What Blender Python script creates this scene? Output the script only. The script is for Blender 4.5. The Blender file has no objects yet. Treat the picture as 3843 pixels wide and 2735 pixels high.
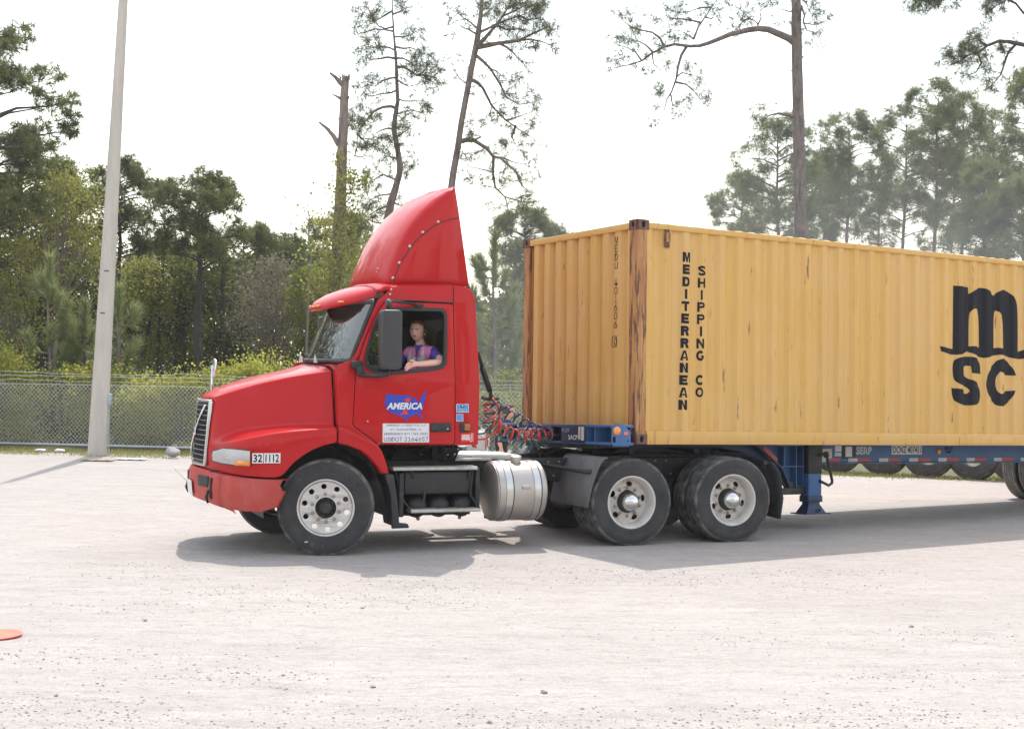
import bpy, bmesh, math, random
import numpy as np
from mathutils import Vector, Matrix
from mathutils.geometry import tessellate_polygon

S = bpy.context.scene
COL = S.collection
rnd = random.Random(11)
rng = np.random.default_rng(11)
R = math.radians

# ------------------------------------------------------------------ camera, sky, sun, exposure
CAM_H, ROLL, FPX = 2.056, 0.0138, 5500.0          # eye height, slight roll, focal length in pixels of a 3843 px wide frame
cd = bpy.data.cameras.new('camera'); cam = bpy.data.objects.new('camera', cd); COL.objects.link(cam)
cd.sensor_width = 36.0; cd.lens = 36.0 * FPX / 3843.0; cd.clip_end = 2000.0; cd.clip_start = 0.1
cr_, sr_ = math.cos(ROLL), math.sin(ROLL)
cam.matrix_world = Matrix(((cr_, -sr_, 0, 0), (0, 0, -1, 0), (sr_, cr_, 0, CAM_H), (0, 0, 0, 1)))
S.camera = cam

SUN_EL, SUN_AZ = R(61.0), R(0.6)                   # behind the lorry, almost straight ahead of the camera
W = bpy.data.worlds.new('World'); S.world = W; W.use_nodes = True
nt = W.node_tree; bg = nt.nodes['Background']
sky = nt.nodes.new('ShaderNodeTexSky'); sky.sky_type = 'NISHITA'; sky.sun_disc = False
sky.sun_elevation = SUN_EL; sky.sun_rotation = SUN_AZ
sky.air_density = 2.0; sky.dust_density = 0.8; sky.ozone_density = 1.0; sky.altitude = 0
hs = nt.nodes.new('ShaderNodeHueSaturation'); hs.inputs['Saturation'].default_value = 0.45
nt.links.new(sky.outputs[0], hs.inputs['Color']); nt.links.new(hs.outputs[0], bg.inputs[0])
bg.inputs[1].default_value = 0.15
sl = bpy.data.lights.new('sun', 'SUN'); so = bpy.data.objects.new('sun', sl); COL.objects.link(so)
sl.energy = 2.0; sl.angle = R(0.6); sl.color = (1.0, 0.95, 0.88)
sdir = Vector((math.sin(SUN_AZ) * math.cos(SUN_EL), math.cos(SUN_AZ) * math.cos(SUN_EL), math.sin(SUN_EL)))
so.rotation_euler = sdir.to_track_quat('Z', 'Y').to_euler()
so.location = (0, 0, 60)
S.view_settings.view_transform = 'Standard'; S.view_settings.look = 'None'
S.view_settings.exposure = 1.02; S.view_settings.gamma = 1.0
S.view_settings.use_curve_mapping = False
S.cycles.max_bounces = 8; S.cycles.transparent_max_bounces = 16

def at(px, py, Y):
    """point at distance Y seen in direction (px, py) of the 3843 x 2735 photograph: used to measure positions off it"""
    dx, dy = px - 1921.5, py - 1367.5
    return Vector(((dx * cr_ + dy * sr_) / FPX * Y, Y, CAM_H - (-dx * sr_ + dy * cr_) / FPX * Y))

def on_ground(px, py):
    d = at(px, py, 1.0) - Vector((0, 0, CAM_H))
    t = -CAM_H / d.z
    return Vector((d.x * t, d.y * t, 0))

# ------------------------------------------------------------------ materials
def nd(t, kind, **kw):
    n = t.nodes.new(kind)
    for k, v in kw.items():
        setattr(n, k, v)
    return n

def M(name, col, rough=0.5, metal=0.0, layers=(), bump=None, coat=0.0, spec=0.5, emit=None, bump2=None, uneven=0.0):
    """procedural material: base colour, noise-masked layers (colour, scale, stretch, lo, hi, strength) and a noise bump"""
    m = bpy.data.materials.new(name); m.use_nodes = True
    t = m.node_tree; b = t.nodes['Principled BSDF']
    b.inputs['Roughness'].default_value = rough; b.inputs['Metallic'].default_value = metal
    b.inputs['Coat Weight'].default_value = coat; b.inputs['Coat Roughness'].default_value = 0.035
    b.inputs['Specular IOR Level'].default_value = spec
    tc = nd(t, 'ShaderNodeTexCoord')
    cur = None
    b.inputs['Base Color'].default_value = (*col, 1)
    for i, (c2, sc, st, lo, hi, k) in enumerate(layers):
        mp = nd(t, 'ShaderNodeMapping'); mp.inputs['Scale'].default_value = st
        mp.inputs['Location'].default_value = (i * 3.7, i * 1.3, i * 2.1)
        t.links.new(tc.outputs['Object'], mp.inputs[0])
        nz = nd(t, 'ShaderNodeTexNoise'); nz.inputs['Scale'].default_value = sc; nz.inputs['Detail'].default_value = 7
        nz.inputs['Roughness'].default_value = 0.62
        t.links.new(mp.outputs[0], nz.inputs['Vector'])
        mr = nd(t, 'ShaderNodeMapRange'); mr.inputs['From Min'].default_value = lo; mr.inputs['From Max'].default_value = hi
        mr.inputs['To Max'].default_value = k
        t.links.new(nz.outputs['Fac'], mr.inputs['Value'])
        mx = nd(t, 'ShaderNodeMix', data_type='RGBA')
        t.links.new(mr.outputs[0], mx.inputs['Factor'])
        if cur is None: mx.inputs['A'].default_value = (*col, 1)
        else: t.links.new(cur, mx.inputs['A'])
        mx.inputs['B'].default_value = (*c2, 1)
        cur = mx.outputs['Result']
    if cur is not None: t.links.new(cur, b.inputs['Base Color'])
    if uneven:
        nz = nd(t, 'ShaderNodeTexNoise'); nz.inputs['Scale'].default_value = 5; nz.inputs['Detail'].default_value = 6
        t.links.new(tc.outputs['Object'], nz.inputs['Vector'])
        mr = nd(t, 'ShaderNodeMapRange'); mr.inputs['From Min'].default_value = .3; mr.inputs['From Max'].default_value = .7
        mr.inputs['To Min'].default_value = max(0, rough - uneven); mr.inputs['To Max'].default_value = rough + uneven
        t.links.new(nz.outputs['Fac'], mr.inputs['Value']); t.links.new(mr.outputs[0], b.inputs['Roughness'])
    prev = None
    for bp in (bump, bump2):
        if not bp: continue
        sc, st, strength = bp
        mp = nd(t, 'ShaderNodeMapping'); mp.inputs['Scale'].default_value = st
        t.links.new(tc.outputs['Object'], mp.inputs[0])
        nz = nd(t, 'ShaderNodeTexNoise'); nz.inputs['Scale'].default_value = sc; nz.inputs['Detail'].default_value = 5
        t.links.new(mp.outputs[0], nz.inputs['Vector'])
        bn = nd(t, 'ShaderNodeBump'); bn.inputs['Strength'].default_value = strength; bn.inputs['Distance'].default_value = 0.02
        t.links.new(nz.outputs['Fac'], bn.inputs['Height'])
        if prev is not None: t.links.new(prev, bn.inputs['Normal'])
        prev = bn.outputs[0]
    if prev is not None: t.links.new(prev, b.inputs['Normal'])
    return m

def leafmat(name, c1, c2, scale=1.2, trans=0.35, c3=None, tcol=None):
    """foliage: two tones by clump and by leaf, part of the light coming through from behind"""
    m = bpy.data.materials.new(name); m.use_nodes = True
    t = m.node_tree; t.nodes.remove(t.nodes['Principled BSDF']); out = t.nodes['Material Output']
    tc = nd(t, 'ShaderNodeTexCoord'); nz = nd(t, 'ShaderNodeTexNoise')
    nz.inputs['Scale'].default_value = scale; nz.inputs['Detail'].default_value = 3
    t.links.new(tc.outputs['Object'], nz.inputs['Vector'])
    ge = nd(t, 'ShaderNodeNewGeometry')
    ad = nd(t, 'ShaderNodeMath', operation='MULTIPLY_ADD'); ad.inputs[1].default_value = 0.45
    t.links.new(ge.outputs['Random Per Island'], ad.inputs[0]); t.links.new(nz.outputs['Fac'], ad.inputs[2])
    mr = nd(t, 'ShaderNodeMapRange'); mr.inputs['From Min'].default_value = 0.4; mr.inputs['From Max'].default_value = 1.0
    t.links.new(ad.outputs[0], mr.inputs['Value'])
    mx = nd(t, 'ShaderNodeMix', data_type='RGBA'); mx.inputs['A'].default_value = (*c1, 1); mx.inputs['B'].default_value = (*c2, 1)
    t.links.new(mr.outputs[0], mx.inputs['Factor'])
    d = nd(t, 'ShaderNodeBsdfPrincipled'); d.inputs['Roughness'].default_value = 0.6; d.inputs['Specular IOR Level'].default_value = 0.12
    tr = nd(t, 'ShaderNodeBsdfTranslucent'); ms = nd(t, 'ShaderNodeMixShader'); ms.inputs[0].default_value = trans
    t.links.new(mx.outputs['Result'], d.inputs['Base Color'])
    if tcol:
        mx2 = nd(t, 'ShaderNodeMix', data_type='RGBA'); mx2.inputs['Factor'].default_value = .6
        t.links.new(mx.outputs['Result'], mx2.inputs['A']); mx2.inputs['B'].default_value = (*tcol, 1)
        t.links.new(mx2.outputs['Result'], tr.inputs['Color'])
    else: t.links.new(mx.outputs['Result'], tr.inputs['Color'])
    t.links.new(d.outputs[0], ms.inputs[1]); t.links.new(tr.outputs[0], ms.inputs[2]); t.links.new(ms.outputs[0], out.inputs[0])
    return m

def glassmat(name, tint, refl=1.0, dirt=0.0):
    """thin pane: tinted see-through mixed with a mirror reflection by angle"""
    m = bpy.data.materials.new(name); m.use_nodes = True
    t = m.node_tree; t.nodes.remove(t.nodes['Principled BSDF']); out = t.nodes['Material Output']
    tp = nd(t, 'ShaderNodeBsdfTransparent'); tp.inputs[0].default_value = (*tint, 1)
    gl = nd(t, 'ShaderNodeBsdfGlossy'); gl.inputs['Roughness'].default_value = 0.02
    fr = nd(t, 'ShaderNodeFresnel'); fr.inputs[0].default_value = 1.5
    mu = nd(t, 'ShaderNodeMath', operation='MULTIPLY'); mu.inputs[1].default_value = 1.7 * refl; mu.use_clamp = True
    t.links.new(fr.outputs[0], mu.inputs[0])
    ms = nd(t, 'ShaderNodeMixShader'); t.links.new(mu.outputs[0], ms.inputs[0])
    t.links.new(tp.outputs[0], ms.inputs[1]); t.links.new(gl.outputs[0], ms.inputs[2])
    last = ms
    if dirt:
        df = nd(t, 'ShaderNodeBsdfDiffuse'); df.inputs[0].default_value = (.55, .53, .5, 1)
        m2 = nd(t, 'ShaderNodeMixShader'); m2.inputs[0].default_value = dirt
        t.links.new(ms.outputs[0], m2.inputs[1]); t.links.new(df.outputs[0], m2.inputs[2]); last = m2
    t.links.new(last.outputs[0], out.inputs[0])
    return m

I3 = (1, 1, 1)
DUST = (.42, .39, .36)
mt = dict(
    red=M('red_paint', (.49, .016, .018), .34, 0, [((.50, .045, .047), 2.2, I3, .5, .75, .3), (DUST, 5, (1, 1, .6), .66, .88, .08)], coat=.28, spec=.08, uneven=.04),
    redfade=M('faded_red_plastic', (.46, .045, .035), .55, 0, [((.5, .12, .1), 3, I3, .45, .75, .5), (DUST, 14, I3, .6, .75, .35)]),
    black=M('black_plastic', (.022, .021, .023), .5, 0, [((.06, .055, .055), 6, I3, .5, .75, .6)]),
    grey=M('mirror_shell_plastic', (.042, .039, .042), .45, 0, [((.055, .05, .054), 3, I3, .45, .7, .5)]),
    rubber=M('rubber_flap', (.035, .035, .038), .7, 0, [(DUST, 5, (1, 1, .5), .48, .8, .4)], bump=(20, I3, .3)),
    fender=M('dusty_black_fender', (.115, .11, .115), .65, 0, [((.19, .18, .175), 5, (1, 1, .5), .42, .72, .7)], bump=(40, (1, 1, .3), .3)),
    frame=M('black_frame_paint', (.018, .018, .019), .55, 0, [((.14, .12, .11), 5, I3, .52, .8, .5)], bump=(14, I3, .25)),
    tyre=M('tyre_rubber', (.024, .023, .025), .65, 0, [((.065, .061, .062), 3, I3, .4, .7, .7), (DUST, 22, I3, .6, .8, .2)], bump=(45, I3, .15)),
    tread=M('worn_dusty_tread', (.04, .038, .04), .8, 0, [((.19, .178, .168), 9, I3, .38, .66, .9)], bump=(60, I3, .5)),
    treaddust=M('dusty_trailer_tread', (.17, .16, .155), .85, 0, [((.30, .28, .265), 9, I3, .38, .66, .8)], bump=(60, I3, .5)),
    alu=M('cast_aluminium_wheel', (.66, .62, .6), .42, .55, [((.28, .25, .24), 7, I3, .5, .75, .5), ((.5, .45, .42), 40, I3, .5, .7, .3)]),
    nut=M('rusty_nut', (.42, .37, .31), .45, .6, [((.2, .12, .07), 30, I3, .5, .7, .8)]),
    rimw=M('white_painted_steel_wheel', (.66, .61, .57), .5, 0, [((.33, .27, .23), 6, I3, .5, .72, .6), ((.2, .08, .04), 14, I3, .66, .74, .8)]),
    chrome=M('chrome', (.72, .71, .70), .2, 1.0, [((.5, .46, .42), 9, I3, .5, .8, .5)]),
    tank=M('brushed_aluminium_tank', (.50, .455, .42), .44, .75, [((.44, .4, .37), 4, (.4, 1, 1), .4, .75, .7)], bump=(60, (.15, 1, 1), .12)),
    bar=M('dull_grille_bar', (.30, .30, .31), .4, .6),
    strap=M('polished_strap', (.62, .6, .58), .3, .9),
    deck=M('aluminium_deck_plate', (.55, .52, .49), .5, .5, [((.3, .27, .25), 5, I3, .45, .7, .7)]),
    yellow=M('yellow_container_paint', (.67, .385, .095), .5, 0, [((.67, .40, .15), 1.1, (2.5, 2.5, .25), .4, .66, .7), ((.5, .28, .09), 4, (3, 3, .12), .55, .76, .45), ((.71, .43, .18), .9, I3, .5, .7, .4), ((.17, .06, .025), 6, (2.4, 2.4, .28), .648, .69, .9), ((.3, .13, .05), 2.6, (3, 3, .22), .63, .75, .6), ((.36, .19, .07), 11, (1.2, 1.2, .5), .66, .72, .7), ((.74, .48, .22), 1.7, (2.2, 2.2, .9), .56, .60, .22), ((.35, .27, .2), 26, (1, 1, .4), .66, .74, .3)], bump=(1.6, I3, .12)),
    ycorner=M('rusted_yellow_post', (.55, .29, .09), .6, 0, [((.36, .15, .055), 4, (2.5, 2.5, .35), .36, .58, .9), ((.12, .048, .035), 6, (3, 3, .35), .50, .57, .95)], bump=(12, (1, 1, .4), .25)),
    rust=M('rusted_casting', (.15, .075, .055), .7, 0, [((.28, .13, .07), 9, I3, .48, .7, .7), ((.06, .04, .035), 16, I3, .55, .7, .7)], bump=(18, I3, .3)),
    ink=M('black_lettering_paint', (.014, .013, .019), .65, 0, spec=.2, layers=[((.12, .09, .06), 9, (2, 2, .35), .62, .74, .6)]),
    blue=M('blue_chassis_paint', (.045, .125, .30), .5, 0, [((.07, .15, .31), 3, I3, .42, .7, .6), ((.03, .035, .05), 6, I3, .55, .75, .6), ((.16, .07, .04), 12, I3, .66, .74, .9)], bump=(10, I3, .12)),
    bluedark=M('grimy_blue_paint', (.02, .04, .105), .5, 0, [((.02, .02, .025), 4, I3, .45, .7, .8), ((.09, .11, .16), 9, I3, .6, .75, .4)]),
    yellowtag=M('yellow_tape', (.6, .38, .07), .5),
    white=M('white_sticker', (.74, .73, .74), .45, 0, [((.55, .53, .52), 8, I3, .5, .75, .5)]),
    grime=M('dirty_white_plate', (.6, .58, .56), .5, 0, [((.35, .33, .3), 8, I3, .45, .7, .7)]),
    navy=M('navy_lettering', (.045, .045, .2), .5),
    mapblue=M('blue_map_print', (.02, .05, .45), .4, coat=.4),
    printred=M('red_print', (.75, .03, .025), .4, coat=.4),
    skyblue=M('light_blue_sticker', (.08, .27, .6), .4, 0, [((.25, .5, .75), 30, I3, .5, .6, .5)]),
    tapered=M('red_reflective_tape', (.5, .03, .03), .35, 0, [((.3, .06, .05), 6, I3, .45, .7, .6)]),
    tapewhite=M('white_reflective_tape', (.62, .62, .63), .35, 0, [((.4, .4, .42), 6, I3, .45, .7, .6)]),
    amber=M('amber_lens', (.85, .28, .02), .2, 0, coat=1.0),
    amberdark=M('dull_amber_lens', (.35, .13, .015), .25, 0, coat=.6),
    lampred=M('red_lens', (.5, .02, .02), .2, 0, coat=.8),
    lens=M('headlight_inside', (.92, .92, .94), .3, .0, [((.8, .8, .8), 8, I3, .4, .7, .8)]),
    glass=glassmat('side_glass', (.55, .6, .58)),
    dustyglass=glassmat('dusty_rear_glass', (.75, .8, .78), 1.0, .42),
    windscreen=glassmat('windscreen_glass', (.42, .48, .47), 1.15, .03),
    clear=glassmat('clear_lens', (.97, .97, .98), .9, .12),
    mirror=M('mirror_glass', (.75, .78, .8), .03, 1.0),
    interior=M('dark_cab_lining', (.05, .045, .042), .75, 0, [((.09, .08, .075), 6, I3, .45, .7, .5)]),
    seat=M('seat_cloth', (.028, .028, .03), .9, 0, bump=(60, I3, .2)),
    hosered=M('red_air_hose', (.62, .07, .05), .35, coat=.3),
    hosegreen=M('green_air_hose', (.03, .10, .09), .35, coat=.3),
    hoseblue=M('dark_blue_cable', (.025, .035, .09), .35, coat=.3),
    concrete=M('pale_concrete', (.54, .49, .44), .85, 0, [((.38, .36, .33), 3, (2, 2, .3), .42, .7, .7), ((.58, .55, .5), 30, I3, .5, .7, .5), ((.3, .13, .06), 9, (4, 4, .7), .7, .76, .7)], bump=(25, I3, .25)),
    galv=M('galvanised_pipe', (.36, .39, .44), .45, .5, [((.5, .52, .55), 9, I3, .45, .7, .6)]),
    wire=M('galvanised_wire', (.78, .78, .78), .5, .1),
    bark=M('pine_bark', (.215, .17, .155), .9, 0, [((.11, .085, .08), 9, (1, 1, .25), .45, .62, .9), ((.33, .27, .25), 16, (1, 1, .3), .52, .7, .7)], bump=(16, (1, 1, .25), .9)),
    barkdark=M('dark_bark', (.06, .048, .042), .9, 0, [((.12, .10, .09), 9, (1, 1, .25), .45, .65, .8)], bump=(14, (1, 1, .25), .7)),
    deadwood=M('bare_dead_wood', (.26, .205, .18), .9, 0, [((.12, .095, .085), 9, (1, 1, .16), .45, .62, .9), ((.34, .28, .24), 14, (1, 1, .2), .55, .7, .7)], bump=(18, (1, 1, .15), .9)),
    twig=M('grey_twig', (.22, .19, .165), .9),
    stone=M('pale_stone', (.40, .375, .36), .85, 0, [((.27, .25, .24), 7, I3, .45, .7, .8)], bump=(12, I3, .5)),
    skin=M('skin', (.80, .46, .35), .5, 0, [((.76, .40, .31), 14, I3, .45, .7, .5)]),
    lips=M('lips', (.38, .14, .12), .5), eyewhite=M('eye', (.35, .33, .32), .3), iris=M('iris', (.03, .025, .02), .2), brow=M('eyebrow', (.13, .07, .04), .8),
    hair=M('auburn_hair', (.15, .062, .03), .5, 0, [((.25, .12, .06), 22, (1, 1, .2), .45, .65, .8)], bump=(50, (1, 1, .15), .5)),
    hairdark=M('dark_brown_hair', (.06, .035, .025), .5, 0, [((.13, .08, .055), 22, (1, 1, .2), .45, .65, .7)]),
    purple=M('purple_shirt', (.11, .07, .42), .85, bump=(12, I3, .4)),
    pink=M('pink_safety_cloth', (.95, .26, .55), .7), silver=M('reflective_silver_cloth', (.78, .78, .80), .4),
    blackcloth=M('black_cloth', (.02, .02, .023), .85, bump=(14, I3, .4)), bluecloth=M('blue_collar', (.04, .05, .16), .8),
    carpaint=M('silver_car_paint', (.55, .57, .6), .3, .3, [(DUST, 5, I3, .5, .8, .3)], coat=.6),
    plasticorange=M('orange_plastic', (.85, .17, .10), .55),
    earth=M('litter', (.2, .18, .1), .9),
)

# ------------------------------------------------------------------ mesh helpers
class MB:
    def __init__(s): s.v = []; s.f = []; s.m = []
    def add(s, vs, fs, mi=0):
        o = len(s.v); s.v += [tuple(v) for v in vs]; s.f += [tuple(o + i for i in f) for f in fs]; s.m += [mi] * len(fs); return s
    def box(s, c, d, rot=None, mi=0):
        vs = []
        for x in (-.5, .5):
            for y in (-.5, .5):
                for z in (-.5, .5):
                    p = Vector((x * d[0], y * d[1], z * d[2]))
                    if rot is not None: p = rot @ p
                    vs.append(p + Vector(c))
        return s.add(vs, [(0, 1, 3, 2), (4, 6, 7, 5), (0, 4, 5, 1), (2, 3, 7, 6), (0, 2, 6, 4), (1, 5, 7, 3)], mi)
    def bar(s, a, b, w, h, mi=0):
        a, b = Vector(a), Vector(b); d = b - a
        q = d.to_track_quat('X', 'Z').to_matrix()
        return s.box((a + b) / 2, (d.length, w, h), q, mi)
    def tube(s, pts, rad, n=8, caps=True, mi=0):
        pts = [Vector(p) for p in pts]; k = len(pts)
        if not hasattr(rad, '__len__'): rad = [rad] * k
        vs = []; ref = None
        for i, p in enumerate(pts):
            d = (pts[min(i + 1, k - 1)] - pts[max(i - 1, 0)])
            if d.length < 1e-9: d = Vector((0, 0, 1))
            d.normalize()
            if ref is None: ref = d.orthogonal().normalized()
            u = ref - d * ref.dot(d)
            if u.length < 1e-5: u = d.orthogonal()
            u.normalize(); w = d.cross(u); ref = u
            for j in range(n):
                a = 2 * math.pi * j / n
                vs.append(p + (u * math.cos(a) + w * math.sin(a)) * rad[i])
        fs = [(i * n + j, i * n + (j + 1) % n, (i + 1) * n + (j + 1) % n, (i + 1) * n + j) for i in range(k - 1) for j in range(n)]
        if caps: fs += [tuple(range(n - 1, -1, -1)), tuple((k - 1) * n + j for j in range(n))]
        return s.add(vs, fs, mi)
    def lathe(s, prof, o, axis, n=32, closed=False, mi=0):
        """revolve (radius, offset along axis) pairs about the axis through o"""
        ax = Vector(axis).normalized(); u = ax.orthogonal().normalized(); w = ax.cross(u); o = Vector(o); k = len(prof)
        vs = [o + ax * h + (u * math.cos(2 * math.pi * j / n) + w * math.sin(2 * math.pi * j / n)) * r for r, h in prof for j in range(n)]
        kk = k if closed else k - 1
        fs = [(i * n + j, i * n + (j + 1) % n, ((i + 1) % k) * n + (j + 1) % n, ((i + 1) % k) * n + j) for i in range(kk) for j in range(n)]
        return s.add(vs, fs, mi)
    def prism(s, poly, y0, y1, holes=(), mi=0, fn=None):
        """extrude an x-z outline (with holes) from y0 to y1"""
        loops = [list(poly)] + [list(h) for h in holes]
        flat = [p for l in loops for p in l]; n = len(flat)
        tris = tessellate_polygon([[Vector((p[0], p[1], 0)) for p in l] for l in loops])
        vs = [(p[0], y0, p[1]) for p in flat] + [(p[0], y1, p[1]) for p in flat]
        fs = [tuple(t) for t in tris] + [tuple(n + i for i in reversed(t)) for t in tris]
        o = 0
        for l in loops:
            for i in range(len(l)):
                a, b = o + i, o + (i + 1) % len(l); fs.append((a, b, b + n, a + n))
            o += len(l)
        if fn: vs = [fn(*v) for v in vs]
        return s.add(vs, fs, mi)
    def loft(s, secs, mi=0, closed=False, caps=False):
        n = len(secs[0]); vs = [p for q in secs for p in q]; k = len(secs)
        fs = []
        for i in range(k - 1):
            for j in range(n if closed else n - 1):
                fs.append((i * n + j, i * n + (j + 1) % n, (i + 1) * n + (j + 1) % n, (i + 1) * n + j))
        if caps: fs += [tuple(range(n)), tuple((k - 1) * n + j for j in range(n))][::1]
        return s.add(vs, fs, mi)
    def build(s, name, mats, parent=None, smooth=False, bevel=0, seg=2, subsurf=0, weld=False, angle=None, solid=0):
        me = bpy.data.meshes.new(name); me.from_pydata(s.v, [], s.f)
        if not isinstance(mats, (list, tuple)): mats = [mats]
        for m in mats: me.materials.append(m)
        if len(mats) > 1: me.polygons.foreach_set('material_index', s.m)
        bm = bmesh.new(); bm.from_mesh(me)
        if weld: bmesh.ops.remove_doubles(bm, verts=bm.verts, dist=.0008)
        bmesh.ops.recalc_face_normals(bm, faces=bm.faces)
        bm.to_mesh(me); bm.free()
        if smooth or angle:
            me.polygons.foreach_set('use_smooth', [True] * len(me.polygons))
            if angle and hasattr(me, 'set_sharp_from_angle'): me.set_sharp_from_angle(angle=R(angle))
        me.update()
        ob = bpy.data.objects.new(name, me); COL.objects.link(ob)
        if parent is not None: ob.parent = parent
        if solid:
            md = ob.modifiers.new('solid', 'SOLIDIFY'); md.thickness = solid; md.offset = -1
        if bevel:
            md = ob.modifiers.new('bevel', 'BEVEL'); md.width = bevel; md.segments = seg; md.limit_method = 'ANGLE'; md.angle_limit = R(35)
            me.polygons.foreach_set('use_smooth', [True] * len(me.polygons))
            if hasattr(me, 'set_sharp_from_angle'): md.harden_normals = False
        if subsurf:
            md = ob.modifiers.new('sub', 'SUBSURF'); md.levels = md.render_levels = subsurf
            me.polygons.foreach_set('use_smooth', [True] * len(me.polygons))
        return ob

def empty(name, parent=None, mw=None):
    o = bpy.data.objects.new(name, None); COL.objects.link(o); o.empty_display_size = .2
    if parent is not None: o.parent = parent
    if mw is not None: o.matrix_world = mw
    return o

def tag(o, label, cat=None, group=None, kind=None):
    if label: o['label'] = label
    if cat: o['category'] = cat
    if group: o['group'] = group
    if kind: o['kind'] = kind
    return o

def struct(o):
    o['kind'] = 'structure'; return o

def dup(o, parent=None, mat=None):
    """copy a thing or part with everything under it (mesh data shared)"""
    c = o.copy(); COL.objects.link(c)
    if parent is not None: c.parent = parent
    if mat is not None: c.matrix_local = mat
    for ch in o.children: dup(ch, c)
    return c

def fastmesh(name, verts, tris, mat, parent=None, smooth=False):
    """big triangle soups from numpy arrays"""
    me = bpy.data.meshes.new(name); nv, nf = len(verts), len(tris)
    me.vertices.add(nv); me.vertices.foreach_set('co', np.ascontiguousarray(verts, dtype=np.float32).ravel())
    me.loops.add(nf * 3); me.loops.foreach_set('vertex_index', np.ascontiguousarray(tris, dtype=np.int32).ravel())
    me.polygons.add(nf); me.polygons.foreach_set('loop_start', np.arange(0, nf * 3, 3, dtype=np.int32))
    me.materials.append(mat); me.update(calc_edges=True); me.validate()
    ob = bpy.data.objects.new(name, me); COL.objects.link(ob)
    if parent is not None: ob.parent = parent
    return ob

try:   # the sans-serif that ships with Blender; the built-in font otherwise
    import os
    FONT = bpy.data.fonts.load(os.path.join(bpy.utils.system_resource('DATAFILES', path='fonts'), 'Inter.woff2'))
except Exception:
    FONT = None
def text_mesh(txt, size, bold=0.0, shear=0.0, width=1.0, align='CENTER', spacing=1.0):
    """lettering as a flat mesh in x-y, centred on the origin"""
    cu = bpy.data.curves.new('lettering', 'FONT'); cu.body = txt; cu.size = size; cu.offset = bold
    if FONT and bold == 0: cu.font = FONT
    cu.shear = shear
    cu.align_x = align; cu.align_y = 'CENTER'; cu.space_character = spacing; cu.resolution_u = 3
    cu.extrude = 0.0
    o = bpy.data.objects.new('lettering', cu); COL.objects.link(o)
    dg = bpy.context.evaluated_depsgraph_get(); dg.update()
    me = bpy.data.meshes.new_from_object(o.evaluated_get(dg))
    bpy.data.objects.remove(o); bpy.data.curves.remove(cu)
    bm = bmesh.new(); bm.from_mesh(me)
    for v in bm.verts: v.co.x *= width
    bm.to_mesh(me); bm.free()
    me.materials.clear()
    return me

def text(txt, size, mat, parent, o, right, up, name='lettering', fit=None, **kw):
    """lettering laid on a surface: o centre, right and up directions; fit = (width, height) scales to that size"""
    me = text_mesh(txt, size, **kw); me.materials.append(mat)
    r, u = Vector(right).normalized(), Vector(up).normalized()
    co = np.array([v.co[:] for v in me.vertices])
    lo, hi = co.min(0), co.max(0); cx, cy = (lo[0] + hi[0]) / 2, (lo[1] + hi[1]) / 2
    sx = fit[0] / (hi[0] - lo[0]) if fit and fit[0] else 1.0
    sy = fit[1] / (hi[1] - lo[1]) if fit and fit[1] else sx if fit else 1.0
    if fit and not fit[0]: sx = sy
    for v in me.vertices:
        v.co = Vector(o) + r * ((v.co.x - cx) * sx) + u * ((v.co.y - cy) * sy)
    ob = bpy.data.objects.new(name, me); COL.objects.link(ob); ob.parent = parent
    return ob

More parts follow.
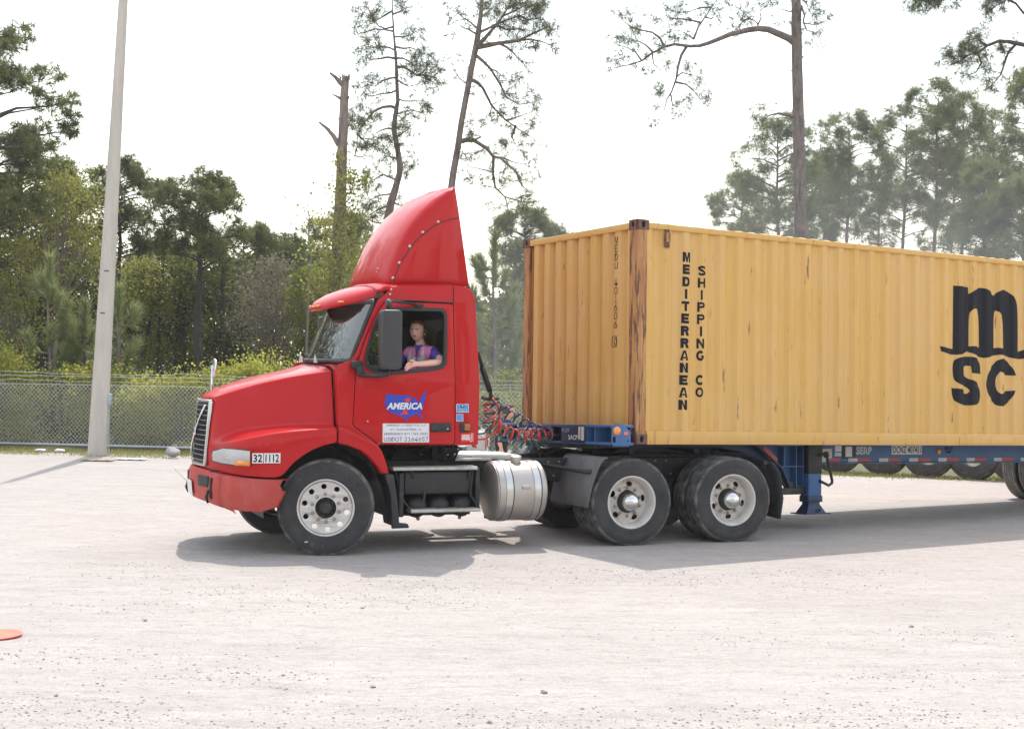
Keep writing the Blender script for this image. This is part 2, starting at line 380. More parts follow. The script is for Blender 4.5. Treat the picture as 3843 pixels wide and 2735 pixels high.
# ------------------------------------------------------------------ ground
def make_ground():
    m = bpy.data.materials.new('crushed_shell_ground'); m.use_nodes = True; t = m.node_tree; b = t.nodes['Principled BSDF']
    b.inputs['Roughness'].default_value = .95; b.inputs['Specular IOR Level'].default_value = .15
    tc = nd(t, 'ShaderNodeTexCoord')
    def noise(sc, st, det=6, rough=.6, loc=(0, 0, 0)):
        mp = nd(t, 'ShaderNodeMapping'); mp.inputs['Scale'].default_value = st; mp.inputs['Location'].default_value = loc
        t.links.new(tc.outputs['Object'], mp.inputs[0])
        n = nd(t, 'ShaderNodeTexNoise'); n.inputs['Scale'].default_value = sc; n.inputs['Detail'].default_value = det; n.inputs['Roughness'].default_value = rough
        t.links.new(mp.outputs[0], n.inputs['Vector']); return n
    def mixc(a, bcol, fac, lo, hi, k):
        mr = nd(t, 'ShaderNodeMapRange'); mr.inputs['From Min'].default_value = lo; mr.inputs['From Max'].default_value = hi; mr.inputs['To Max'].default_value = k
        t.links.new(fac, mr.inputs['Value'])
        mx = nd(t, 'ShaderNodeMix', data_type='RGBA'); t.links.new(mr.outputs[0], mx.inputs['Factor'])
        if isinstance(a, tuple): mx.inputs['A'].default_value = (*a, 1)
        else: t.links.new(a, mx.inputs['A'])
        mx.inputs['B'].default_value = (*bcol, 1); return mx.outputs['Result']
    c = mixc((0.489, 0.438, 0.405), (0.413, 0.368, 0.343), noise(.30, (.6, 1.5, 1)).outputs['Fac'], .36, .68, .8)
    c = mixc(c, (0.354, 0.313, 0.291), noise(1.1, (.34, 1.9, 1), 9, .74, (3, 1, 0)).outputs['Fac'], .50, .72, .5)      # streaks left by tyres
    c = mixc(c, (0.310, 0.274, 0.254), noise(3.2, (.6, 1.3, 1), 9, .8, (7, 2, 0)).outputs['Fac'], .50, .67, .65)
    c = mixc(c, (0.569, 0.527, 0.506), noise(2.2, (.6, 1.2, 1), 8, .75, (1, 9, 0)).outputs['Fac'], .54, .72, .7)
    c = mixc(c, (0.306, 0.265, 0.246), noise(10, (.75, 1, 1), 7, .8, (2, 4, 0)).outputs['Fac'], .51, .64, .52)        # clods and grit
    c = mixc(c, (0.290, 0.256, 0.237), noise(28, (.8, 1, 1), 5, .75, (5, 4, 0)).outputs['Fac'], .51, .64, .45)
    c = mixc(c, (0.580, 0.538, 0.516), noise(40, I3, 4, .7, (8, 3, 0)).outputs['Fac'], .54, .68, .6)
    c = mixc(c, (0.290, 0.256, 0.237), noise(85, I3, 2, .6).outputs['Fac'], .52, .68, .55)
    t.links.new(c, b.inputs['Base Color'])
    prev = None
    for sc, st, k, dist in ((2.2, (.4, 1.5, 1), .55, .09), (11, (.75, 1, 1), .7, .04), (45, I3, .6, .014)):
        bn = nd(t, 'ShaderNodeBump'); bn.inputs['Strength'].default_value = k; bn.inputs['Distance'].default_value = dist
        t.links.new(noise(sc, st, 6, .65, (sc, 0, 0)).outputs['Fac'], bn.inputs['Height'])
        if prev is not None: t.links.new(prev, bn.inputs['Normal'])
        prev = bn.outputs[0]
    t.links.new(prev, b.inputs['Normal'])
    b_ = MB(); b_.add([(-700, -700, 0), (700, -700, 0), (700, 900, 0), (-700, 900, 0)], [(0, 1, 2, 3)])
    struct(b_.build('gravel_yard', m))
    mf = M('forest_floor_litter', (.12, .105, .05), .95, 0, [((.07, .085, .03), .8, I3, .4, .65, .9), ((.2, .17, .1), 5, I3, .5, .7, .6)], bump=(6, I3, .8))
    e = MB()
    edge = [(-400, 100), (-60, 41.0), (-30, 36.3), (-10.8, 32.0), (-4, 31.2), (3, 29.7), (8.3, 28.1), (16, 26.2), (40, 20), (400, -60)]
    e.add([(x, y, .004) for x, y in edge] + [(400, 900, .004), (-400, 900, .004)], [tuple(range(len(edge) + 2))])
    struct(e.build('forest_floor', mf))
make_ground()

def fence_y(x): return 33.75 - .197 * (x + 12)

# loose stones: one mass, finer and denser towards the camera
def make_gravel():
    base = bpy.data.meshes.new('tmp'); bm = bmesh.new(); bmesh.ops.create_icosphere(bm, subdivisions=1, radius=1); bm.to_mesh(base)
    bv = np.array([v.co[:] for v in bm.verts]); bf = np.array([[v.index for v in f.verts] for f in bm.faces]); bm.free()
    n = 9500
    Y = 6.6 + (rng.random(n) ** 1.6) * 22
    X = (rng.random(n) * 2 - 1) * (Y * .36 + .3)
    # drifts of loose stone thrown up by wheels
    nc = 46; cy = 7.4 + rng.random(nc) ** 1.3 * 7.5; cx = (rng.random(nc) * 2 - 1) * cy * .36
    k = rng.integers(0, nc, n); drift = rng.random(n) < .62
    X = np.where(drift, cx[k] + rng.normal(0, .42, n), X); Y = np.where(drift, cy[k] + rng.normal(0, .17, n), Y)
    s = .0025 + .008 * rng.random(n) ** 2.6 + (rng.random(n) < .010) * .005
    s = np.where(drift, s * .9, s * .75)
    vv = bv[None] * (1 + .28 * rng.normal(size=(n, len(bv), 1))) * s[:, None, None] * np.array([1.2, 1, .7])
    a = rng.random(n) * 6.28; ca, sa = np.cos(a), np.sin(a)
    x = vv[..., 0] * ca[:, None] - vv[..., 1] * sa[:, None] + X[:, None]; y = vv[..., 0] * sa[:, None] + vv[..., 1] * ca[:, None] + Y[:, None]
    z = vv[..., 2] + s[:, None] * .3
    V = np.stack([x, y, z], -1).reshape(-1, 3); T = (bf[None] + (np.arange(n) * len(bv))[:, None, None]).reshape(-1, 3)
    m = M('loose_stone', (.46, .43, .40), .9, 0, [((.32, .295, .28), 3, I3, .48, .7, .8), ((.5, .48, .46), 11, I3, .5, .7, .7)])
    o = fastmesh('gravel', V, T, m); tag(o, 'loose pale stones scattered over the gravel yard', 'gravel', kind='stuff')
make_gravel()

def make_grass():
    n = 24000
    X = rng.random(n) * 26 - 15
    d = np.abs(rng.normal(0, 1, n))
    Y = np.where(X < 1.5, 33.75 - .197 * (X + 12) - .2 - rng.random(n) ** 1.4 * 2.1, 28.9 - .28 * (X - 5) - .3 * d - .45 * rng.random(n) + .5)
    keep = (np.sin(X * 2.1) + np.sin(X * 5.3 + Y * 3) + rng.normal(0, 1.0, n)) > -.9
    X, Y = X[keep], Y[keep]; n = len(X)
    h = .03 + .06 * rng.random(n) ** 2; a = rng.random(n) * 6.28; w = .007 + .008 * rng.random(n)
    lx, ly = rng.normal(0, .04, n), rng.normal(0, .04, n)
    V = np.stack([np.stack([X - w * np.cos(a), Y - w * np.sin(a), 0 * X], -1), np.stack([X + w * np.cos(a), Y + w * np.sin(a), 0 * X], -1), np.stack([X + lx, Y + ly, h], -1)], 1).reshape(-1, 3)
    o = fastmesh('grass', V, np.arange(n * 3).reshape(-1, 3), leafmat('verge_grass', (.20, .22, .06), (.42, .38, .15), .5, .3))
    tag(o, 'thin dry grass along the edge of the yard below the fence', 'grass', kind='stuff')
make_grass()

def build_haze():
    b = MB(); b.box((0, 100, 12.5), (1420, 1640, 27)); m = bpy.data.materials.new('dusty_air'); m.use_nodes = True; t = m.node_tree
    t.nodes.remove(t.nodes['Principled BSDF']); v = nd(t, 'ShaderNodeVolumePrincipled'); v.inputs['Color'].default_value = (.93, .94, .97, 1); v.inputs['Density'].default_value = .0006; v.inputs['Anisotropy'].default_value = .2
    t.links.new(v.outputs[0], t.nodes['Material Output'].inputs['Volume']); o = b.build('haze', m); tag(o, 'pale dusty air over the yard', 'haze', kind='stuff')
build_haze()
def build_dust(loc, size, dens, label):
    """dust raised behind the trailer: thins out towards its edge"""
    bm = bmesh.new(); bmesh.ops.create_icosphere(bm, subdivisions=3, radius=1); me = bpy.data.meshes.new('haze'); bm.to_mesh(me); bm.free()
    m = bpy.data.materials.new('raised_dust'); m.use_nodes = True; t = m.node_tree; t.nodes.remove(t.nodes['Principled BSDF'])
    tc = nd(t, 'ShaderNodeTexCoord'); ln = nd(t, 'ShaderNodeVectorMath', operation='LENGTH'); t.links.new(tc.outputs['Object'], ln.inputs[0])
    mr = nd(t, 'ShaderNodeMapRange', interpolation_type='SMOOTHSTEP'); mr.inputs['From Min'].default_value = 1.0; mr.inputs['From Max'].default_value = .15; mr.inputs['To Max'].default_value = dens
    t.links.new(ln.outputs['Value'], mr.inputs['Value']); v = nd(t, 'ShaderNodeVolumePrincipled'); v.inputs['Color'].default_value = (.93, .92, .93, 1)
    t.links.new(mr.outputs[0], v.inputs['Density']); t.links.new(v.outputs[0], t.nodes['Material Output'].inputs['Volume'])
    me.materials.append(m); o = bpy.data.objects.new('haze', me); COL.objects.link(o); o.location = loc; o.scale = size
    tag(o, label, 'haze', kind='stuff')
build_dust((12, 48, 2.0), (18, 13, 10), .017, 'cloud of pale dust drifting behind the container')
build_dust((.2, 32.6, 2.0), (3.4, 2.2, 4.6), .07, 'small cloud of dust in the gap between the cab and the container')

# ------------------------------------------------------------------ road tractor (local axes: x to the rear, y to its right-hand side, z up; front axle above the origin)
TRK = Matrix.Translation((-2.375, 16.6445, 0)) @ Matrix.Rotation(0.36705, 4, 'Z')
def lerp_tab(tab, x):
    xs = [a for a, _ in tab]; ys = [b for _, b in tab]
    return float(np.interp(x, xs, ys))
def offset_poly(poly, d):
    n = len(poly); out = []
    area = sum(poly[i][0] * poly[(i + 1) % n][1] - poly[(i + 1) % n][0] * poly[i][1] for i in range(n))
    sgn = 1 if area > 0 else -1
    for i in range(n):
        a, b, c = Vector(poly[i - 1]), Vector(poly[i]), Vector(poly[(i + 1) % n])
        d1 = (b - a).normalized(); d2 = (c - b).normalized()
        n1 = Vector((d1.y, -d1.x)) * sgn; n2 = Vector((d2.y, -d2.x)) * sgn
        nn = (n1 + n2); nn = nn / max(.35, nn.length_squared / 2) if nn.length > 1e-6 else n1
        out.append((b.x + nn.x * d, b.y + nn.y * d))
    return out
def round_poly(poly, r, n=4):
    out = []; k = len(poly)
    for i in range(k):
        a, b, c = Vector(poly[i - 1]), Vector(poly[i]), Vector(poly[(i + 1) % k])
        la, lc = (a - b).length, (c - b).length; rr = min(r, la * .45, lc * .45)
        p, q = b + (a - b).normalized() * rr, b + (c - b).normalized() * rr
        for j in range(n + 1):
            t = j / n; out.append(tuple((1 - t) ** 2 * p + 2 * t * (1 - t) * b + t * t * q))
    return out
def ysurf(z):
    return 1.115 - .055 * (z - 1.83) if z >= 1.83 else 1.115 + .03 * (1.83 - z)
def xback(z):
    return lerp_tab([(1.1, 1.715), (1.84, 1.74), (2.74, 1.69), (2.95, 1.63)], z)
def fold_panel(outer, holes=(), sg=1, off=0.0, th=.03, folds=(1.83,), ymap=None):
    mb = MB(); mb.prism(outer, 0, th, holes)
    bm = bmesh.new(); vs = [bm.verts.new(v) for v in mb.v]
    for f in mb.f:
        try: bm.faces.new([vs[i] for i in f])
        except ValueError: pass
    for z in folds:
        bmesh.ops.bisect_plane(bm, geom=bm.verts[:] + bm.edges[:] + bm.faces[:], plane_co=(0, 0, z), plane_no=(0, 0, 1), dist=1e-5)
    out = MB(); bm.verts.index_update()
    f = ymap or (lambda x, y, z: (x, -(ysurf(z) + off - y) * sg, z))
    out.add([f(*v.co) for v in bm.verts], [[v.index for v in q.verts] for q in bm.faces]); bm.free()
    return out

def surf_finder(ob):
    from mathutils.bvhtree import BVHTree
    dg = bpy.context.evaluated_depsgraph_get(); dg.update(); ev = ob.evaluated_get(dg); me = ev.to_mesh()
    t = BVHTree.FromPolygons([v.co[:] for v in me.vertices], [tuple(p.vertices) for p in me.polygons]); ev.to_mesh_clear()
    def f(x, z, sg=1, d=0.0):
        """lateral position of the outer skin at (x, z) on the left (sg 1) or right side"""
        h = t.ray_cast(Vector((x, -3 * sg, z)), Vector((0, sg, 0)))
        return (h[0].y if h[0] is not None else -.88 * sg) - d * sg
    f.tree = t
    return f

# ---- wheels
def tyre_mb(r, w, rim=.292, grooves=4, n=64, gd=.012):
    prof = [(rim, -.40 * w), (rim + .02, -.47 * w), (.37, -.50 * w), (.385, -.497 * w), (.39, -.505 * w), (r - .085, -.50 * w), (r - .07, -.505 * w), (r - .03, -.475 * w), (r - .008, -.44 * w), (r, -.40 * w)]
    k = len(prof)
    t = [(r, -.40 * w)]
    for g in range(grooves):
        c = (-.40 + .8 * (g + 1) / (grooves + 1)) * w
        t += [(r, c - .009), (r - gd, c - .005), (r - gd, c + .005), (r, c + .009)]
    prof = prof[:-1] + t + [(a, -b) for a, b in reversed(prof)] + [(rim - .004, .3 * w), (rim - .004, -.3 * w)]
    mb = MB(); mb.lathe(prof, (0, 0, 0), (0, 1, 0), n, closed=True)
    mb.m = []
    for f in mb.f:
        rr = min(math.hypot(mb.v[i][0], mb.v[i][2]) for i in f); mb.m.append(1 if rr > r - .031 else 0)
    return mb
def flatten(mb, hub):
    mb.v = [(x, y, max(z, -hub + .001)) for x, y, z in mb.v]; return mb

def disc_with_holes(mb, r_out, r_in, holes, off_fn, nseg=48, th=.012):
    """flat ring with round or oval holes given as (angle, radius, half-tangential, half-radial)"""
    outer = [(r_out * math.cos(2 * math.pi * i / nseg), r_out * math.sin(2 * math.pi * i / nseg)) for i in range(nseg)]
    hs = [[(r_in * math.cos(2 * math.pi * i / 28), r_in * math.sin(2 * math.pi * i / 28)) for i in range(28)]]
    for a, r, ht, hr in holes:
        c, s = math.cos(a), math.sin(a); h = []
        for i in range(14):
            q = 2 * math.pi * i / 14; u, v = r + hr * math.cos(q), ht * math.sin(q)
            h.append((u * c - v * s, u * s + v * c))
        hs.append(h)
    mb.prism(outer, 0, th, hs, fn=lambda x, y, z: (x, y + off_fn(math.hypot(x, z)), z))

nut_me = None
def nut_obj(parent, pos):
    global nut_me
    if nut_me is None:
        b = MB(); b.lathe([(.0, -.03), (.008, -.03), (.009, -.022), (.015, -.02), (.017, -.004), (.022, 0)], (0, 0, 0), (0, 1, 0), 6)
        o = b.build('nut', mt['nut'], parent, angle=40); nut_me = o.data
    else:
        o = bpy.data.objects.new('nut', nut_me); COL.objects.link(o); o.parent = parent
    o.location = pos; return o

def front_wheel(parent, loc, sg, steer):
    w = empty('wheel', parent); w.location = loc; w.rotation_euler = (0, 0, steer + (0 if sg > 0 else math.pi))
    tm = flatten(tyre_mb(.515, .28, grooves=3, gd=.006), loc[2])
    for i in range(len(tm.v)): tm.v[i] = (tm.v[i][0], tm.v[i][1] + .14, tm.v[i][2])
    tm.build('tyre', [mt['tyre'], mt['tread']], w, angle=35)
    b = MB()
    b.lathe([(.288, .26), (.288, .06), (.298, .03), (.306, .012), (.306, .004), (.298, .0), (.286, .006), (.280, .02), (.272, .030)], (0, 0, 0), (0, 1, 0), 64)
    disc_with_holes(b, .276, .112, [(R(90) + 2 * math.pi * i / 10 + .1, .228, .029, .029) for i in range(10)], lambda r: .026 - .012 * max(0, (r - .2) / .07) - .012 * (r < .185))
    b.lathe([(.112, .02), (.112, .07)], (0, 0, 0), (0, 1, 0), 28)
    b.build('rim', mt['alu'], w, angle=30)
    h = MB(); h.lathe([(0, -.055), (.045, -.055), (.058, -.045), (.06, -.01), (.072, 0), (.075, .05), (.13, .055), (.13, .15)], (0, 0, 0), (0, 1, 0), 24)
    for i in range(10):
        a = 2 * math.pi * i / 10; h.box((.09 * math.cos(a), .03, .09 * math.sin(a)), (.014, .05, .035), Matrix.Rotation(-a, 3, 'Y'))
    h.build('hub', mt['frame'], w, angle=35)
    for i in range(10):
        a = 2 * math.pi * (i + .5) / 10 + .05; nut_obj(w, (.146 * math.cos(a), .012, .146 * math.sin(a)))
    t = MB(); t.box((-.20, -.003, -.36), (.035, .004, .011), Matrix.Rotation(-.15, 3, 'Y')); t.build('tyre_label', mt['white'], w)
    return w

def dual_wheel(parent, x, hub, y_out, sg, ang=0.3, cap=True, r=.505, tw=.27, grooves=5):
    """outer wheel with a dished white rim, and the inner one behind it"""
    w = empty('wheel', parent); w.location = (x, 0, hub); w.rotation_euler = (0, 0, 0 if sg > 0 else math.pi)
    y0 = -y_out
    tm = flatten(tyre_mb(r, tw, grooves=grooves), .494)
    for i in range(len(tm.v)): tm.v[i] = (tm.v[i][0], tm.v[i][1] + y0 + tw / 2, tm.v[i][2])
    to = tm.build('tyre', [mt['tyre'], mt['tread']], w, angle=35)
    b = MB()
    b.lathe([(.276, y0 + .26), (.276, y0 + .06), (.284, y0 + .045), (.298, y0 + .03), (.305, y0 + .022), (.305, y0 + .012), (.297, y0 + .008), (.286, y0 + .014), (.276, y0 + .035), (.262, y0 + .06), (.256, y0 + .12), (.25, y0 + .155)], (0, 0, 0), (0, 1, 0), 64)
    disc_with_holes(b, .252, .125, [(ang + 2 * math.pi * i / 5, .205, .040, .030) for i in range(5)], lambda q: y0 + .155 - .018 * max(0, (.25 - q) / .07) * (q > .17) - .018 * (q <= .17))
    b.build('rim', mt['rimw'], w, angle=30)
    h = MB(); h.lathe([(.15, y0 + .20), (.128, y0 + .13), (.118, y0 + .11), (.112, y0 + .05), (.105, y0 + .045)], (0, 0, 0), (0, 1, 0), 28)
    h.build('hub', mt['frame'], w, angle=30)
    h = MB(); h.lathe([(.105, y0 + .05), (.1, y0 + .03), (.085, y0 + .0), (.06, y0 - .02), (.03, y0 - .03), (0, y0 - .032)], (0, 0, 0), (0, 1, 0), 32)
    h.build('hub_cap', mt['chrome'] if cap else mt['frame'], w, smooth=True)
    for i in range(10):
        a = 2 * math.pi * (i + .5) / 10; nut_obj(w, (.165 * math.cos(a), y0 + .135, .165 * math.sin(a)))
    wi = empty('wheel', parent); wi.location = w.location; wi.rotation_euler = w.rotation_euler
    o = bpy.data.objects.new('tyre', to.data); COL.objects.link(o); o.parent = wi; o.location = (0, tw + .055, 0)
    b = MB(); b.lathe([(.29, y0 + tw + .09), (.27, y0 + tw + .12), (.2, y0 + tw + .3), (.1, y0 + tw + .3)], (0, 0, 0), (0, 1, 0), 32)
    b.build('rim', mt['rimw'], wi, angle=30)
    return w

TR = empty('semi_truck', mw=TRK)
tag(TR, 'red day-cab road tractor with tall roof fairing pulling a yellow container', 'truck')

def build_hood():
    L = [(-1.165, 0), (-1.157, -.2), (-1.13, -.38), (-1.085, -.56), (-1.015, -.76), (-.92, -.95), (-.79, -1.09), (-.64, -1.16), (-.48, -1.185), (-.41, -1.188), (-.30, -1.19), (-.17, -1.19), (-.02, -1.19), (.112, -1.19)]
    H = [(-1.16, 0), (-1.15, -.2), (-1.125, -.38), (-1.08, -.49), (-1.0, -.55), (-.9, -.615), (-.79, -.68), (-.64, -.76), (-.48, -.83), (-.41, -.86), (-.3, -.90), (-.17, -.95), (-.02, -1.0), (.112, -1.04)]
    T = [(-1.11, 0), (-1.10, -.2), (-1.08, -.35), (-1.04, -.43), (-.98, -.47), (-.9, -.505), (-.79, -.55), (-.64, -.61), (-.48, -.67), (-.41, -.695), (-.3, -.74), (-.17, -.79), (-.02, -.845), (.112, -.89)]
    z0 = [.885, .882, .878, .872, .862, .852, .845, .838, .832, .94, 1.042, 1.122, 1.18, 1.2]
    cz = [(-1.2, 1.125), (-1.03, 1.158), (-.865, 1.227), (-.669, 1.282), (-.385, 1.323), (.085, 1.347)]
    ct = [(-1.2, 1.15), (-1.1, 1.175), (-1.02, 1.232), (-.84, 1.298), (-.517, 1.348), (-.23, 1.378), (.083, 1.384)]
    tz = [(-1.2, 1.64), (-1.05, 1.66), (-.68, 1.795), (-.29, 1.893), (.13, 1.967)]
    rows = []
    n = len(L)
    def mixp(a, b, t): return (a[0] * (1 - t) + b[0] * t, a[1] * (1 - t) + b[1] * t)
    A = [[] for _ in range(12)]
    for i in range(n):
        l, h, t = L[i], H[i], T[i]; zc, zt, zh = lerp_tab(cz, l[0]), lerp_tab(ct, l[0]), lerp_tab(tz, t[0])
        b = z0[i]
        A[0].append((*l, b)); A[1].append((*mixp(l, h, .0), b + .02)); A[2].append((l[0] - .004, l[1] - (.006 if i > 3 else 0), b + (zc - b) * .55)); A[3].append((*mixp(l, h, .02), zc - .03)); A[4].append((*mixp(l, h, .10), zc + .004))
        A[5].append((*mixp(l, h, .18), zc + (zt - zc) * .16 + .006)); A[6].append((*mixp(l, h, .80 if i > 3 else .5), zt - .006)); A[7].append((*mixp(h, t, .015), zt + .03)); A[8].append((*mixp(h, t, .10), zt + .10))
        A[9].append((*mixp(h, t, .50), zt + .10 + (zh - zt - .10) * .52)); A[10].append((*mixp(h, t, .975), zh - .014)); A[11].append((t[0], t[1] + (.012 if i > 3 else 0), zh))
    mb = MB()
    for sg in (1, -1):
        mb.loft([[(x, y * sg, z) for x, y, z in r] for r in A])
    # top skin
    zc_tab = [(-1.1, 1.655), (-1.04, 1.695), (-.9, 1.758), (-.775, 1.80), (-.48, 1.883), (-.1, 1.962), (.03, 2.0), (.112, 2.035)]
    first = [A[11][3], A[11][3]] and [A[11][3], tuple((Vector(A[11][3]) * .7 + Vector(A[11][2]) * .3)), A[11][2], A[11][1], A[11][0]]
    first = first + [(x, -y, z) for x, y, z in first[-2::-1]]
    secs = [first]
    for i in range(4, n):
        x, y, z = A[11][i]; c = lerp_tab(zc_tab, x); d = c - z
        s = [(x, y, z), (x - .001, y * .965, z + .16 * d), (x - .01, y * .8, z + .70 * d), (x - .02, y * .42, z + .95 * d), (x - .02, 0, c)]
        secs.append(s + [(a, -b, e) for a, b, e in s[-2::-1]])
    mb.loft(secs)
    mb.build('hood', mt['red'], TR, subsurf=2, weld=True, solid=.012)
build_hood()

def build_nose():
    # grille: bowed frame, mesh, bars, diagonal stripe and badge
    zt, zb = 1.625, .915
    def gx(y, z, d=0): return -1.115 + .28 * y * y - (1.63 - z) * .075 - d
    hw = .40
    def ring(o, i, d0, d1):
        mb = MB()
        def loop(w, a, b, d): return [(gx(y, z, d), y, z) for y, z in [(-w, a + .0), (-w * .5, a), (0, a), (w * .5, a), (w, a), (w, a + (b - a) * .5), (w, b), (w * .5, b), (0, b), (-w * .5, b), (-w, b), (-w, a + (b - a) * .5)]]
        secs = [loop(hw + o, zb - o, zt + o, d0), loop(hw + o, zb - o, zt + o, d1), loop(hw - i, zb + i * 1.3, zt - i, d1), loop(hw - i, zb + i * 1.3, zt - i, d0 - .02)]
        mb.loft(secs, closed=True); return mb
    g = empty('grille', TR)
    ring(.004, .020, .022, .046).build('frame', mt['strap'], g, bevel=.008)
    mb = MB(); ys = np.linspace(-hw, hw, 9)
    mb.loft([[(gx(y, zb, .026), y, zb) for y in ys], [(gx(y, zt, .026), y, zt) for y in ys]]); mb.build('backing', mt['frame'], g)
    bar_me = None
    for k in range(12):
        z = zb + .06 + (zt - zb - .12) * k / 11
        mb = MB(); mb.tube([(gx(y, z, .042), y, z) for y in np.linspace(-hw + .02, hw - .045, 9)], .005, 5); mb.build('bar', mt['bar'], g, smooth=True)
    mb = MB()
    for y in np.linspace(-hw + .06, hw - .06, 24): mb.tube([(gx(y, z, .034), y, z) for z in (zb + .05, 1.25, zt - .05)], .006, 4)
    mb.build('slat_panel', mt['black'], g)
    mb = MB(); a, b = Vector((gx(.32, zb + .08, .054), .32, zb + .08)), Vector((gx(-.32, zt - .06, .054), -.32, zt - .06))
    mid = Vector((gx(0, 1.27, .058), 0, 1.27)); mb.tube([a, (a + mid) / 2 - Vector((.012, 0, 0)), mid, (b + mid) / 2 - Vector((.012, 0, 0)), b], .013, 6); mb.build('diagonal_bar', mt['chrome'], g, smooth=True)
    mb = MB(); mb.box((gx(0, 1.27, .066), 0, 1.27), (.02, .16, .075), Matrix.Rotation(0, 3, 'X')); mb.build('badge', mt['chrome'], g, bevel=.006)
    text('VOLVO', .05, mt['navy'], g, (gx(0, 1.27, .078), 0, 1.27), (0, -1, 0), (0, 0, 1), fit=(.13, .035), bold=.001)
    # headlights
    for sg in (1, -1):
        hl = empty('headlight', TR)
        plan = [(-1.092, -.575), (-1.02, -.775), (-.925, -.965), (-.80, -1.105)]
        top = [1.085, 1.128, 1.13, 1.118]; bot = [.98, .963, .958, .955]
        def sec(i, d, q=0):
            x, y = plan[i]; nx, ny = -.75 + .2 * i, -.45 - .18 * i; l = math.hypot(nx, ny); nx, ny = nx / l, ny / l
            return [(x + nx * d, (y + ny * d) * sg, bot[i] + q), (x + nx * (d + .008), (y + ny * (d + .008)) * sg, (top[i] + bot[i]) / 2), (x + nx * d, (y + ny * d) * sg, top[i] - q)]
        MB().loft([sec(i, .026) for i in range(4)]).build('lens_cover', mt['clear'], hl, smooth=True)
        MB().loft([sec(i, .004, .004) for i in range(4)]).build('reflector', mt['lens'], hl, smooth=True)
        b = MB()
        lo = [sec(i, .028) for i in range(4)]
        b.tube([s[0] for s in lo] + [s[2] for s in reversed(lo)] + [lo[0][0]], .005, 5); b.build('seal', mt['black'], hl)
        b = MB()

        sa, sb = sec(2, .03), sec(3, .03)
        b.loft([[sa[0], ((sa[0][0] + sa[1][0]) / 2, (sa[0][1] + sa[1][1]) / 2, bot[2] + .055)], [sb[0], ((sb[0][0] + sb[1][0]) / 2, (sb[0][1] + sb[1][1]) / 2, bot[3] + .055)]])
        b.build('turn_signal', mt['amber'], hl, smooth=True, solid=-.004)
        b = MB(); b.lathe([(.0, .01), (.03, .008), (.045, 0), (.048, .02)], ((plan[1][0] + plan[2][0]) / 2 - .01, (plan[1][1] + plan[2][1]) / 2 * sg, 1.05), (.6, .75 * sg, 0), 16); b.build('lamp', mt['chrome'], hl, smooth=True)
    # bumper
    def bx(y): return -1.225 + .19 * y * y
    plan = [(bx(y), y) for y in (0, -.2, -.4, -.6, -.75)] + [(-1.065, -.9), (-.97, -1.03), (-.86, -1.105), (-.7, -1.15), (-.55, -1.155), (-.475, -1.155)]
    zt_ = [.885, .884, .88, .87, .86, .848, .838, .828, .82, .815, .812]; zb_ = [.56, .56, .556, .548, .535, .52, .508, .497, .492, .525, .69]
    bp = empty('bumper', TR)
    pts = lambda sg: [[(x + .06, y * .97 * sg, b), (x + .02, y * sg, b - .012 if i < 9 else b), (x, y * sg, b + .03), (x - .012, y * sg, (a + b) / 2), (x, y * sg, a - .03), (x + .02, y * .99 * sg, a), (x + .10, y * .93 * sg, a + .004)] for i, ((x, y), a, b) in enumerate(zip(plan, zt_, zb_))]
    p = pts(1); centre = p[:6]; c2 = pts(-1)[:6]
    mb = MB(); mb.loft(c2[::-1] + centre[1:]); mb.build('bumper_centre', mt['redfade'], bp, weld=True, angle=50, solid=.01)
    for sg in (1, -1):
        q = pts(sg); first = [(x + .004, y - .006 * sg, z) for x, y, z in q[5]]
        mb = MB(); mb.loft([first] + q[6:]); mb.build('bumper_end', mt['redfade'], bp, angle=50, solid=.01)
        b = MB(); b.box((bx(.5) - .004, -.50 * sg, .76), (.03, .30, .12), Matrix.Rotation(R(11) * sg, 3, 'Z')); b.build('fog_lamp_opening', mt['frame'], bp, bevel=.01)
        b = MB(); b.box((bx(.72) - .014, -.72 * sg, .70), (.03, .035, .22), Matrix.Rotation(R(16) * sg, 3, 'Z')); b.build('tow_hook_slot', mt['black'], bp, bevel=.008)
        b = MB(); b.tube([(bx(.7) - .03, -.70 * sg, .68), (bx(.7) - .05, -.69 * sg, .60), (bx(.7) - .03, -.685 * sg, .54)], [.012, .018, .012], 8); b.build('tow_hook', mt['frame'], bp, smooth=True)
    b = MB(); b.box((bx(0) - .026, 0, .66), (.004, .30, .16), Matrix.Rotation(R(-6), 3, 'Y')); b.build('number_plate', mt['white'], bp)
    b = MB(); b.tube([(bx(0) - .02, .28, .82), (bx(0) - .16, .25, .84), (bx(0) - .02, .25, .70)], .003, 5); b.build('wire_hook', mt['nut'], bp)
    b = MB(); b.add([(-1.04, -.87, .515), (-.95, -1.0, .505), (-.925, -1.03, .455), (-.95, -.98, .475)], [(0, 1, 2, 3)]); b.build('torn_skirt', mt['redfade'], bp, solid=.006)
    b = MB(); b.box((-.95, 0, .83), (.36, 1.3, .10)); b.build('bumper_bracket', mt['frame'], TR)
    # fleet number stickers and convex bonnet mirror
    for x0, x1, s in ((-.793, -.680, '32'), (-.672, -.498, '1112')):
        b = MB(); b.box(((x0 + x1) / 2, -1.189, 1.043), (x1 - x0, .006, .105)); b.build('number_sticker', mt['white'], TR)
        text(s, .09, mt['ink'], TR, ((x0 + x1) / 2, -1.194, 1.043), (1, 0, 0), (0, 0, 1), fit=((x1 - x0) * .82, .082), bold=.002)
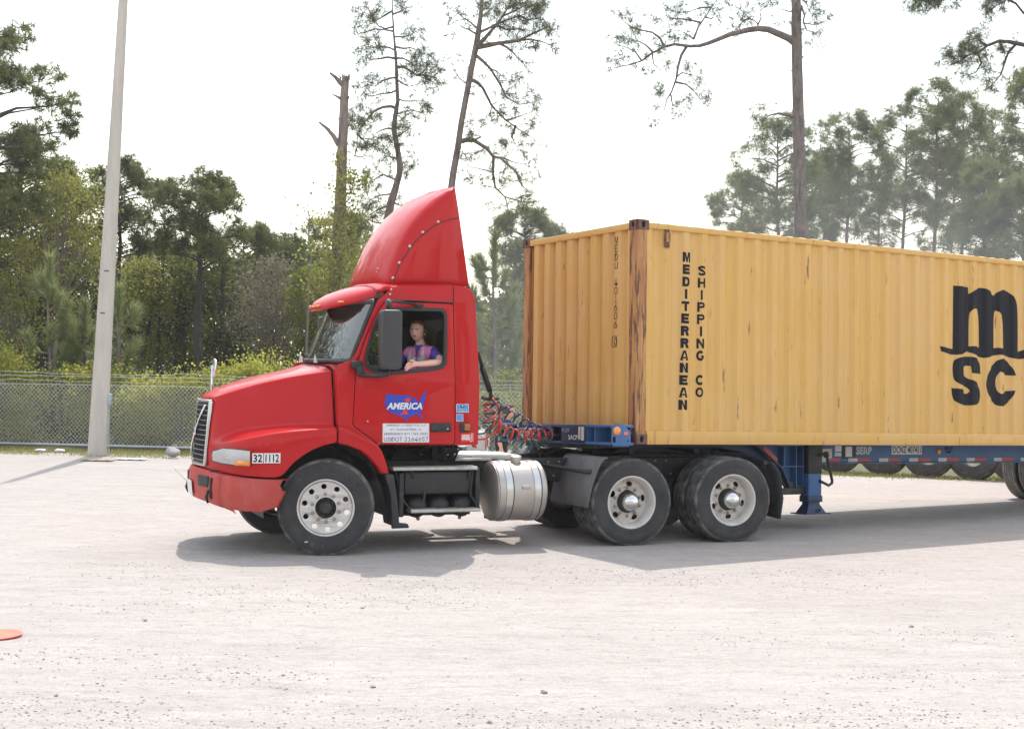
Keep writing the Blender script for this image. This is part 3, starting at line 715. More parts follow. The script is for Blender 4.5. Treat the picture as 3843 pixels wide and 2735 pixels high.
    for sg in (-1,):
        hm = empty('bonnet_mirror', TR)
        b = MB(); b.tube([(-.86, .95, 1.36), (-.865, .95, 1.75), (-.86, .95, 2.0)], .017, 8); b.build('stalk', mt['chrome'], hm, smooth=True)
        b = MB(); b.tube([(-.86, .95, 1.72), (-.78, .86, 1.68)], .012, 6); b.build('brace', mt['redfade'], hm)
        b = MB(); b.lathe([(0, -.025), (.06, -.022), (.1, -.01), (.11, .004), (.1, .01), (0, .012)], (-.845, .95, 1.97), (-.97, -.1, .08), 24); b.build('mirror_head', mt['chrome'], hm, smooth=True)
build_nose()

def arc(cx, cz, r, a0, a1, n): return [(cx + r * math.cos(R(a0 + (a1 - a0) * i / n)), cz + r * math.sin(R(a0 + (a1 - a0) * i / n))) for i in range(n + 1)]

def build_cab():
    cab = empty('cab', TR)
    door = round_poly([(.296, 1.382), (.587, 1.177), (1.443, 1.171), (1.445, 1.85), (1.427, 2.712), (.655, 2.722), (.585, 2.62), (.446, 2.34), (.345, 2.05), (.325, 1.93)], .035, 3)
    win = round_poly([(.448, 2.0), (.62, 1.935), (1.20, 1.998), (1.33, 2.03), (1.338, 2.50), (1.33, 2.644), (.70, 2.640), (.57, 2.55), (.445, 2.15)], .075, 4)
    side = [(.135, 1.37), (.296, 1.30), (.575, 1.168), (1.717, 1.165), (1.735, 1.84), (1.688, 2.74), (1.662, 2.84), (1.60, 2.895), (1.43, 2.912), (.72, 2.88), (.66, 2.80), (.575, 2.735), (.53, 2.64), (.335, 2.17), (.285, 2.09), (.20, 2.045), (.135, 2.03)]
    for sg in (1, -1):
        fold_panel(side, [offset_poly(door, .009)], sg, 0, .04).build('side_panel', mt['red'], cab, bevel=.012)
        d = empty('door', TR)
        fold_panel(door, [win], sg, .004, .035).build('door_skin', mt['red'], d, bevel=.008)
        fold_panel(offset_poly(door, -.02), [offset_poly(win, .01)], sg, -.05, .03).build('door_lining', mt['interior'], d)
        fold_panel(offset_poly(win, .022), [offset_poly(win, -.016)], sg, .012, .05, folds=()).build('window_seal', mt['black'], d, bevel=.006)
        if sg < 0: fold_panel(win, (), sg, -.012, .004, folds=()).build('window_glass', mt['glass'], d)
        h = MB(); h.box((1.28, -(ysurf(1.357) + .016) * sg, 1.357), (.236, .03, .098)); h.build('handle', mt['black'], d, bevel=.014)
        h = MB(); h.box((1.242, -(ysurf(1.36) + .034) * sg, 1.362), (.14, .014, .06)); h.build('handle_grip', mt['frame'], d, bevel=.008)
        h = MB(); h.lathe([(0, -.006), (.009, -.005), (.011, 0)], (1.354, -(ysurf(1.342) + .032) * sg, 1.342), (0, sg, 0), 12); h.build('lock', mt['strap'], d)
        h = MB(); h.lathe([(0, -.006), (.008, -.005), (.010, 0)], (.456, -(ysurf(1.425) + .004) * sg, 1.425), (0, sg, 0), 12); h.build('rivet', mt['strap'], d)
        fold_panel(offset_poly(side, -.03), [offset_poly(door, -.03)], sg, -.06, .02).build('side_lining', mt['interior'], cab)
        # marker lamp behind the door
        ml = empty('marker_lamp', TR)
        h = MB(); h.box((1.562, -(ysurf(1.357) + .008) * sg, 1.357), (.122, .03, .098)); h.build('housing', mt['black'], ml, bevel=.014)
        h = MB(); h.box((1.585, -(ysurf(1.357) + .024) * sg, 1.36), (.065, .012, .075)); h.build('lens', mt['amberdark'], ml, bevel=.008)
        # mirror on its tube frame
        m = empty('door_mirror', TR)
        yq = 1.40
        prof = round_poly([(-.115, -.32), (.115, -.32), (.115, .32), (-.115, .32)], .05, 4)
        b = MB(); secs = []
        for dy, sc in ((.09, .80), (.085, .93), (.06, 1.0), (-.03, 1.0), (-.065, .965), (-.08, .9), (-.085, .7)):
            secs.append([(.618 + px * sc - .02 * dy, (-yq + dy) * sg, 2.30 + pz * (1 - (1 - sc) * .36)) for px, pz in prof])
        b.loft(secs, closed=True, caps=True); b.build('mirror_shell', mt['grey'], m, angle=50)
        b = MB(); b.box((.618 + .113, (-yq + .005) * sg, 2.30), (.008, .115, .56)); b.build('mirror_glass', mt['mirror'], m, bevel=.003)
        b = MB(); b.box((.325, -1.15 * sg, 2.03), (.12, .09, .09)); b.box((.352, -1.19 * sg, 1.965), (.085, .08, .11)); b.build('mirror_foot', mt['black'], m, bevel=.02)
        b = MB(); b.tube([(.345, -1.21 * sg, 1.925), (.50, -1.33 * sg, 1.915), (.60, -1.395 * sg, 1.93), (.618, -1.40 * sg, 1.99)], .024, 8); b.build('lower_arm', mt['black'], m, smooth=True)
        b = MB(); b.tube([(1.04, -1.09 * sg, 2.69), (.70, -1.26 * sg, 2.715), (.63, -1.34 * sg, 2.71), (.618, -1.39 * sg, 2.62)], .014, 7); b.build('upper_arm', mt['black'], m, smooth=True)
        b = MB(); b.tube([(.62, -1.30 * sg, 2.73), (.615, -1.33 * sg, 2.63)], .032, 10); b.build('mirror_motor', mt['grey'], m, smooth=True)
        b = MB(); b.box((1.02, -1.10 * sg, 2.69), (.12, .05, .03)); b.build('arm_bracket', mt['black'], m, bevel=.01)
    # steer the mirror shells a little
    # roof
    b = MB(); secs = []
    for x, zs, zc in ((.56, 2.84, 2.93), (.72, 2.88, 2.965), (1.0, 2.895, 2.985), (1.43, 2.912, 2.99), (1.58, 2.895, 2.97), (1.655, 2.835, 2.90)):
        hwd = ysurf(zs); secs.append([(x, -hwd * c, zs + (zc - zs) * (1 - abs(c) ** 3.0)) for c in (-1, -.97, -.88, -.6, 0, .6, .88, .97, 1)])
    b.loft(secs); b.build('roof', mt['red'], cab, smooth=True, solid=.03)
    b = MB(); b.box((1.1, 0, 2.78), (1.08, 2.08, .05)); b.build('headliner', mt['interior'], cab)
    # roof gutter seam behind the door
    for sg in (1, -1):
        b = MB(); b.tube([(1.434, -(ysurf(2.9) + .001) * sg, 2.905), (1.436, -(ysurf(2.72) + .002) * sg, 2.72)], .006, 5); b.build('seam', mt['frame'], cab)
        b = MB(); b.tube([(.66, -(ysurf(2.735) + .0) * sg, 2.738), (1.0, -(ysurf(2.74) + .002) * sg, 2.735), (1.43, -(ysurf(2.72) + .002) * sg, 2.724)], .008, 5); b.build('rain_gutter', mt['frame'], cab)
    # back wall with window
    yb_o = [(-1.12, 1.165), (1.12, 1.165), (1.112, 1.84), (1.06, 2.74), (1.02, 2.88), (-1.02, 2.88), (-1.06, 2.74), (-1.112, 1.84)]
    bw = round_poly([(-.62, 2.10), (.80, 2.10), (.80, 2.60), (-.62, 2.60)], .08, 4)
    fold_panel(yb_o, [bw], 1, 0, .04, (1.84, 2.74), ymap=lambda x, y, z: (xback(z) - y, x, z)).build('back_wall', mt['red'], cab, bevel=.01)
    fold_panel(offset_poly(bw, .02), [offset_poly(bw, -.02)], 1, 0, .06, (), ymap=lambda x, y, z: (xback(z) + .01 - y, x, z)).build('rear_window_seal', mt['black'], cab)
    fold_panel(bw, (), 1, 0, .004, (), ymap=lambda x, y, z: (xback(z) - .02 - y, x, z)).build('rear_window', mt['dustyglass'], cab)
    fold_panel(offset_poly(yb_o, -.05), [offset_poly(bw, .005)], 1, 0, .02, (), ymap=lambda x, y, z: (1.585 - y + (z < 2.3) * .05, x, z)).build('back_lining', mt['interior'], cab)
    # cowl and firewall, floor
    b = MB(); ys = np.linspace(-1.09, 1.09, 13)
    b.loft([[(.125 + .0 * y, y, 1.985 if abs(y) > .9 else 2.02) for y in ys], [(.12 + .16 * y * y, y, 2.045 - .01 * abs(y)) for y in ys], [(.20 + .17 * y * y, y, 2.06) for y in ys]]); b.build('cowl', mt['red'], cab, smooth=True, solid=.02)
    b = MB(); b.box((.17, 0, 1.70), (.05, 2.16, .62)); b.build('firewall', mt['interior'], cab)
    b = MB(); b.box((.145, -.99, 1.68), (.03, .24, .60)); b.box((.145, .99, 1.68), (.03, .24, .60)); b.build('cowl_front', mt['red'], cab, bevel=.01)
    b = MB(); b.box((.95, 0, 1.21), (1.5, 2.14, .06)); b.build('floor', mt['frame'], cab)
    # windscreen
    def wx(y, t): return (.10 + .26 * t) + .17 * y * y
    def wz(t): return 2.065 + .655 * t
    ys = np.linspace(-1.03, 1.03, 17)
    wsn = empty('windscreen', TR)
    b = MB(); b.loft([[(wx(y, t), y * (1 - .015 * t), wz(t)) for y in ys] for t in np.linspace(0, 1, 6)]); b.build('pane', mt['windscreen'], wsn, smooth=True)
    lp = [(wx(y, 0), y, wz(0)) for y in ys] + [(wx(1.04, t), 1.04 - .015 * t, wz(t)) for t in (.05, .3, .6, .95)] + [(wx(y, 1), y * .985, wz(1)) for y in ys[::-1]] + [(wx(1.04, t), -1.04 + .015 * t, wz(t)) for t in (.95, .6, .3, .05)]
    b = MB(); b.tube(lp + lp[:1], .03, 6); b.build('rubber_seal', mt['black'], wsn, smooth=True)
    for yl in (.05, -.62):
        b = MB(); b.tube([(wx(yl, 0) - .03, yl, 2.06), (wx(yl, .1) - .02, yl + .05, 2.11), (wx(yl + .35, .14) - .015, yl + .42, 2.15)], .008, 5); b.build('wiper', mt['black'], wsn)
    for yl in (-.32, .62):
        b = MB(); b.add([(wx(yl, 0) - .06, yl + .05, 2.045), (wx(yl, 0) - .03, yl - .02, 2.045), (wx(yl, 0) - .045, yl + .06, 2.145)], [(0, 1, 2)]); b.build('wiper_fin', mt['deck'], wsn, solid=.01)
    b = MB(); b.loft([[(wx(y, 1) + .03, y, 2.70) for y in np.linspace(-.9, .35, 6)], [(wx(y, .72) + .03, y, 2.545 + .03 * abs(y + .3)) for y in np.linspace(-.84, .28, 6)]]); b.build('sun_blind', mt['interior'], wsn, solid=.012)
    # outside visor with marker lights
    def vis(y):
        return [(.15 + .45 * y * y, y, 2.633 + .125 * y * y), (.095 + .49 * y * y, y, 2.628 + .13 * y * y), (.10 + .48 * y * y, y, 2.675 + .11 * y * y), (.155 + .43 * y * y, y, 2.745 + .075 * y * y), (.30 + .30 * y * y, y, 2.83 + .025 * y * y), (.50 + .14 * y * y, y, 2.905 - .02 * y * y), (.73, y, 2.955 - .065 * y * y)]
    b = MB(); b.loft([vis(y) for y in np.linspace(-1.045, 1.045, 25)]); v = b.build('sun_visor', mt['red'], TR, smooth=True, solid=.012)
    for y in (-.62, -.2, -.08, .08, .42):
        p = vis(y); q = Vector(p[2]); sl = math.atan2(1.0 * y, 1); b = MB(); b.box(q + Vector((-.006, 0, .003)), (.03, .085, .022), Matrix.Rotation(-math.atan(1.0 * y), 3, 'Z')); b.build('marker_light', mt['amber'], v, bevel=.006)
    for sg in (1, -1):
        for x, z in ((.718, 2.852), (.703, 2.80)):
            b = MB(); b.lathe([(0, -.012), (.010, -.01), (.013, 0)], (x, -(ysurf(z) + .004) * sg, z), (0, sg, 0), 12); b.build('rivet', mt['strap'], v)
        # rear wing flare behind the front wheel
        fl = [(.125, 1.372), (.205, 1.362), (.335, 1.29), (.46, 1.235), (.559, 1.175), (.61, 1.10), (.655, .98), (.69, .864), (.603, .865), (.549, .945), (.469, 1.035), (.364, 1.115), (.25, 1.162), (.125, 1.19)]
        b = MB(); b.prism(fl, -1.195 * sg, -1.0 * sg); b.build('wing_flare', mt['red'], cab, bevel=.02, seg=3)
    # inside
    st = empty('driver_seat', TR)
    b = MB(); b.box((1.22, -.55, 1.78), (.5, .5, .14)); b.build('cushion', mt['seat'], st, bevel=.05, seg=3)
    b = MB(); b.box((1.50, -.55, 2.12), (.13, .5, .66), Matrix.Rotation(R(10), 3, 'Y')); b.build('backrest', mt['seat'], st, bevel=.06, seg=4)
    b = MB(); b.box((1.565, -.55, 2.44), (.1, .30, .2), Matrix.Rotation(R(10), 3, 'Y')); b.build('headrest', mt['seat'], st, bevel=.05, seg=3)
    b = MB(); b.box((1.22, -.55, 1.48), (.35, .35, .48)); b.build('pedestal', mt['frame'], st)
    st2 = dup(st, TR); st2.location = (-.17, 1.08, -.04); st2.name = 'passenger_seat'
    b = MB(); b.box((.42, 0, 1.86), (.40, 2.0, .36)); b.build('dashboard', mt['interior'], TR, bevel=.05, seg=3)
    sw = empty('steering_wheel', TR)
    o, ax = Vector((.72, -.55, 2.03)), Vector((.80, 0, .6)).normalized()
    b = MB(); b.lathe([(.22 + .014 * math.cos(a), .014 * math.sin(a)) for a in np.linspace(0, 2 * math.pi, 9)], o, ax, 36); b.build('wheel_rim', mt['black'], sw, smooth=True)
    u = ax.orthogonal().normalized(); w2 = ax.cross(u); b = MB()
    for k in range(3):
        a = 2 * math.pi * k / 3 + .5; b.tube([o - ax * .02, o + (u * math.cos(a) + w2 * math.sin(a)) * .22], .012, 6)
    b.tube([o - ax * .03, o - ax * .35], .03, 8); b.build('spokes', mt['black'], sw)
build_cab()

def build_fairing():
    fr = empty('roof_fairing', TR)
    prof = [(.715, 2.915), (.735, 3.0), (.765, 3.1), (.83, 3.27), (.905, 3.44), (1.0, 3.60), (1.115, 3.745), (1.25, 3.87), (1.38, 3.955), (1.49, 4.02)]
    def xr(z): return lerp_tab([(2.9, 1.678), (3.687, 1.552), (4.02, 1.492)], z)
    secs = []
    for x, z in prof:
        xr_ = xr(z); k = min(1, (xr_ - x) / .35)
        half = [(xr_, -.875, z), (x + (xr_ - x) * .6, -.878, z), (x + .20 * k, -.875, z), (x + .11 * k, -.865, z), (x + .05 * k, -.83, z), (x + .015 * k, -.76, z), (x - .02 * k, -.5, z + .02), (x - .035 * k, 0, z + .035)]
        secs.append(half + [(a, -b, c) for a, b, c in half[-2::-1]])
    b = MB(); b.loft(secs); b.build('fairing_shell', mt['red'], fr, smooth=True, solid=.012)
    sf = surf_finder(fr.children[0])
    seam = [(1.535, 3.682), (1.42, 3.655), (1.30, 3.607), (1.21, 3.548), (1.122, 3.474), (1.045, 3.40), (.977, 3.312), (.915, 3.22), (.864, 3.13), (.825, 3.03), (.80, 2.96), (.79, 2.925)]
    for sg in (1, -1):
        b = MB(); b.tube([(x, sf(x, z, sg, .001), z) for x, z in seam], .0055, 5); b.build('panel_seam', mt['frame'], fr)
        for x, z in ((1.30, 3.628), (1.125, 3.505), (.98, 3.343), (.868, 3.158), (.80, 2.99)):
            b = MB(); b.lathe([(0, -.012), (.012, -.009), (.016, -.003), (.017, .004)], (x, sf(x, z, sg), z), (0, sg, 0), 14); b.build('screw', mt['strap'], fr)
        b = MB(); b.tube([(.72, -.80 * sg, 2.908), (.86, -.875 * sg, 2.906), (1.68, -.88 * sg, 2.906)], .008, 5); b.build('base_seam', mt['frame'], fr)
    for y, z in ((-.52, 3.10), (-.47, 3.11), (-.49, 3.07), (.55, 3.03)):
        h = sf.tree.ray_cast(Vector((-1, y, z)), Vector((1, 0, 0)))[0]; b = MB(); b.lathe([(0, -.008), (.012, -.006), (.014, .006)], h, (1, 0, -.3), 8); b.build('bolt', mt['nut'], fr)
build_fairing()

def build_decals():
    def pl(z, d=.008): return -(ysurf(z) + d)
    d = empty('door_decal', TR); d['label'] = 'blue map of the United States with white AMERICA lettering and a red figure 1'
    us = [(.663, 1.72), (.78, 1.708), (.902, 1.704), (.942, 1.694), (.95, 1.684), (.961, 1.684), (.967, 1.636), (.977, 1.638), (.974, 1.674), (.987, 1.681), (1.001, 1.669), (1.007, 1.636), (1.033, 1.638), (1.051, 1.684), (1.08, 1.71), (1.082, 1.738), (1.101, 1.742), (1.12, 1.723), (1.107, 1.7), (1.11, 1.674), (1.091, 1.656), (1.09, 1.608), (1.074, 1.567), (1.053, 1.537), (1.054, 1.506), (1.077, 1.465), (1.071, 1.448), (1.054, 1.453), (1.035, 1.493), (1.011, 1.501), (.974, 1.496), (.974, 1.481), (.921, 1.476), (.903, 1.453), (.901, 1.43), (.885, 1.432), (.866, 1.463), (.832, 1.468), (.81, 1.491), (.752, 1.501), (.71, 1.521), (.668, 1.551), (.649, 1.597), (.645, 1.642), (.655, 1.677)]
    b = MB(); b.prism(us, 0, .003, fn=lambda x, y, z: (x, pl(z) + y, z)); b.build('map', mt['mapblue'], d)
    b = MB()
    for poly in ([(.855, 1.663), (.929, 1.681), (.93, 1.635), (.877, 1.635), (.879, 1.658)], [(.852, 1.549), (.896, 1.549), (.897, 1.516), (.916, 1.506), (.913, 1.498), (.821, 1.498), (.823, 1.508), (.847, 1.514)]):
        b.prism(poly, 0, .003, fn=lambda x, y, z: (x, pl(z, .011) + y, z))
    b.build('figure_one', mt['printred'], d)
    text('AMERICA', .09, mt['white'], d, (.866, pl(1.59, .014), 1.59), (1, 0, 0), (0, 0, 1), fit=(.405, .074), bold=.0035, shear=.22)
    s = empty('company_sign', TR); s['label'] = 'white sign with the haulier name and USDOT number in navy letters'
    b = MB(); b.prism([(.624, 1.196), (1.149, 1.196), (1.149, 1.401), (.624, 1.401)], 0, .003, fn=lambda x, y, z: (x, pl(z) + y, z)); b.build('plate', mt['white'], s)
    for t, z, w, h, bo in (('AMERICA 1 LOGISTICS, LLC', 1.380, .45, .023, 0.0), ('ST. AUGUSTINE, FL', 1.334, .36, .024, 0.0), ('EMERGENCY 877-742-5031', 1.289, .495, .027, 0.0), ('USDOT 2164657', 1.231, .50, .046, 0.0)):
        text(t, .04, mt['navy'], s, (.887, pl(z, .0105), z), (1, 0, 0), (0, 0, 1), fit=(w, h), bold=bo)
    k = empty('cab_sticker', TR)
    b = MB(); b.prism([(1.461, 1.521), (1.605, 1.521), (1.605, 1.613), (1.461, 1.613)], 0, .002, fn=lambda x, y, z: (x, pl(z) + y, z)); b.build('border', mt['white'], k)
    b = MB(); b.prism([(1.467, 1.528), (1.599, 1.528), (1.599, 1.607), (1.467, 1.607)], 0, .002, fn=lambda x, y, z: (x, pl(z, .010) + y, z)); b.build('print', mt['skyblue'], k)
    b = MB(); b.prism([(1.512, 1.573), (1.551, 1.573), (1.551, 1.609), (1.512, 1.609)], 0, .002, fn=lambda x, y, z: (x, pl(z, .012) + y, z)); b.build('emblem', mt['ink'], k)
    b = MB(); b.lathe([(0, 0), (.011, 0)], (1.531, pl(1.594, .0135), 1.594), (0, 1, 0), 12); b.build('globe', mt['white'], k)
    text('Electronic Logs', .02, mt['white'], k, (1.533, pl(1.555, .0125), 1.555), (1, 0, 0), (0, 0, 1), fit=(.105, .014))
    text('on Board', .02, mt['white'], k, (1.533, pl(1.538, .0125), 1.538), (1, 0, 0), (0, 0, 1), fit=(.065, .011))
    k = empty('cab_sticker', TR)
    b = MB(); b.prism([(1.462, 1.423), (1.542, 1.423), (1.542, 1.502), (1.462, 1.502)], 0, .002, fn=lambda x, y, z: (x, pl(z) + y, z)); b.build('border', mt['white'], k)
    b = MB(); b.prism([(1.467, 1.428), (1.537, 1.428), (1.537, 1.497), (1.467, 1.497)], 0, .002, fn=lambda x, y, z: (x, pl(z, .010) + y, z)); b.build('print', mt['skyblue'], k)
    k = empty('warning_label', TR)
    b = MB(); b.prism([(1.517, 1.195), (1.663, 1.195), (1.663, 1.293), (1.517, 1.293)], 0, .002, fn=lambda x, y, z: (x, pl(z, .006) + y, z)); b.build('backing', mt['printred'], k)
    b = MB()
    for i in range(5): b.box((1.572, pl(1.27, .0095), 1.272 - .011 * i), (.096, .002, .0075))
    for i in range(3): b.box((1.530 + .02 * i, pl(1.21, .0095), 1.222), (.012, .002, .006))
    b.box((1.60, pl(1.21, .0095), 1.222), (.05, .002, .006)); b.box((1.647, pl(1.29, .0095), 1.287), (.026, .002, .007))
    b.box((1.636, pl(1.25, .0095), 1.25), (.008, .002, .055)); b.box((1.655, pl(1.24, .0095), 1.24), (.005, .002, .075)); b.box((1.632, pl(1.2, .0095), 1.206), (.014, .002, .014))
    b.build('printing', mt['white'], k)
build_decals()

def build_chassis():
    for sg in (1, -1):
        b = MB(); b.box((2.25, -.43 * sg, .825), (6.2, .09, .27)); b.build('frame_rail', mt['frame'], TR, bevel=.01)
    b = MB()
    for x in (-.7, .4, 1.5, 2.3, 3.1, 3.9, 4.7, 5.25): b.box((x, 0, .83), (.12, .80, .2))
    b.build('crossmember', mt['frame'], TR)
    b = MB(); b.box((-.25, 0, 1.15), (1.0, .8, .75)); b.box((.9, 0, .85), (1.4, .6, .5)); b.build('engine', mt['frame'], TR, bevel=.05)
    for sg in (1, -1):
        b = MB(); pts = arc(0, .50, .66, -8, 188, 20); b.loft([[(x, -1.12 * sg, z) for x, z in pts], [(x, -.50 * sg, z) for x, z in pts]]); b.build('wheel_liner', mt['frame'], TR, smooth=True)
        b = MB(); b.box((-.0, -.50 * sg, .98), (1.15, .02, .7)); b.build('inner_wing', mt['frame'], TR)
    b = MB(); b.tube([(0, -.95, .44), (0, -.4, .40), (0, .4, .40), (0, .95, .44)], .06, 8); b.build('front_axle', mt['frame'], TR)
    # left-hand step assembly with battery box and air tanks
    for sg in (1, -1):
        stp = empty('cab_step', TR)
        for x0, x1, z, y0, y1 in ((.752, 1.722, .905, -1.13, -.92), (.96, 1.765, .443, -1.13, -.93)):
            b = MB(); b.box(((x0 + x1) / 2, (y0 + y1) / 2 * sg, z), (x1 - x0, y1 - y0, .035)); b.build('tread_plate', mt['deck'], stp, bevel=.006)
            b = MB()
            for i in range(26):
                x = x0 + (x1 - x0) * (i + .5) / 26
                for j in range(3): b.box((x, (y0 + .04 + .06 * j) * sg, z + .019), (.018, .035, .006), Matrix.Rotation(.6 if (i + j) % 2 else -.6, 3, 'Z'))
            b.build('grip_pattern', mt['strap'], stp)
        b = MB(); b.box((1.29, -.80 * sg, .745), (.78, .50, .25)); b.build('battery_box', mt['black'], stp, bevel=.02)
        b = MB()
        for x in (1.13,): b.box((x, -1.055 * sg, .60), (.02, .012, .12), Matrix.Rotation(.12, 3, 'Y'))
        b.build('hold_down_strap', mt['black'], stp)
        b = MB(); b.tube([(.96, -1.1 * sg, .455), (.86, -1.06 * sg, .60), (.80, -1.04 * sg, .89)], .012, 6); b.tube([(1.765, -1.1 * sg, .455), (1.66, -1.07 * sg, .60), (1.69, -1.05 * sg, .88)], .012, 6)
        b.tube([(.97, -1.08 * sg, .89), (1.0, -1.07 * sg, .80)], .012, 6); b.tube([(1.66, -1.08 * sg, .89), (1.64, -1.07 * sg, .78)], .012, 6); sb = b.build('step_bracket', mt['frame'], stp); sb['kind'] = 'stuff'
        for x, z, w_ in ((.86, .62, .46), (1.76, .66, .40)): b = MB(); b.box((x, (-.63 - w_ / 2) * sg, z), (.055, w_, .48)); b.build('support_plate', mt['frame'], stp, bevel=.01)
        b = MB(); b.box((1.31, -.62 * sg, .50), (.98, .10, .30)); b.build('back_plate', mt['frame'], stp)
        for x in (1.085, 1.345, 1.612):
            b = MB(); b.lathe([(0, -.055), (.05, -.05), (.09, -.033), (.112, -.01), (.122, .02), (.122, .5)], (x, -.94 * sg, .475), (0, sg, 0), 28); b.build('air_tank', mt['black'], stp, smooth=True)
        b = MB(); b.tube([(1.1, -.9 * sg, .36), (1.12, -.88 * sg, .33)], .02, 6); b.tube([(1.6, -.9 * sg, .36), (1.6, -.88 * sg, .33)], .02, 6); b.build('drain_cock', mt['nut'], stp)
        # front mudflap
        b = MB(); b.prism([(.652, .858), (.758, .85), (.80, .60), (.824, .405), (.828, .325), (.926, .313), (.945, .265), (.745, .262), (.742, .405), (.72, .65)], -1.13 * sg, -1.09 * sg); b.box((.755, -.90 * sg, .56), (.05, .42, .56), Matrix.Rotation(R(-9), 3, 'Y')); b.build('front_mudflap', mt['rubber'], TR, bevel=.012)
        # fuel tank
        ft = empty('fuel_tank', TR)
        c = (0, -.86 * sg, .628); r = .337
        b = MB(); b.lathe([(0, 1.925), (.12, 1.928), (.25, 1.935), (.305, 1.945), (r - .012, 1.958), (r - .012, 1.966), (r, 1.972), (r, 2.515), (r - .012, 2.521), (r - .02, 2.54), (.25, 2.555), (0, 2.56)], c, (1, 0, 0), 56); b.build('shell', mt['tank'], ft, angle=40)
        for x in (2.085, 2.42):
            b = MB(); b.lathe([(r + .002, x - .04), (r + .008, x - .038), (r + .008, x + .038), (r + .002, x + .04)], c, (1, 0, 0), 56); b.build('strap', mt['strap'], ft, angle=40)
            b = MB(); b.lathe([(r + .002, x + .042), (r + .005, x + .043), (r + .005, x + .052), (r + .002, x + .053)], c, (1, 0, 0), 56); b.build('strap_liner', mt['black'], ft)
        b = MB(); b.lathe([(.05, -.02), (.05, .025), (.062, .027), (.062, .06), (.05, .068), (0, .07)], (2.25, c[1] - .06 * sg, c[2] + r - .006), (0, -.14 * sg, 1), 20); b.build('filler_cap', mt['deck'], ft, angle=40)
        b = MB(); b.box((2.28, c[1] - (r + .003) * sg, .69), (.10, .006, .042)); b.build('maker_plate', mt['tank'], ft, bevel=.003)
        b = MB(); b.box((2.1, -.52 * sg, .55), (.08, .2, .55)); b.box((2.5, -.52 * sg, .55), (.08, .2, .55)); b.build('tank_bracket', mt['frame'], ft)
        # quarter fender ahead of the drive tyres
        q = empty('quarter_fender', TR)
        pr = [(3.25, 1.02), (3.20, 1.005), (3.155, .955), (3.10, .83), (3.04, .66), (3.0, .45)]
        b = MB(); b.loft([[(x - .10 * (1.25 - y), -y * sg, z) for x, z in pr] for j, y in enumerate((.36, .8, 1.25))]); b.build('sheet', mt['fender'], q, smooth=True, solid=.012)
        b = MB(); b.tube([(2.72, -.50 * sg, .89), (3.0, -.95 * sg, .85), (3.10, -1.14 * sg, .842)], .026, 10); b.build('support_tube', mt['black'], q, smooth=True)
        # rear mudflap
        b = MB(); b.loft([[(5.46 + .015 * math.sin(y * 9), -y * sg, .93), (5.54, -y * sg, .80 - .05 * (y < .9)), (5.57 + .02 * math.sin(y * 7), -y * sg, .5), (5.55, -y * sg, .26 - .03 * (y - .9))] for y in (.58, .75, .9, 1.05, 1.2)]); b.build('rear_mudflap', mt['rubber'], TR, smooth=True, solid=.012)
        b = MB(); b.box((5.35, -.8 * sg, .93), (.05, .75, .05)); b.build('flap_hanger', mt['frame'], TR)
    # deck plates, hoses tray, cab undergear
    b = MB(); b.box((2.09, -.12, 1.0), (.80, .75, .02), Matrix.Rotation(R(1.5), 3, 'Y')); b.build('deck_plate', mt['deck'], TR)
    b = MB(); b.box((2.05, -.52, .985), (.82, .05, .045), Matrix.Rotation(R(2.5), 3, 'Y')); b.build('deck_edge', mt['deck'], TR, bevel=.005)
    b = MB(); b.box((1.84, -.60, .966), (.46, .06, .03)); b.build('cable_tray', mt['deck'], TR, bevel=.005)
    b = MB()
    q = random.Random(5)
    for i in range(12):
        x = .75 + .9 * q.random(); y = -.95 + .7 * q.random()
        b.tube([(x, y, 1.16), (x + q.uniform(-.15, .15), y + q.uniform(-.1, .1), 1.08), (x + q.uniform(-.3, .3), y + q.uniform(-.1, .1), .97 + .08 * q.random())], q.uniform(.008, .02), 5)
    b.box((1.45, -.45, 1.06), (.10, .10, .2)); b.box((1.6, -.35, 1.08), (.2, .3, .1)); b.tube([(1.52, -.5, .95), (1.52, -.5, 1.15)], .05, 8)
    b.build('cab_undergear', mt['frame'], TR)['kind'] = 'stuff'
    # axles, springs, fifth wheel
    for x in (3.575, 4.895):
        b = MB(); b.tube([(x, -.6, .5), (x, -.2, .5), (x, 0, .5), (x, .2, .5), (x, .6, .5)], [.07, .08, .2, .08, .07], 12); b.build('drive_axle', mt['frame'], TR, smooth=True)
    b = MB()
    for x in (3.35, 4.15, 4.35, 5.15):
        for sg in (1, -1): b.tube([(x, -.45 * sg, .42), (x, -.45 * sg, .66)], .12, 12)
    b.build('air_spring', mt['rubber'], TR, smooth=True)
    f = empty('fifth_wheel', TR)
    b = MB(); b.prism([(3.70, 1.03), (3.78, 1.085), (4.30, 1.085), (4.62, 1.03), (4.72, .985), (4.55, .99), (4.3, 1.02), (3.85, 1.02)], -.45, .45); b.build('coupling_plate', mt['frame'], f, bevel=.012)
    b = MB(); b.box((4.2, -.3, 1.0), (.5, .1, .1)); b.box((4.2, .3, 1.0), (.5, .1, .1)); b.box((4.2, 0, .975), (1.3, .9, .02)); b.tube([(3.45, -.32, .98), (3.47, -.34, 1.03), (3.53, -.34, 1.05)], .03, 6); b.build('mounting', mt['frame'], f)
    b = MB()
    for i in range(14):
        b.lathe([(0, .012), (.012, .012), (.013, 0)], (2.55 + .14 * i, -.478, .92), (0, -1, 0), 6)
        b.lathe([(0, .012), (.012, .012), (.013, 0)], (2.62 + .14 * i, -.478, .76), (0, -1, 0), 6)
    b.build('frame_bolts', mt['nut'], TR)
build_chassis()

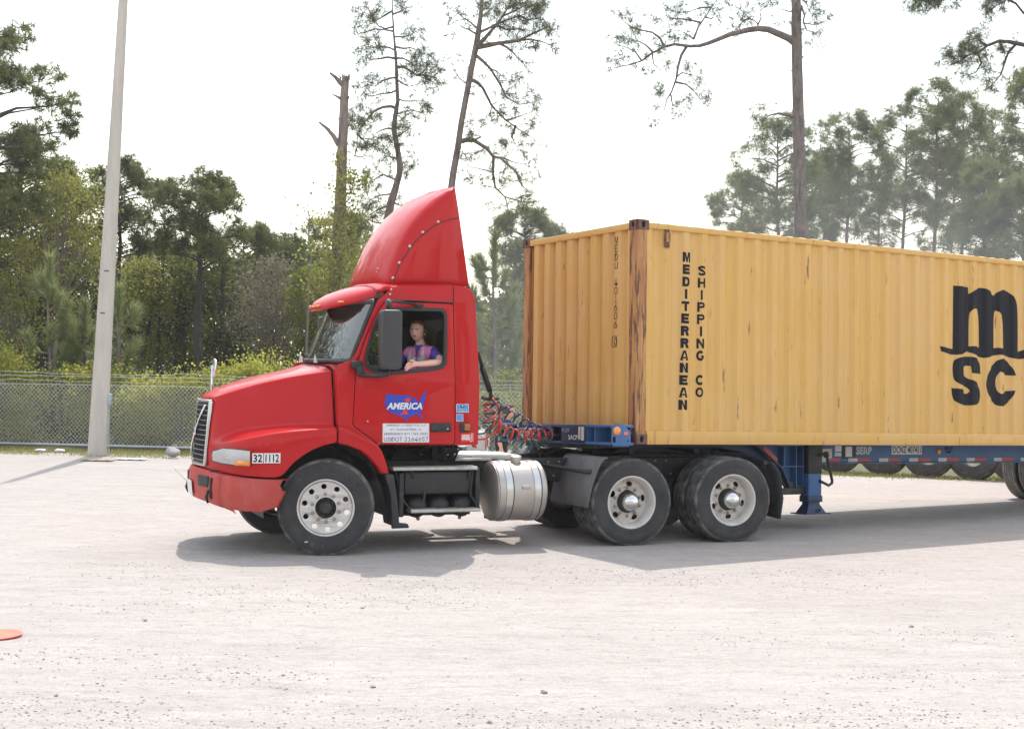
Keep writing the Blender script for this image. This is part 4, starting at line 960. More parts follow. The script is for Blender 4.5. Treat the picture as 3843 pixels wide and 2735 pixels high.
STEER = R(-16)
for sg in (1, -1): front_wheel(TR, (0, -1.165 * sg, .507), sg, STEER)
for x, ang in ((3.575, .18), (4.895, -.25)):
    for sg in (1, -1): dual_wheel(TR, x, .495, 1.22, sg, ang)

def coil(path, r, pitch_n, rad, mat, name='air_hose'):
    """helical hose along a polyline"""
    P = [Vector(p) for p in path]; seg = [0]
    for a, b in zip(P, P[1:]): seg.append(seg[-1] + (b - a).length)
    tot = seg[-1]; N = int(pitch_n * 14); pts = []
    for i in range(N + 1):
        s = tot * i / N; k = max(j for j in range(len(seg)) if seg[j] <= s + 1e-9); k = min(k, len(P) - 2)
        t = (s - seg[k]) / max(1e-6, seg[k + 1] - seg[k]); c = P[k].lerp(P[k + 1], t); d = (P[k + 1] - P[k]).normalized()
        u = d.cross(Vector((0, 1, .15))).normalized(); w = d.cross(u); a = 2 * math.pi * pitch_n * i / N
        e = min(1, i / 8, (N - i) / 8)
        rr = r * e * (1 + .16 * math.sin(i * .23) + .08 * math.sin(i * .71)); pts.append(c + (u * math.cos(a) + w * math.sin(a)) * rr)
    b = MB(); b.tube(pts, rad, 6); return b.build(name, mat, TR, smooth=True)

def build_hoses():
    g = empty('hose_tender', TR)
    b = MB(); b.tube([(1.78, -.42, 2.26), (1.97, -.40, 2.18), (2.02, -.40, 2.02)], .022, 8); b.tube([(2.02, -.40, 2.02), (2.12, -.40, 1.74)], .033, 10); b.build('spring_arm', mt['frame'], g, smooth=True)
    b = MB(); b.tube([(1.765, -.48, 1.2), (1.775, -.48, 2.2)], .018, 8); b.build('upright', mt['deck'], g, smooth=True)
    b = MB(); b.tube([(2.12, -.40, 1.76), (2.14, -.40, 1.66)], .022, 6); b.tube([(2.02, -.38, 1.67), (2.1, -.4, 1.65), (2.22, -.42, 1.66)], .022, 6); b.build('hose_clamp', mt['frame'], g)
    coil([(2.12, -.40, 1.62), (2.10, -.42, 1.50), (2.13, -.42, 1.37), (2.25, -.42, 1.31), (2.40, -.42, 1.235), (2.60, -.40, 1.235), (2.78, -.38, 1.235), (2.93, -.30, 1.243)], .068, 13, .0125, mt['hosered'])
    coil([(2.15, -.36, 1.62), (2.13, -.36, 1.47), (2.12, -.36, 1.31), (2.22, -.40, 1.27), (2.38, -.40, 1.245), (2.47, -.40, 1.17), (2.58, -.40, 1.11), (2.70, -.38, 1.10), (2.80, -.36, 1.15), (2.95, -.28, 1.23)], .07, 12, .0125, mt['hosegreen'])
    coil([(2.13, -.44, 1.63), (2.19, -.44, 1.57), (2.33, -.44, 1.475), (2.50, -.44, 1.395), (2.65, -.42, 1.31), (2.82, -.38, 1.262), (2.96, -.30, 1.25)], .066, 9.5, .0115, mt['hoseblue'])
    b = MB(); b.tube([(2.13, -.45, 1.66), (2.20, -.46, 1.58), (2.225, -.46, 1.46), (2.205, -.46, 1.32), (2.15, -.45, 1.25), (2.06, -.44, 1.19), (1.75, -.44, 1.17)], .013, 6); b.build('air_hose', mt['hosered'], TR, smooth=True)
    b = MB(); b.tube([(2.12, -.36, 1.3), (2.05, -.38, 1.25), (1.75, -.4, 1.22)], .013, 6); b.build('air_hose', mt['hosegreen'], TR, smooth=True)
build_hoses()

# ------------------------------------------------------------------ container on its chassis (local axes: x to the rear, y away from the camera, z up, from the container's near front lower corner)
TYAW, TPIT, TROL, TZ = 0.56145, 0.01972, -0.03364, 1.1627
TLR = Matrix.Translation((1.41798, 16.73599, TZ)) @ Matrix.Rotation(TYAW, 4, 'Z') @ Matrix.Rotation(TPIT, 4, 'Y') @ Matrix.Rotation(TROL, 4, 'X')
CL, CW, CH = 12.192, 2.438, 2.591
BX = empty('shipping_container', mw=TLR)
tag(BX, 'yellow forty-foot shipping container with black ship-line lettering and rusty corner posts', 'container')
CHS = empty('trailer_chassis', mw=TLR)
tag(CHS, 'blue container trailer chassis with landing leg and reflective tape', 'trailer')

SP = [(.0, .0), (.080, .0), (.135, 1), (.223, 1), (.278, 0)]     # side corrugation: offset along, depth share
def side_y(x):
    u = (x - .15) % .278
    return .022 + .034 * float(np.interp(u, [a for a, _ in SP], [b for _, b in SP]))
def side_breaks(x0, x1):
    out = []
    k0 = int((x0 - .15) / .278) - 1
    for k in range(k0, k0 + int((x1 - x0) / .278) + 4):
        for a, _ in SP[:-1]:
            x = .15 + .278 * k + a
            if x0 + 1e-4 < x < x1 - 1e-4: out.append(x)
    return out
def front_x(y):
    u = (y - .098) % .249
    return .022 + .055 * float(np.interp(u, [0, .105, .138, .216, .249], [0, 0, 1, 1, 0]))
def front_breaks(y0, y1):
    out = []
    for k in range(-2, 14):
        for a in (0, .105, .138, .216):
            y = .098 + .249 * k + a
            if y0 + 1e-4 < y < y1 - 1e-4: out.append(y)
    return out

def build_container():
    xs = [.15] + side_breaks(.15, 12.04) + [12.04]
    for far in (0, 1):
        b = MB(); f = (lambda y: CW - y) if far else (lambda y: y)
        b.loft([[(x, f(side_y(x)), z) for z in (.15, .9, 1.7, 2.51)] for x in xs]); b.build('side_wall', mt['yellow'], BX)
        b = MB(); b.box((CL / 2, f(.045), .0785), (CL - .34, .075, .157)); b.build('bottom_rail', mt['yellow'], BX, bevel=.006)
        b = MB(); b.box((CL / 2, f(.04), 2.529), (CL - .34, .062, .066)); b.build('top_rail', mt['yellow'], BX, bevel=.006)
    ys = [.06] + front_breaks(.06, 2.378) + [2.378]
    b = MB(); b.loft([[(front_x(y), y, z) for z in (.12, .9, 1.7, 2.50)] for y in ys]); b.build('front_wall', mt['yellow'], BX)
    b = MB(); b.box((.04, CW / 2, 2.523), (.07, CW - .32, .076)); b.build('front_top_rail', mt['yellow'], BX, bevel=.006)
    b = MB(); b.box((.04, CW / 2, .075), (.075, CW - .32, .15)); b.build('front_sill', mt['yellow'], BX, bevel=.006)
    xs = [.02]; x = .12
    prof = [(.02, 2.555)]
    while x < CL - .2:
        prof += [(x, 2.557), (x + .03, 2.580), (x + .11, 2.580), (x + .14, 2.557)]; x += .209
    prof.append((CL - .02, 2.555))
    b = MB(); b.loft([[(x, y, (2.557 if e else z + .012 * (z > 2.57))) for x, z in prof] for y, e in ((.05, 1), (.15, 0), (CW - .15, 0), (CW - .05, 1))]); b.build('roof', mt['yellow'], BX)
    b = MB(); b.box((CL - .06, CW / 2, CH / 2), (.06, CW - .3, CH - .2)); b.build('rear_doors', mt['yellow'], BX)
    b = MB(); b.box((CL / 2, CW / 2, .12), (CL - .3, CW - .2, .03)); b.build('floor', mt['frame'], BX)
    for ex in (0, 1):
        for fy in (0, 1):
            mx = (lambda x: CL - x) if ex else (lambda x: x); my = (lambda y: CW - y) if fy else (lambda y: y)
            p = MB(); pl = [(.012, .012), (.155, .006), (.155, .05), (.13, .06), (.06, .06), (.06, .13), (.05, .15), (.006, .15), ]
            p.loft([[(mx(x), my(y), z) for x, y in pl] for z in (.118, .8, 1.6, 2.473)], closed=True); p.build('corner_post', mt['ycorner'], BX, bevel=.006)
            for z0 in (0, CH - .118):
                c = empty('corner_casting', BX)
                q = MB()
                def plate(ax, hx, hz):  # a face with an oval hole
                    w = .178 if ax == 'x' else .162
                    hole = [(w * .54 + hx * math.cos(a), .059 + hz * math.sin(a)) for a in np.linspace(0, 2 * math.pi, 17)[:-1]]
                    o = [(0, 0), (w, 0), (w, .118), (0, .118)]
                    if ax == 'x': q.prism(o, 0, .028, [hole], fn=lambda x, y, z: (mx(x), my(y), z0 + z))
                    else: q.prism(o, 0, .028, [hole], fn=lambda x, y, z: (mx(y), my(x), z0 + z))
                plate('x', .026, .042); plate('y', .026, .042)
                q.prism([(.001, .001), (.177, .001), (.177, .161), (.001, .161)], z0 + .001, z0 + .024, fn=lambda x, y, z: (mx(x), my(z), y))
                q.prism([(.001, .001), (.177, .001), (.177, .161), (.001, .161)], z0 + .094, z0 + .117, fn=lambda x, y, z: (mx(x), my(z), y))
                q.build('shell', mt['rust'], c, bevel=.006)
                q = MB(); q.box((mx(.10), my(.09), z0 + .059), (.11, .11, .10)); q.build('socket', mt['frame'], c)
    # lashing plate near the top corner
    lp = empty('placard_holder', BX)
    b = MB(); b.prism(round_poly([(.402, 2.288), (.482, 2.288), (.478, 2.40), (.478, 2.50), (.402, 2.50)], .006, 2), 0, .01, fn=lambda x, y, z: (x, .004 + y, z)); b.build('plate', mt['rust'], lp)
    b = MB(); b.box((.448, -.004, 2.405), (.055, .03, .11)); b.build('pocket', mt['ycorner'], lp, bevel=.006)
    b = MB()
    for x, z in ((.418, 2.485), (.464, 2.485), (.44, 2.305)): b.lathe([(0, -.006), (.009, -.005), (.011, 0)], (x, .006, z), (0, 1, 0), 10)
    b.build('rivet', mt['frame'], lp)
    # forklift pocket outline on the bottom rail
    b = MB(); b.box((5.95, .004, .062), (1.05, .012, .10)); b.build('rail_patch', mt['yellow'], BX, bevel=.002)

    def wall_paint(polys, name, face='side', d=.003, z_off=0):
        """flat print cut along the corrugation edges and laid into the corrugated wall"""
        bm = bmesh.new()
        for outer, holes in polys:
            loops = [outer] + list(holes); flat = [p for l in loops for p in l]
            tris = tessellate_polygon([[Vector((p[0], p[1], 0)) for p in l] for l in loops])
            vs = [bm.verts.new((p[0], 0, p[1])) for p in flat]
            for t in tris:
                try: bm.faces.new([vs[i] for i in t])
                except ValueError: pass
        return paint_bm(bm, name, face, d)
    def paint_bm(bm, name, face, d):
        xs = [v.co.x for v in bm.verts]
        for x in (side_breaks(min(xs), max(xs)) if face == 'side' else front_breaks(min(xs), max(xs))):
            bmesh.ops.bisect_plane(bm, geom=bm.verts[:] + bm.edges[:] + bm.faces[:], plane_co=(x, 0, 0), plane_no=(1, 0, 0), dist=1e-5)
        for v in bm.verts:
            if face == 'side': v.co.y = side_y(v.co.x) - d
            else: v.co = (front_x(v.co.x) - d, v.co.x, v.co.z)
        me = bpy.data.meshes.new(name); bm.to_mesh(me); bm.free(); me.materials.append(mt['ink'])
        o = bpy.data.objects.new(name, me); COL.objects.link(o); o.parent = BX; return o
    def paint_text(ch, cx, cz, h, face='side', w=None, bold=.0, mirror=False):
        me = text_mesh(ch, 1.0, bold=bold); co = np.array([v.co[:] for v in me.vertices]); lo, hi = co.min(0), co.max(0)
        s = h / .73; sx = s
        if w: sx = w / (hi[0] - lo[0])
        if w and abs(hi[1] - lo[1]) > 0: s = h / (hi[1] - lo[1])
        bm = bmesh.new(); bm.from_mesh(me)
        for v in bm.verts:
            x = (v.co.x - (lo[0] + hi[0]) / 2) * sx; z = (v.co.y - (lo[1] + hi[1]) / 2) * s
            v.co = (cx + (-x if mirror else x), 0, cz + z)
        return paint_bm(bm, 'lettering', face, .0035)
    # block capitals cut from outlines: unit cell, stroke weights tx across and ty up
    def stroke(path, t):
        P = [Vector(q) for q in path]; lft, rgt = [], []
        for k, q in enumerate(P):
            d = (P[min(k + 1, len(P) - 1)] - P[max(k - 1, 0)]).normalized(); n = Vector((-d.y, d.x)); lft.append(tuple(q + n * t / 2)); rgt.append(tuple(q - n * t / 2))
        return lft + rgt[::-1]
    def ell(cx, cy, rx, ry, a0, a1, n=12): return [(cx + rx * math.cos(R(a0 + (a1 - a0) * k / n)), cy + ry * math.sin(R(a0 + (a1 - a0) * k / n))) for k in range(n + 1)]
    def glyph(ch, t):
        u = t * .82; h = t / 2
        if ch == 'I': return [([(.5 - t * .5, 0), (.5 + t * .5, 0), (.5 + t * .5, 1), (.5 - t * .5, 1)], [])]
        if ch == 'E': return [([(0, 0), (1, 0), (1, u), (t, u), (t, .5 - u / 2), (.9, .5 - u / 2), (.9, .5 + u / 2), (t, .5 + u / 2), (t, 1 - u), (1, 1 - u), (1, 1), (0, 1)], [])]
        if ch == 'T': return [([(.5 - h, 0), (.5 + h, 0), (.5 + h, 1 - u), (1, 1 - u), (1, 1), (0, 1), (0, 1 - u), (.5 - h, 1 - u)], [])]
        if ch == 'H': return [([(0, 0), (t, 0), (t, .5 - u / 2), (1 - t, .5 - u / 2), (1 - t, 0), (1, 0), (1, 1), (1 - t, 1), (1 - t, .5 + u / 2), (t, .5 + u / 2), (t, 1), (0, 1)], [])]
        if ch == 'N': return [([(0, 0), (t, 0), (t, .62), (1 - t, 0), (1, 0), (1, 1), (1 - t, 1), (1 - t, .38), (t, 1), (0, 1)], [])]
        if ch == 'M': return [([(0, 0), (t * .8, 0), (t * .8, .66), (.42, 0), (.58, 0), (1 - t * .8, .66), (1 - t * .8, 0), (1, 0), (1, 1), (1 - t * 1.05, 1), (.5, .38), (t * 1.05, 1), (0, 1)], [])]
        if ch == 'A': return [([(0, 0), (t, 0), (.24, .2), (.76, .2), (1 - t, 0), (1, 0), (.5 + t * .62, 1), (.5 - t * .62, 1)], [[(.29, .36), (.71, .36), (.5, .80)]])]
        if ch == 'D': return [([(0, 0), (.5, 0)] + ell(.5, .5, .5, .5, -85, 85, 14) + [(.5, 1), (0, 1)], [[(t, u), (.5, u)] + ell(.5, .5, .5 - t, .5 - u, -85, 85, 14) + [(.5, 1 - u), (t, 1 - u)]])]
        if ch == 'O': return [(ell(.5, .5, .5, .5, 0, 345, 23), [ell(.5, .5, .5 - t, .5 - u, 0, 345, 23)])]
        if ch in 'PR':
            o = [(0, 0), (t, 0), (t, .40), (.62, .40)] + ell(.62, .70, .38, .30, -85, 85, 10) + [(.62, 1), (0, 1)]
            g = [(o, [[(t, .40 + u), (.60, .40 + u)] + ell(.60, .70, .40 - t, .30 - u, -80, 80, 8) + [(.60, 1 - u), (t, 1 - u)]])]
            if ch == 'R': g.append(([(1 - t, 0), (1.04, 0), (.86, .43), (.50, .40)], []))
            return g
        if ch == 'C': return [(stroke(ell(.5, .5, .5 - h, .5 - u / 2, 40, 320, 22), t), [])]
        if ch == 'G': return [(stroke(ell(.5, .5, .5 - h, .5 - u / 2, 42, 352, 24), t), []), ([(.55, .36), (1, .36), (1, .06), (1 - t * .8, .06), (1 - t * .8, .36 + u), (.55, .36 + u)][:2] + [(1, .52), (.55, .52)], [])]
        if ch == 'S': return [(stroke([(.93, .78)] + ell(.5, .745, .40, .255 - u / 2, 20, 200, 12) + [(.22, .60), (.5, .505), (.76, .41)] + ell(.5, .255, .40, .255 - u / 2, 20, -160, 12) + [(.06, .22)], t * .9), [])]
        return []
    def paint_glyph(ch, cx, cz, w, h, t):
        polys = [([(cx + (x - .5) * w, cz + (z - .5) * h) for x, z in o], [[(cx + (x - .5) * w, cz + (z - .5) * h) for x, z in q] for q in hs]) for o, hs in glyph(ch, t)]
        wall_paint(polys, 'lettering')
    word = 'MEDITERRANEAN'
    for i, ch in enumerate(word): paint_glyph(ch, .752 - .003 * i, 2.20 - (2.20 - .465) * i / 12, .118 if ch == 'M' else .108, .116, .335)
    for i, ch in enumerate('SHIPPING CO'):
        if ch != ' ': paint_glyph(ch, .987 - .002 * i, 2.055 - (2.055 - .617) * i / 10, .090, .116, .265)
    for i, ch in enumerate('MEDU 401606 0'):
        if ch != ' ': paint_text(ch, .425, 2.385 - (2.385 - 1.195) * i / 12, .085, 'front', w=.03 if ch in '1' else .062, bold=.0, mirror=True)
    b = MB()
    for z in (1.135, 1.255): b.box((.02, .45, z), (.004, .085, .008))
    for y in (.409, .491): b.box((.02, y, 1.195), (.004, .008, .12))
    b.build('check_digit_box', mt['ink'], BX)
    m = [(5.358, 2.144), (5.647, 2.14), (5.654, 2.047), (5.77, 2.115), (5.897, 2.152), (6.025, 2.13), (6.161, 2.051), (6.246, 2.118), (6.358, 2.152), (6.507, 2.108), (6.601, 2.001), (6.624, 1.851), (6.623, 1.294), (6.767, 1.325), (6.943, 1.387), (6.943, 1.26), (6.767, 1.199), (6.563, 1.197), (6.338, 1.252), (6.153, 1.233), (6.006, 1.193), (5.897, 1.194), (5.752, 1.231), (5.619, 1.27), (5.60, 1.252), (5.483, 1.217), (5.254, 1.214), (5.114, 1.25), (5.096, 1.321), (5.218, 1.297), (5.345, 1.292)]
    h1 = [(5.658, 1.338), (5.658, 1.753), (5.687, 1.823), (5.752, 1.861), (5.824, 1.84), (5.864, 1.764), (5.868, 1.326), (5.77, 1.347)]
    h2 = [(6.164, 1.332), (6.164, 1.803), (6.198, 1.85), (6.264, 1.833), (6.313, 1.761), (6.323, 1.333), (6.245, 1.343)]
    s = [(5.342, 1.084), (5.395, 1.17), (5.572, 1.2), (5.788, 1.196), (5.889, 1.125), (5.897, .973), (5.698, .977), (5.687, 1.07), (5.608, 1.08), (5.555, 1.054), (5.555, .956), (5.608, .909), (5.788, .865), (5.879, .781), (5.897, .659), (5.861, .573), (5.716, .538), (5.502, .542), (5.378, .588), (5.332, .672), (5.324, .769), (5.537, .754), (5.555, .701), (5.626, .69), (5.673, .728), (5.662, .764), (5.573, .799), (5.413, .831), (5.353, .914)]
    c = [(6.593, .968), (6.525, 1.083), (6.413, 1.192), (6.264, 1.192), (6.153, 1.109), (6.006, .981), (5.97, .808), (6.024, .686), (6.116, .614), (6.226, .537), (6.393, .545), (6.506, .634), (6.581, .76), (6.375, .748), (6.338, .717), (6.282, .704), (6.227, .74), (6.197, .838), (6.208, .937), (6.264, 1.013), (6.338, 1.003), (6.368, .967)]
    def soften(poly, n=2):
        """round the shallow bends of an outline and leave its true corners"""
        for _ in range(n):
            out = []
            for k in range(len(poly)):
                a, b, c_ = Vector(poly[k - 1]), Vector(poly[k]), Vector(poly[(k + 1) % len(poly)])
                if (b - a).angle(c_ - b, 0) > R(52): out.append(tuple(b))
                else: out += [tuple(b.lerp(a, .25)), tuple(b.lerp(c_, .25))]
            poly = out
        return poly
    wall_paint([(soften(m), [soften(h1), soften(h2)])], 'logo_letter'); wall_paint([(soften(s), [])], 'logo_letter'); wall_paint([(soften(c), [])], 'logo_letter')
build_container()

def zloc(x, y, zw):
    """local height that lies zw above the ground under local (x, y)"""
    return ((zw - TZ + x * math.sin(TPIT)) / math.cos(TPIT) - y * math.sin(TROL)) / math.cos(TROL)

def build_trailer():
    fb = empty('front_bolster', CHS)
    b = MB(); b.box((-.16, CW / 2, .205), (.28, CW, .03)); b.box((-.16, CW / 2, .005), (.28, CW, .03)); b.build('flange', mt['blue'], fb, bevel=.005)
    b = MB(); b.box((-.06, CW / 2, .105), (.02, CW - .02, .17)); b.build('web', mt['bluedark'], fb)
    for y in (.56, .40, 1.07, 1.55, 2.05, 2.25, 2.42):
        b = MB(); b.box((-.17, y, .105), (.22, .02, .17)); b.build('stiffener', mt['blue'], fb)
    b = MB(); b.box((-.292, .815, .108), (.02, .50, .215)); b.build('marker_panel', mt['bluedark'], fb, bevel=.004)
    text('9 19', .1, mt['grime'], fb, (-.304, .965, .148), (0, -1, 0), (0, 0, 1), fit=(.14, .045))
    text('SACP', .1, mt['white'], fb, (-.304, .81, .068), (0, -1, 0), (0, 0, 1), fit=(.19, .055), bold=.002)
    b = MB(); b.box((-.304, .615, .115), (.004, .055, .16)); b.box((-.304, .68, .12), (.004, .04, .15)); b.build('torn_sticker', mt['grime'], fb)
    b = MB(); b.box((-.285, 1.80, .105), (.02, .50, .15)); b.build('plate_backing', mt['blue'], fb)
    b = MB(); b.box((-.297, 1.77, .12), (.004, .42, .09)); b.build('number_plate', mt['white'], fb)
    text('DCNZ 407431', .1, mt['ink'], fb, (-.3005, 1.77, .12), (0, -1, 0), (0, 0, 1), fit=(.39, .065), bold=.001)
    for y0, y1 in ((.04, .19), (2.28, 2.43)):
        b = MB(); b.box((-.16, (y0 + y1) / 2, .2225), (.27, y1 - y0, .005)); b.build('yellow_tape', mt['yellowtag'], fb)
    for sg in (0, 1):
        f = (lambda y: CW - y) if sg else (lambda y: y)
        ep = [(-.33, .205), (-.29, .232), (-.169, .229), (-.073, .141), (-.071, .002), (-.097, -.024), (-.312, -.022), (-.335, .02)]
        b = MB(); b.prism(ep, f(-.012), f(.012), [[(-.322, .085), (-.278, .085), (-.278, .02), (-.322, .02)]]); b.build('end_plate', mt['blue'], fb, bevel=.003)
        b = MB(); b.lathe([(0, -.026), (.022, -.026), (.026, -.02), (.042, -.016), (.05, -.006), (.05, 0)], (-.268, f(-.012), .154), (0, -1 if sg else 1, 0), 24); b.build('amber_lamp', mt['amber'], fb, angle=40)
        b = MB(); b.box((-.142, f(-.0145), .127), (.054, .005, .036)); b.build('reflector', mt['plasticorange'], fb)
        b = MB(); b.lathe([(0, -.002), (.011, -.002), (.011, 0)], (-.105, f(-.0125), .04), (0, -1 if sg else 1, 0), 12); b.build('bolt_hole', mt['frame'], fb)
    b = MB(); b.tube([(-.31, 2.30, .10), (-.31, 2.30, .16)], .018, 8); b.build('amber_lamp', mt['amber'], fb)
    b = MB(); b.box((-.20, 1.15, -.03), (.14, 1.5, .055)); b.build('lower_rail', mt['frame'], fb, bevel=.01)
    gh = empty('glad_hand', CHS)
    b = MB(); b.tube([(-.34, 1.42, .06), (-.20, 1.30, .07), (-.10, 1.25, .07)], .03, 8); b.tube([(-.36, 1.30, .085), (-.2, 1.2, .08)], .024, 8); b.tube([(-.36, 1.38, .03), (-.2, 1.28, .05)], .022, 8); b.build('coupling', mt['frame'], gh, smooth=True)
    # gooseneck, main beams
    for y in (.72, 1.72):
        b = MB(); b.box((1.2, y, -.03), (2.9, .10, .05)); b.prism([(1.55, -.006), (3.3, -.006), (3.3, -.295), (2.80, -.29), (2.2, -.10)], y - .03, y + .03); b.build('gooseneck', mt['bluedark'], CHS, bevel=.006)
        bm_ = empty('main_beam', CHS)
        b = MB(); b.box((7.65, y, -.1225), (8.7, .012, .235)); b.build('web', mt['blue'], bm_)
        b = MB(); b.box((7.65, y, -.250), (8.7, .13, .016)); b.box((7.65, y, -.012), (8.7, .13, .014)); b.build('flange', mt['blue'], bm_, bevel=.003)
        if y < 1:
            ys = y - .008
            i = 0; x = 3.50
            while x < 11.5:
                b = MB(); b.box((x + .085, ys - .001, -.213), (.17, .004, .05)); b.build('white_tape', mt['tapewhite'], bm_)
                b = MB(); b.box((x + .297, ys - .001, -.213), (.25, .004, .05)); b.build('red_tape', mt['tapered'], bm_)
                x += .578
            b = MB(); b.box((3.69, ys - .001, -.125), (.18, .004, .13)); b.build('metal_plate', mt['grime'], bm_)
            b = MB(); b.box((3.895, ys - .001, -.055), (.115, .004, .085)); b.build('sticker', mt['white'], bm_)
            b = MB(); b.box((3.89, ys - .001, -.135), (.115, .004, .05)); b.build('sticker', mt['tapewhite'], bm_)
            b = MB(); b.box((4.09, ys - .0005, -.10), (.26, .003, .19)); b.build('tar_patch', mt['frame'], bm_)
            b = MB(); b.box((4.085, ys - .003, -.10), (.12, .004, .135)); b.build('sticker', mt['white'], bm_)
            text('SERP', .1, mt['grime'], bm_, (4.37, ys - .002, -.085), (1, 0, 0), (0, 0, 1), fit=(.30, .105), bold=.004)
            b = MB(); b.box((5.188, ys - .001, -.075), (.587, .004, .125)); b.build('number_plate', mt['white'], bm_)
            text('DCNZ 407431', .1, mt['ink'], bm_, (5.188, ys - .004, -.075), (1, 0, 0), (0, 0, 1), fit=(.55, .092), bold=.001)
            b = MB(); b.lathe([(0, -.02), (.03, -.018), (.042, -.008), (.044, 0)], (5.822, ys, -.095), (0, 1, 0), 16); b.build('amber_lamp', mt['amber'], bm_, smooth=True)
            text('ISACP', .1, mt['ink'], bm_, (6.02, ys - .002, -.055), (1, 0, 0), (0, 0, 1), fit=(.16, .055), bold=.002, shear=.1)
            b = MB(); b.box((6.02, ys - .001, -.105), (.10, .002, .022)); b.build('smudge', mt['ink'], bm_)
    b = MB()
    for x in (.5, 1.5, 2.6, 4.0, 5.5, 7.0, 8.5, 10.0, 11.5): b.box((x, 1.22, -.07), (.08, .98, .10))
    b.build('crossmember', mt['bluedark'], CHS)
    b = MB(); b.box((.9, 1.22, -.03), (1.1, .95, .03)); b.build('kingpin_plate', mt['frame'], CHS)
    b = MB(); b.tube([(.895, 1.22, -.02), (.895, 1.22, -.13)], .045, 12); b.build('kingpin', mt['nut'], CHS)
    # landing legs
    for far in (0, 1):
        f = (lambda y: CW - y) if far else (lambda y: y)
        lg = empty('landing_leg', CHS)
        b = MB(); b.box((3.258, f(.555), -.375), (.228, .15, .72)); b.build('outer_tube', mt['blue'], lg, bevel=.008)
        b = MB(); b.box((3.258, f(.555), -.20), (.236, .158, .36)); b.build('upper_sleeve', mt['frame'], lg, bevel=.008)
        b = MB(); b.box((3.258, f(.555), -.70), (.25, .17, .08)); b.build('collar', mt['bluedark'], lg, bevel=.008)
        b = MB(); b.box((3.258, f(.555), -.785), (.195, .125, .13)); b.build('inner_tube', mt['bluedark'], lg, bevel=.006)
        b = MB(); b.loft([[(3.258 + dx * w, f(.555) + dy * w * .62, z) for dx, dy in ((-1, -1), (1, -1), (1, 1), (-1, 1))] for w, z in ((.10, -.775), (.17, -.885), (.225, -.88), (.225, -.893))], closed=True, caps=True); b.build('foot', mt['bluedark'], lg)
        b = MB(); b.tube([(3.30, f(.45), -.84), (3.30, f(.40), -.84)], .02, 8); b.build('foot_pin', mt['blue'], lg)
        b = MB(); b.box((3.258, f(.555), -.03), (.25, .17, .2)); b.build('gearbox', mt['frame'], lg, bevel=.01)
        br = empty('leg_bracket', CHS)
        b = MB(); b.prism([(2.33, -.01), (3.14, -.01), (3.14, -.59), (2.91, -.59), (2.74, -.285), (2.56, -.16)], f(.66), f(.675)); b.build('side_plate', mt['blue'], br, bevel=.003)
        b = MB()
        for x in (2.79, 3.0, 3.12): b.box((x, f(.61), -.15 if x < 2.9 else -.3), (.012, .12, .27 if x < 2.9 else .56))
        b.box((2.95, f(.61), -.285), (.40, .12, .012)); b.box((2.90, f(.61), -.02), (.5, .12, .012)); b.build('rib', mt['blue'], br)
        b = MB(); b.bar((2.32, f(.60), -.005), (2.76, f(.60), -.30), .10, .02); b.bar((2.76, f(.60), -.30), (2.93, f(.60), -.60), .10, .02); b.build('edge_flange', mt['bluedark'], br)
        b = MB(); b.bar((2.44, f(.542), -.045), (2.66, f(.542), -.205), .004, .05); b.build('red_tape', mt['tapered'], br)
        b = MB(); b.bar((1.9, f(.9), -.10), (3.14, f(.56), -.60), .05, .085); b.bar((2.5, f(.56), -.60), (3.15, f(.56), -.60), .05, .085); b.build('brace', mt['frame'], CHS, bevel=.006)
    b = MB(); b.tube([(3.30, .46, -.14), (3.44, .46, -.125), (3.455, .46, -.20), (3.54, .46, -.47), (3.535, .46, -.50), (3.48, .46, -.53), (3.325, .47, -.467)], .019, 8); b.build('crank_handle', mt['frame'], CHS, smooth=True)
    b = MB(); b.tube([(3.42, .46, -.10), (3.44, .46, -.16)], .035, 8); b.build('crank_hub', mt['frame'], CHS)
    b = MB(); b.tube([(3.258, .63, -.45), (3.258, 1.8, -.45)], .03, 8); b.build('cross_shaft', mt['frame'], CHS)
    # bogie
    for x in (9.74, 10.99):
        b = MB(); zc = zloc(x, CW / 2, .49); b.tube([(x, .35, zc), (x, CW - .35, zc)], .065, 10); b.build('axle', mt['frame'], CHS, smooth=True)
        for y in (.72, 1.72): b = MB(); b.box((x, y, zc + .25), (.25, .1, .45)); b.build('spring_hanger', mt['bluedark'], CHS)
    b = MB(); b.box((11.9, CW / 2, -.2), (.1, CW, .3)); b.build('rear_bolster', mt['blue'], CHS)
def trailer_wheels():
    for x in (9.74, 10.99):
        for sg in (1, -1):
            hub = zloc(x, CW / 2 - 1.1 * sg, .492)
            before = set(CHS.children)
            w = dual_wheel(CHS, x, hub, 1.219, sg, .2 + x, cap=False, tw=.255, grooves=4)
            for o in set(CHS.children) - before:
                o.location.y = CW / 2
                for q in o.children:
                    if q.name.startswith('tyre'): q.data.materials[1] = mt['treaddust']
build_trailer(); trailer_wheels()

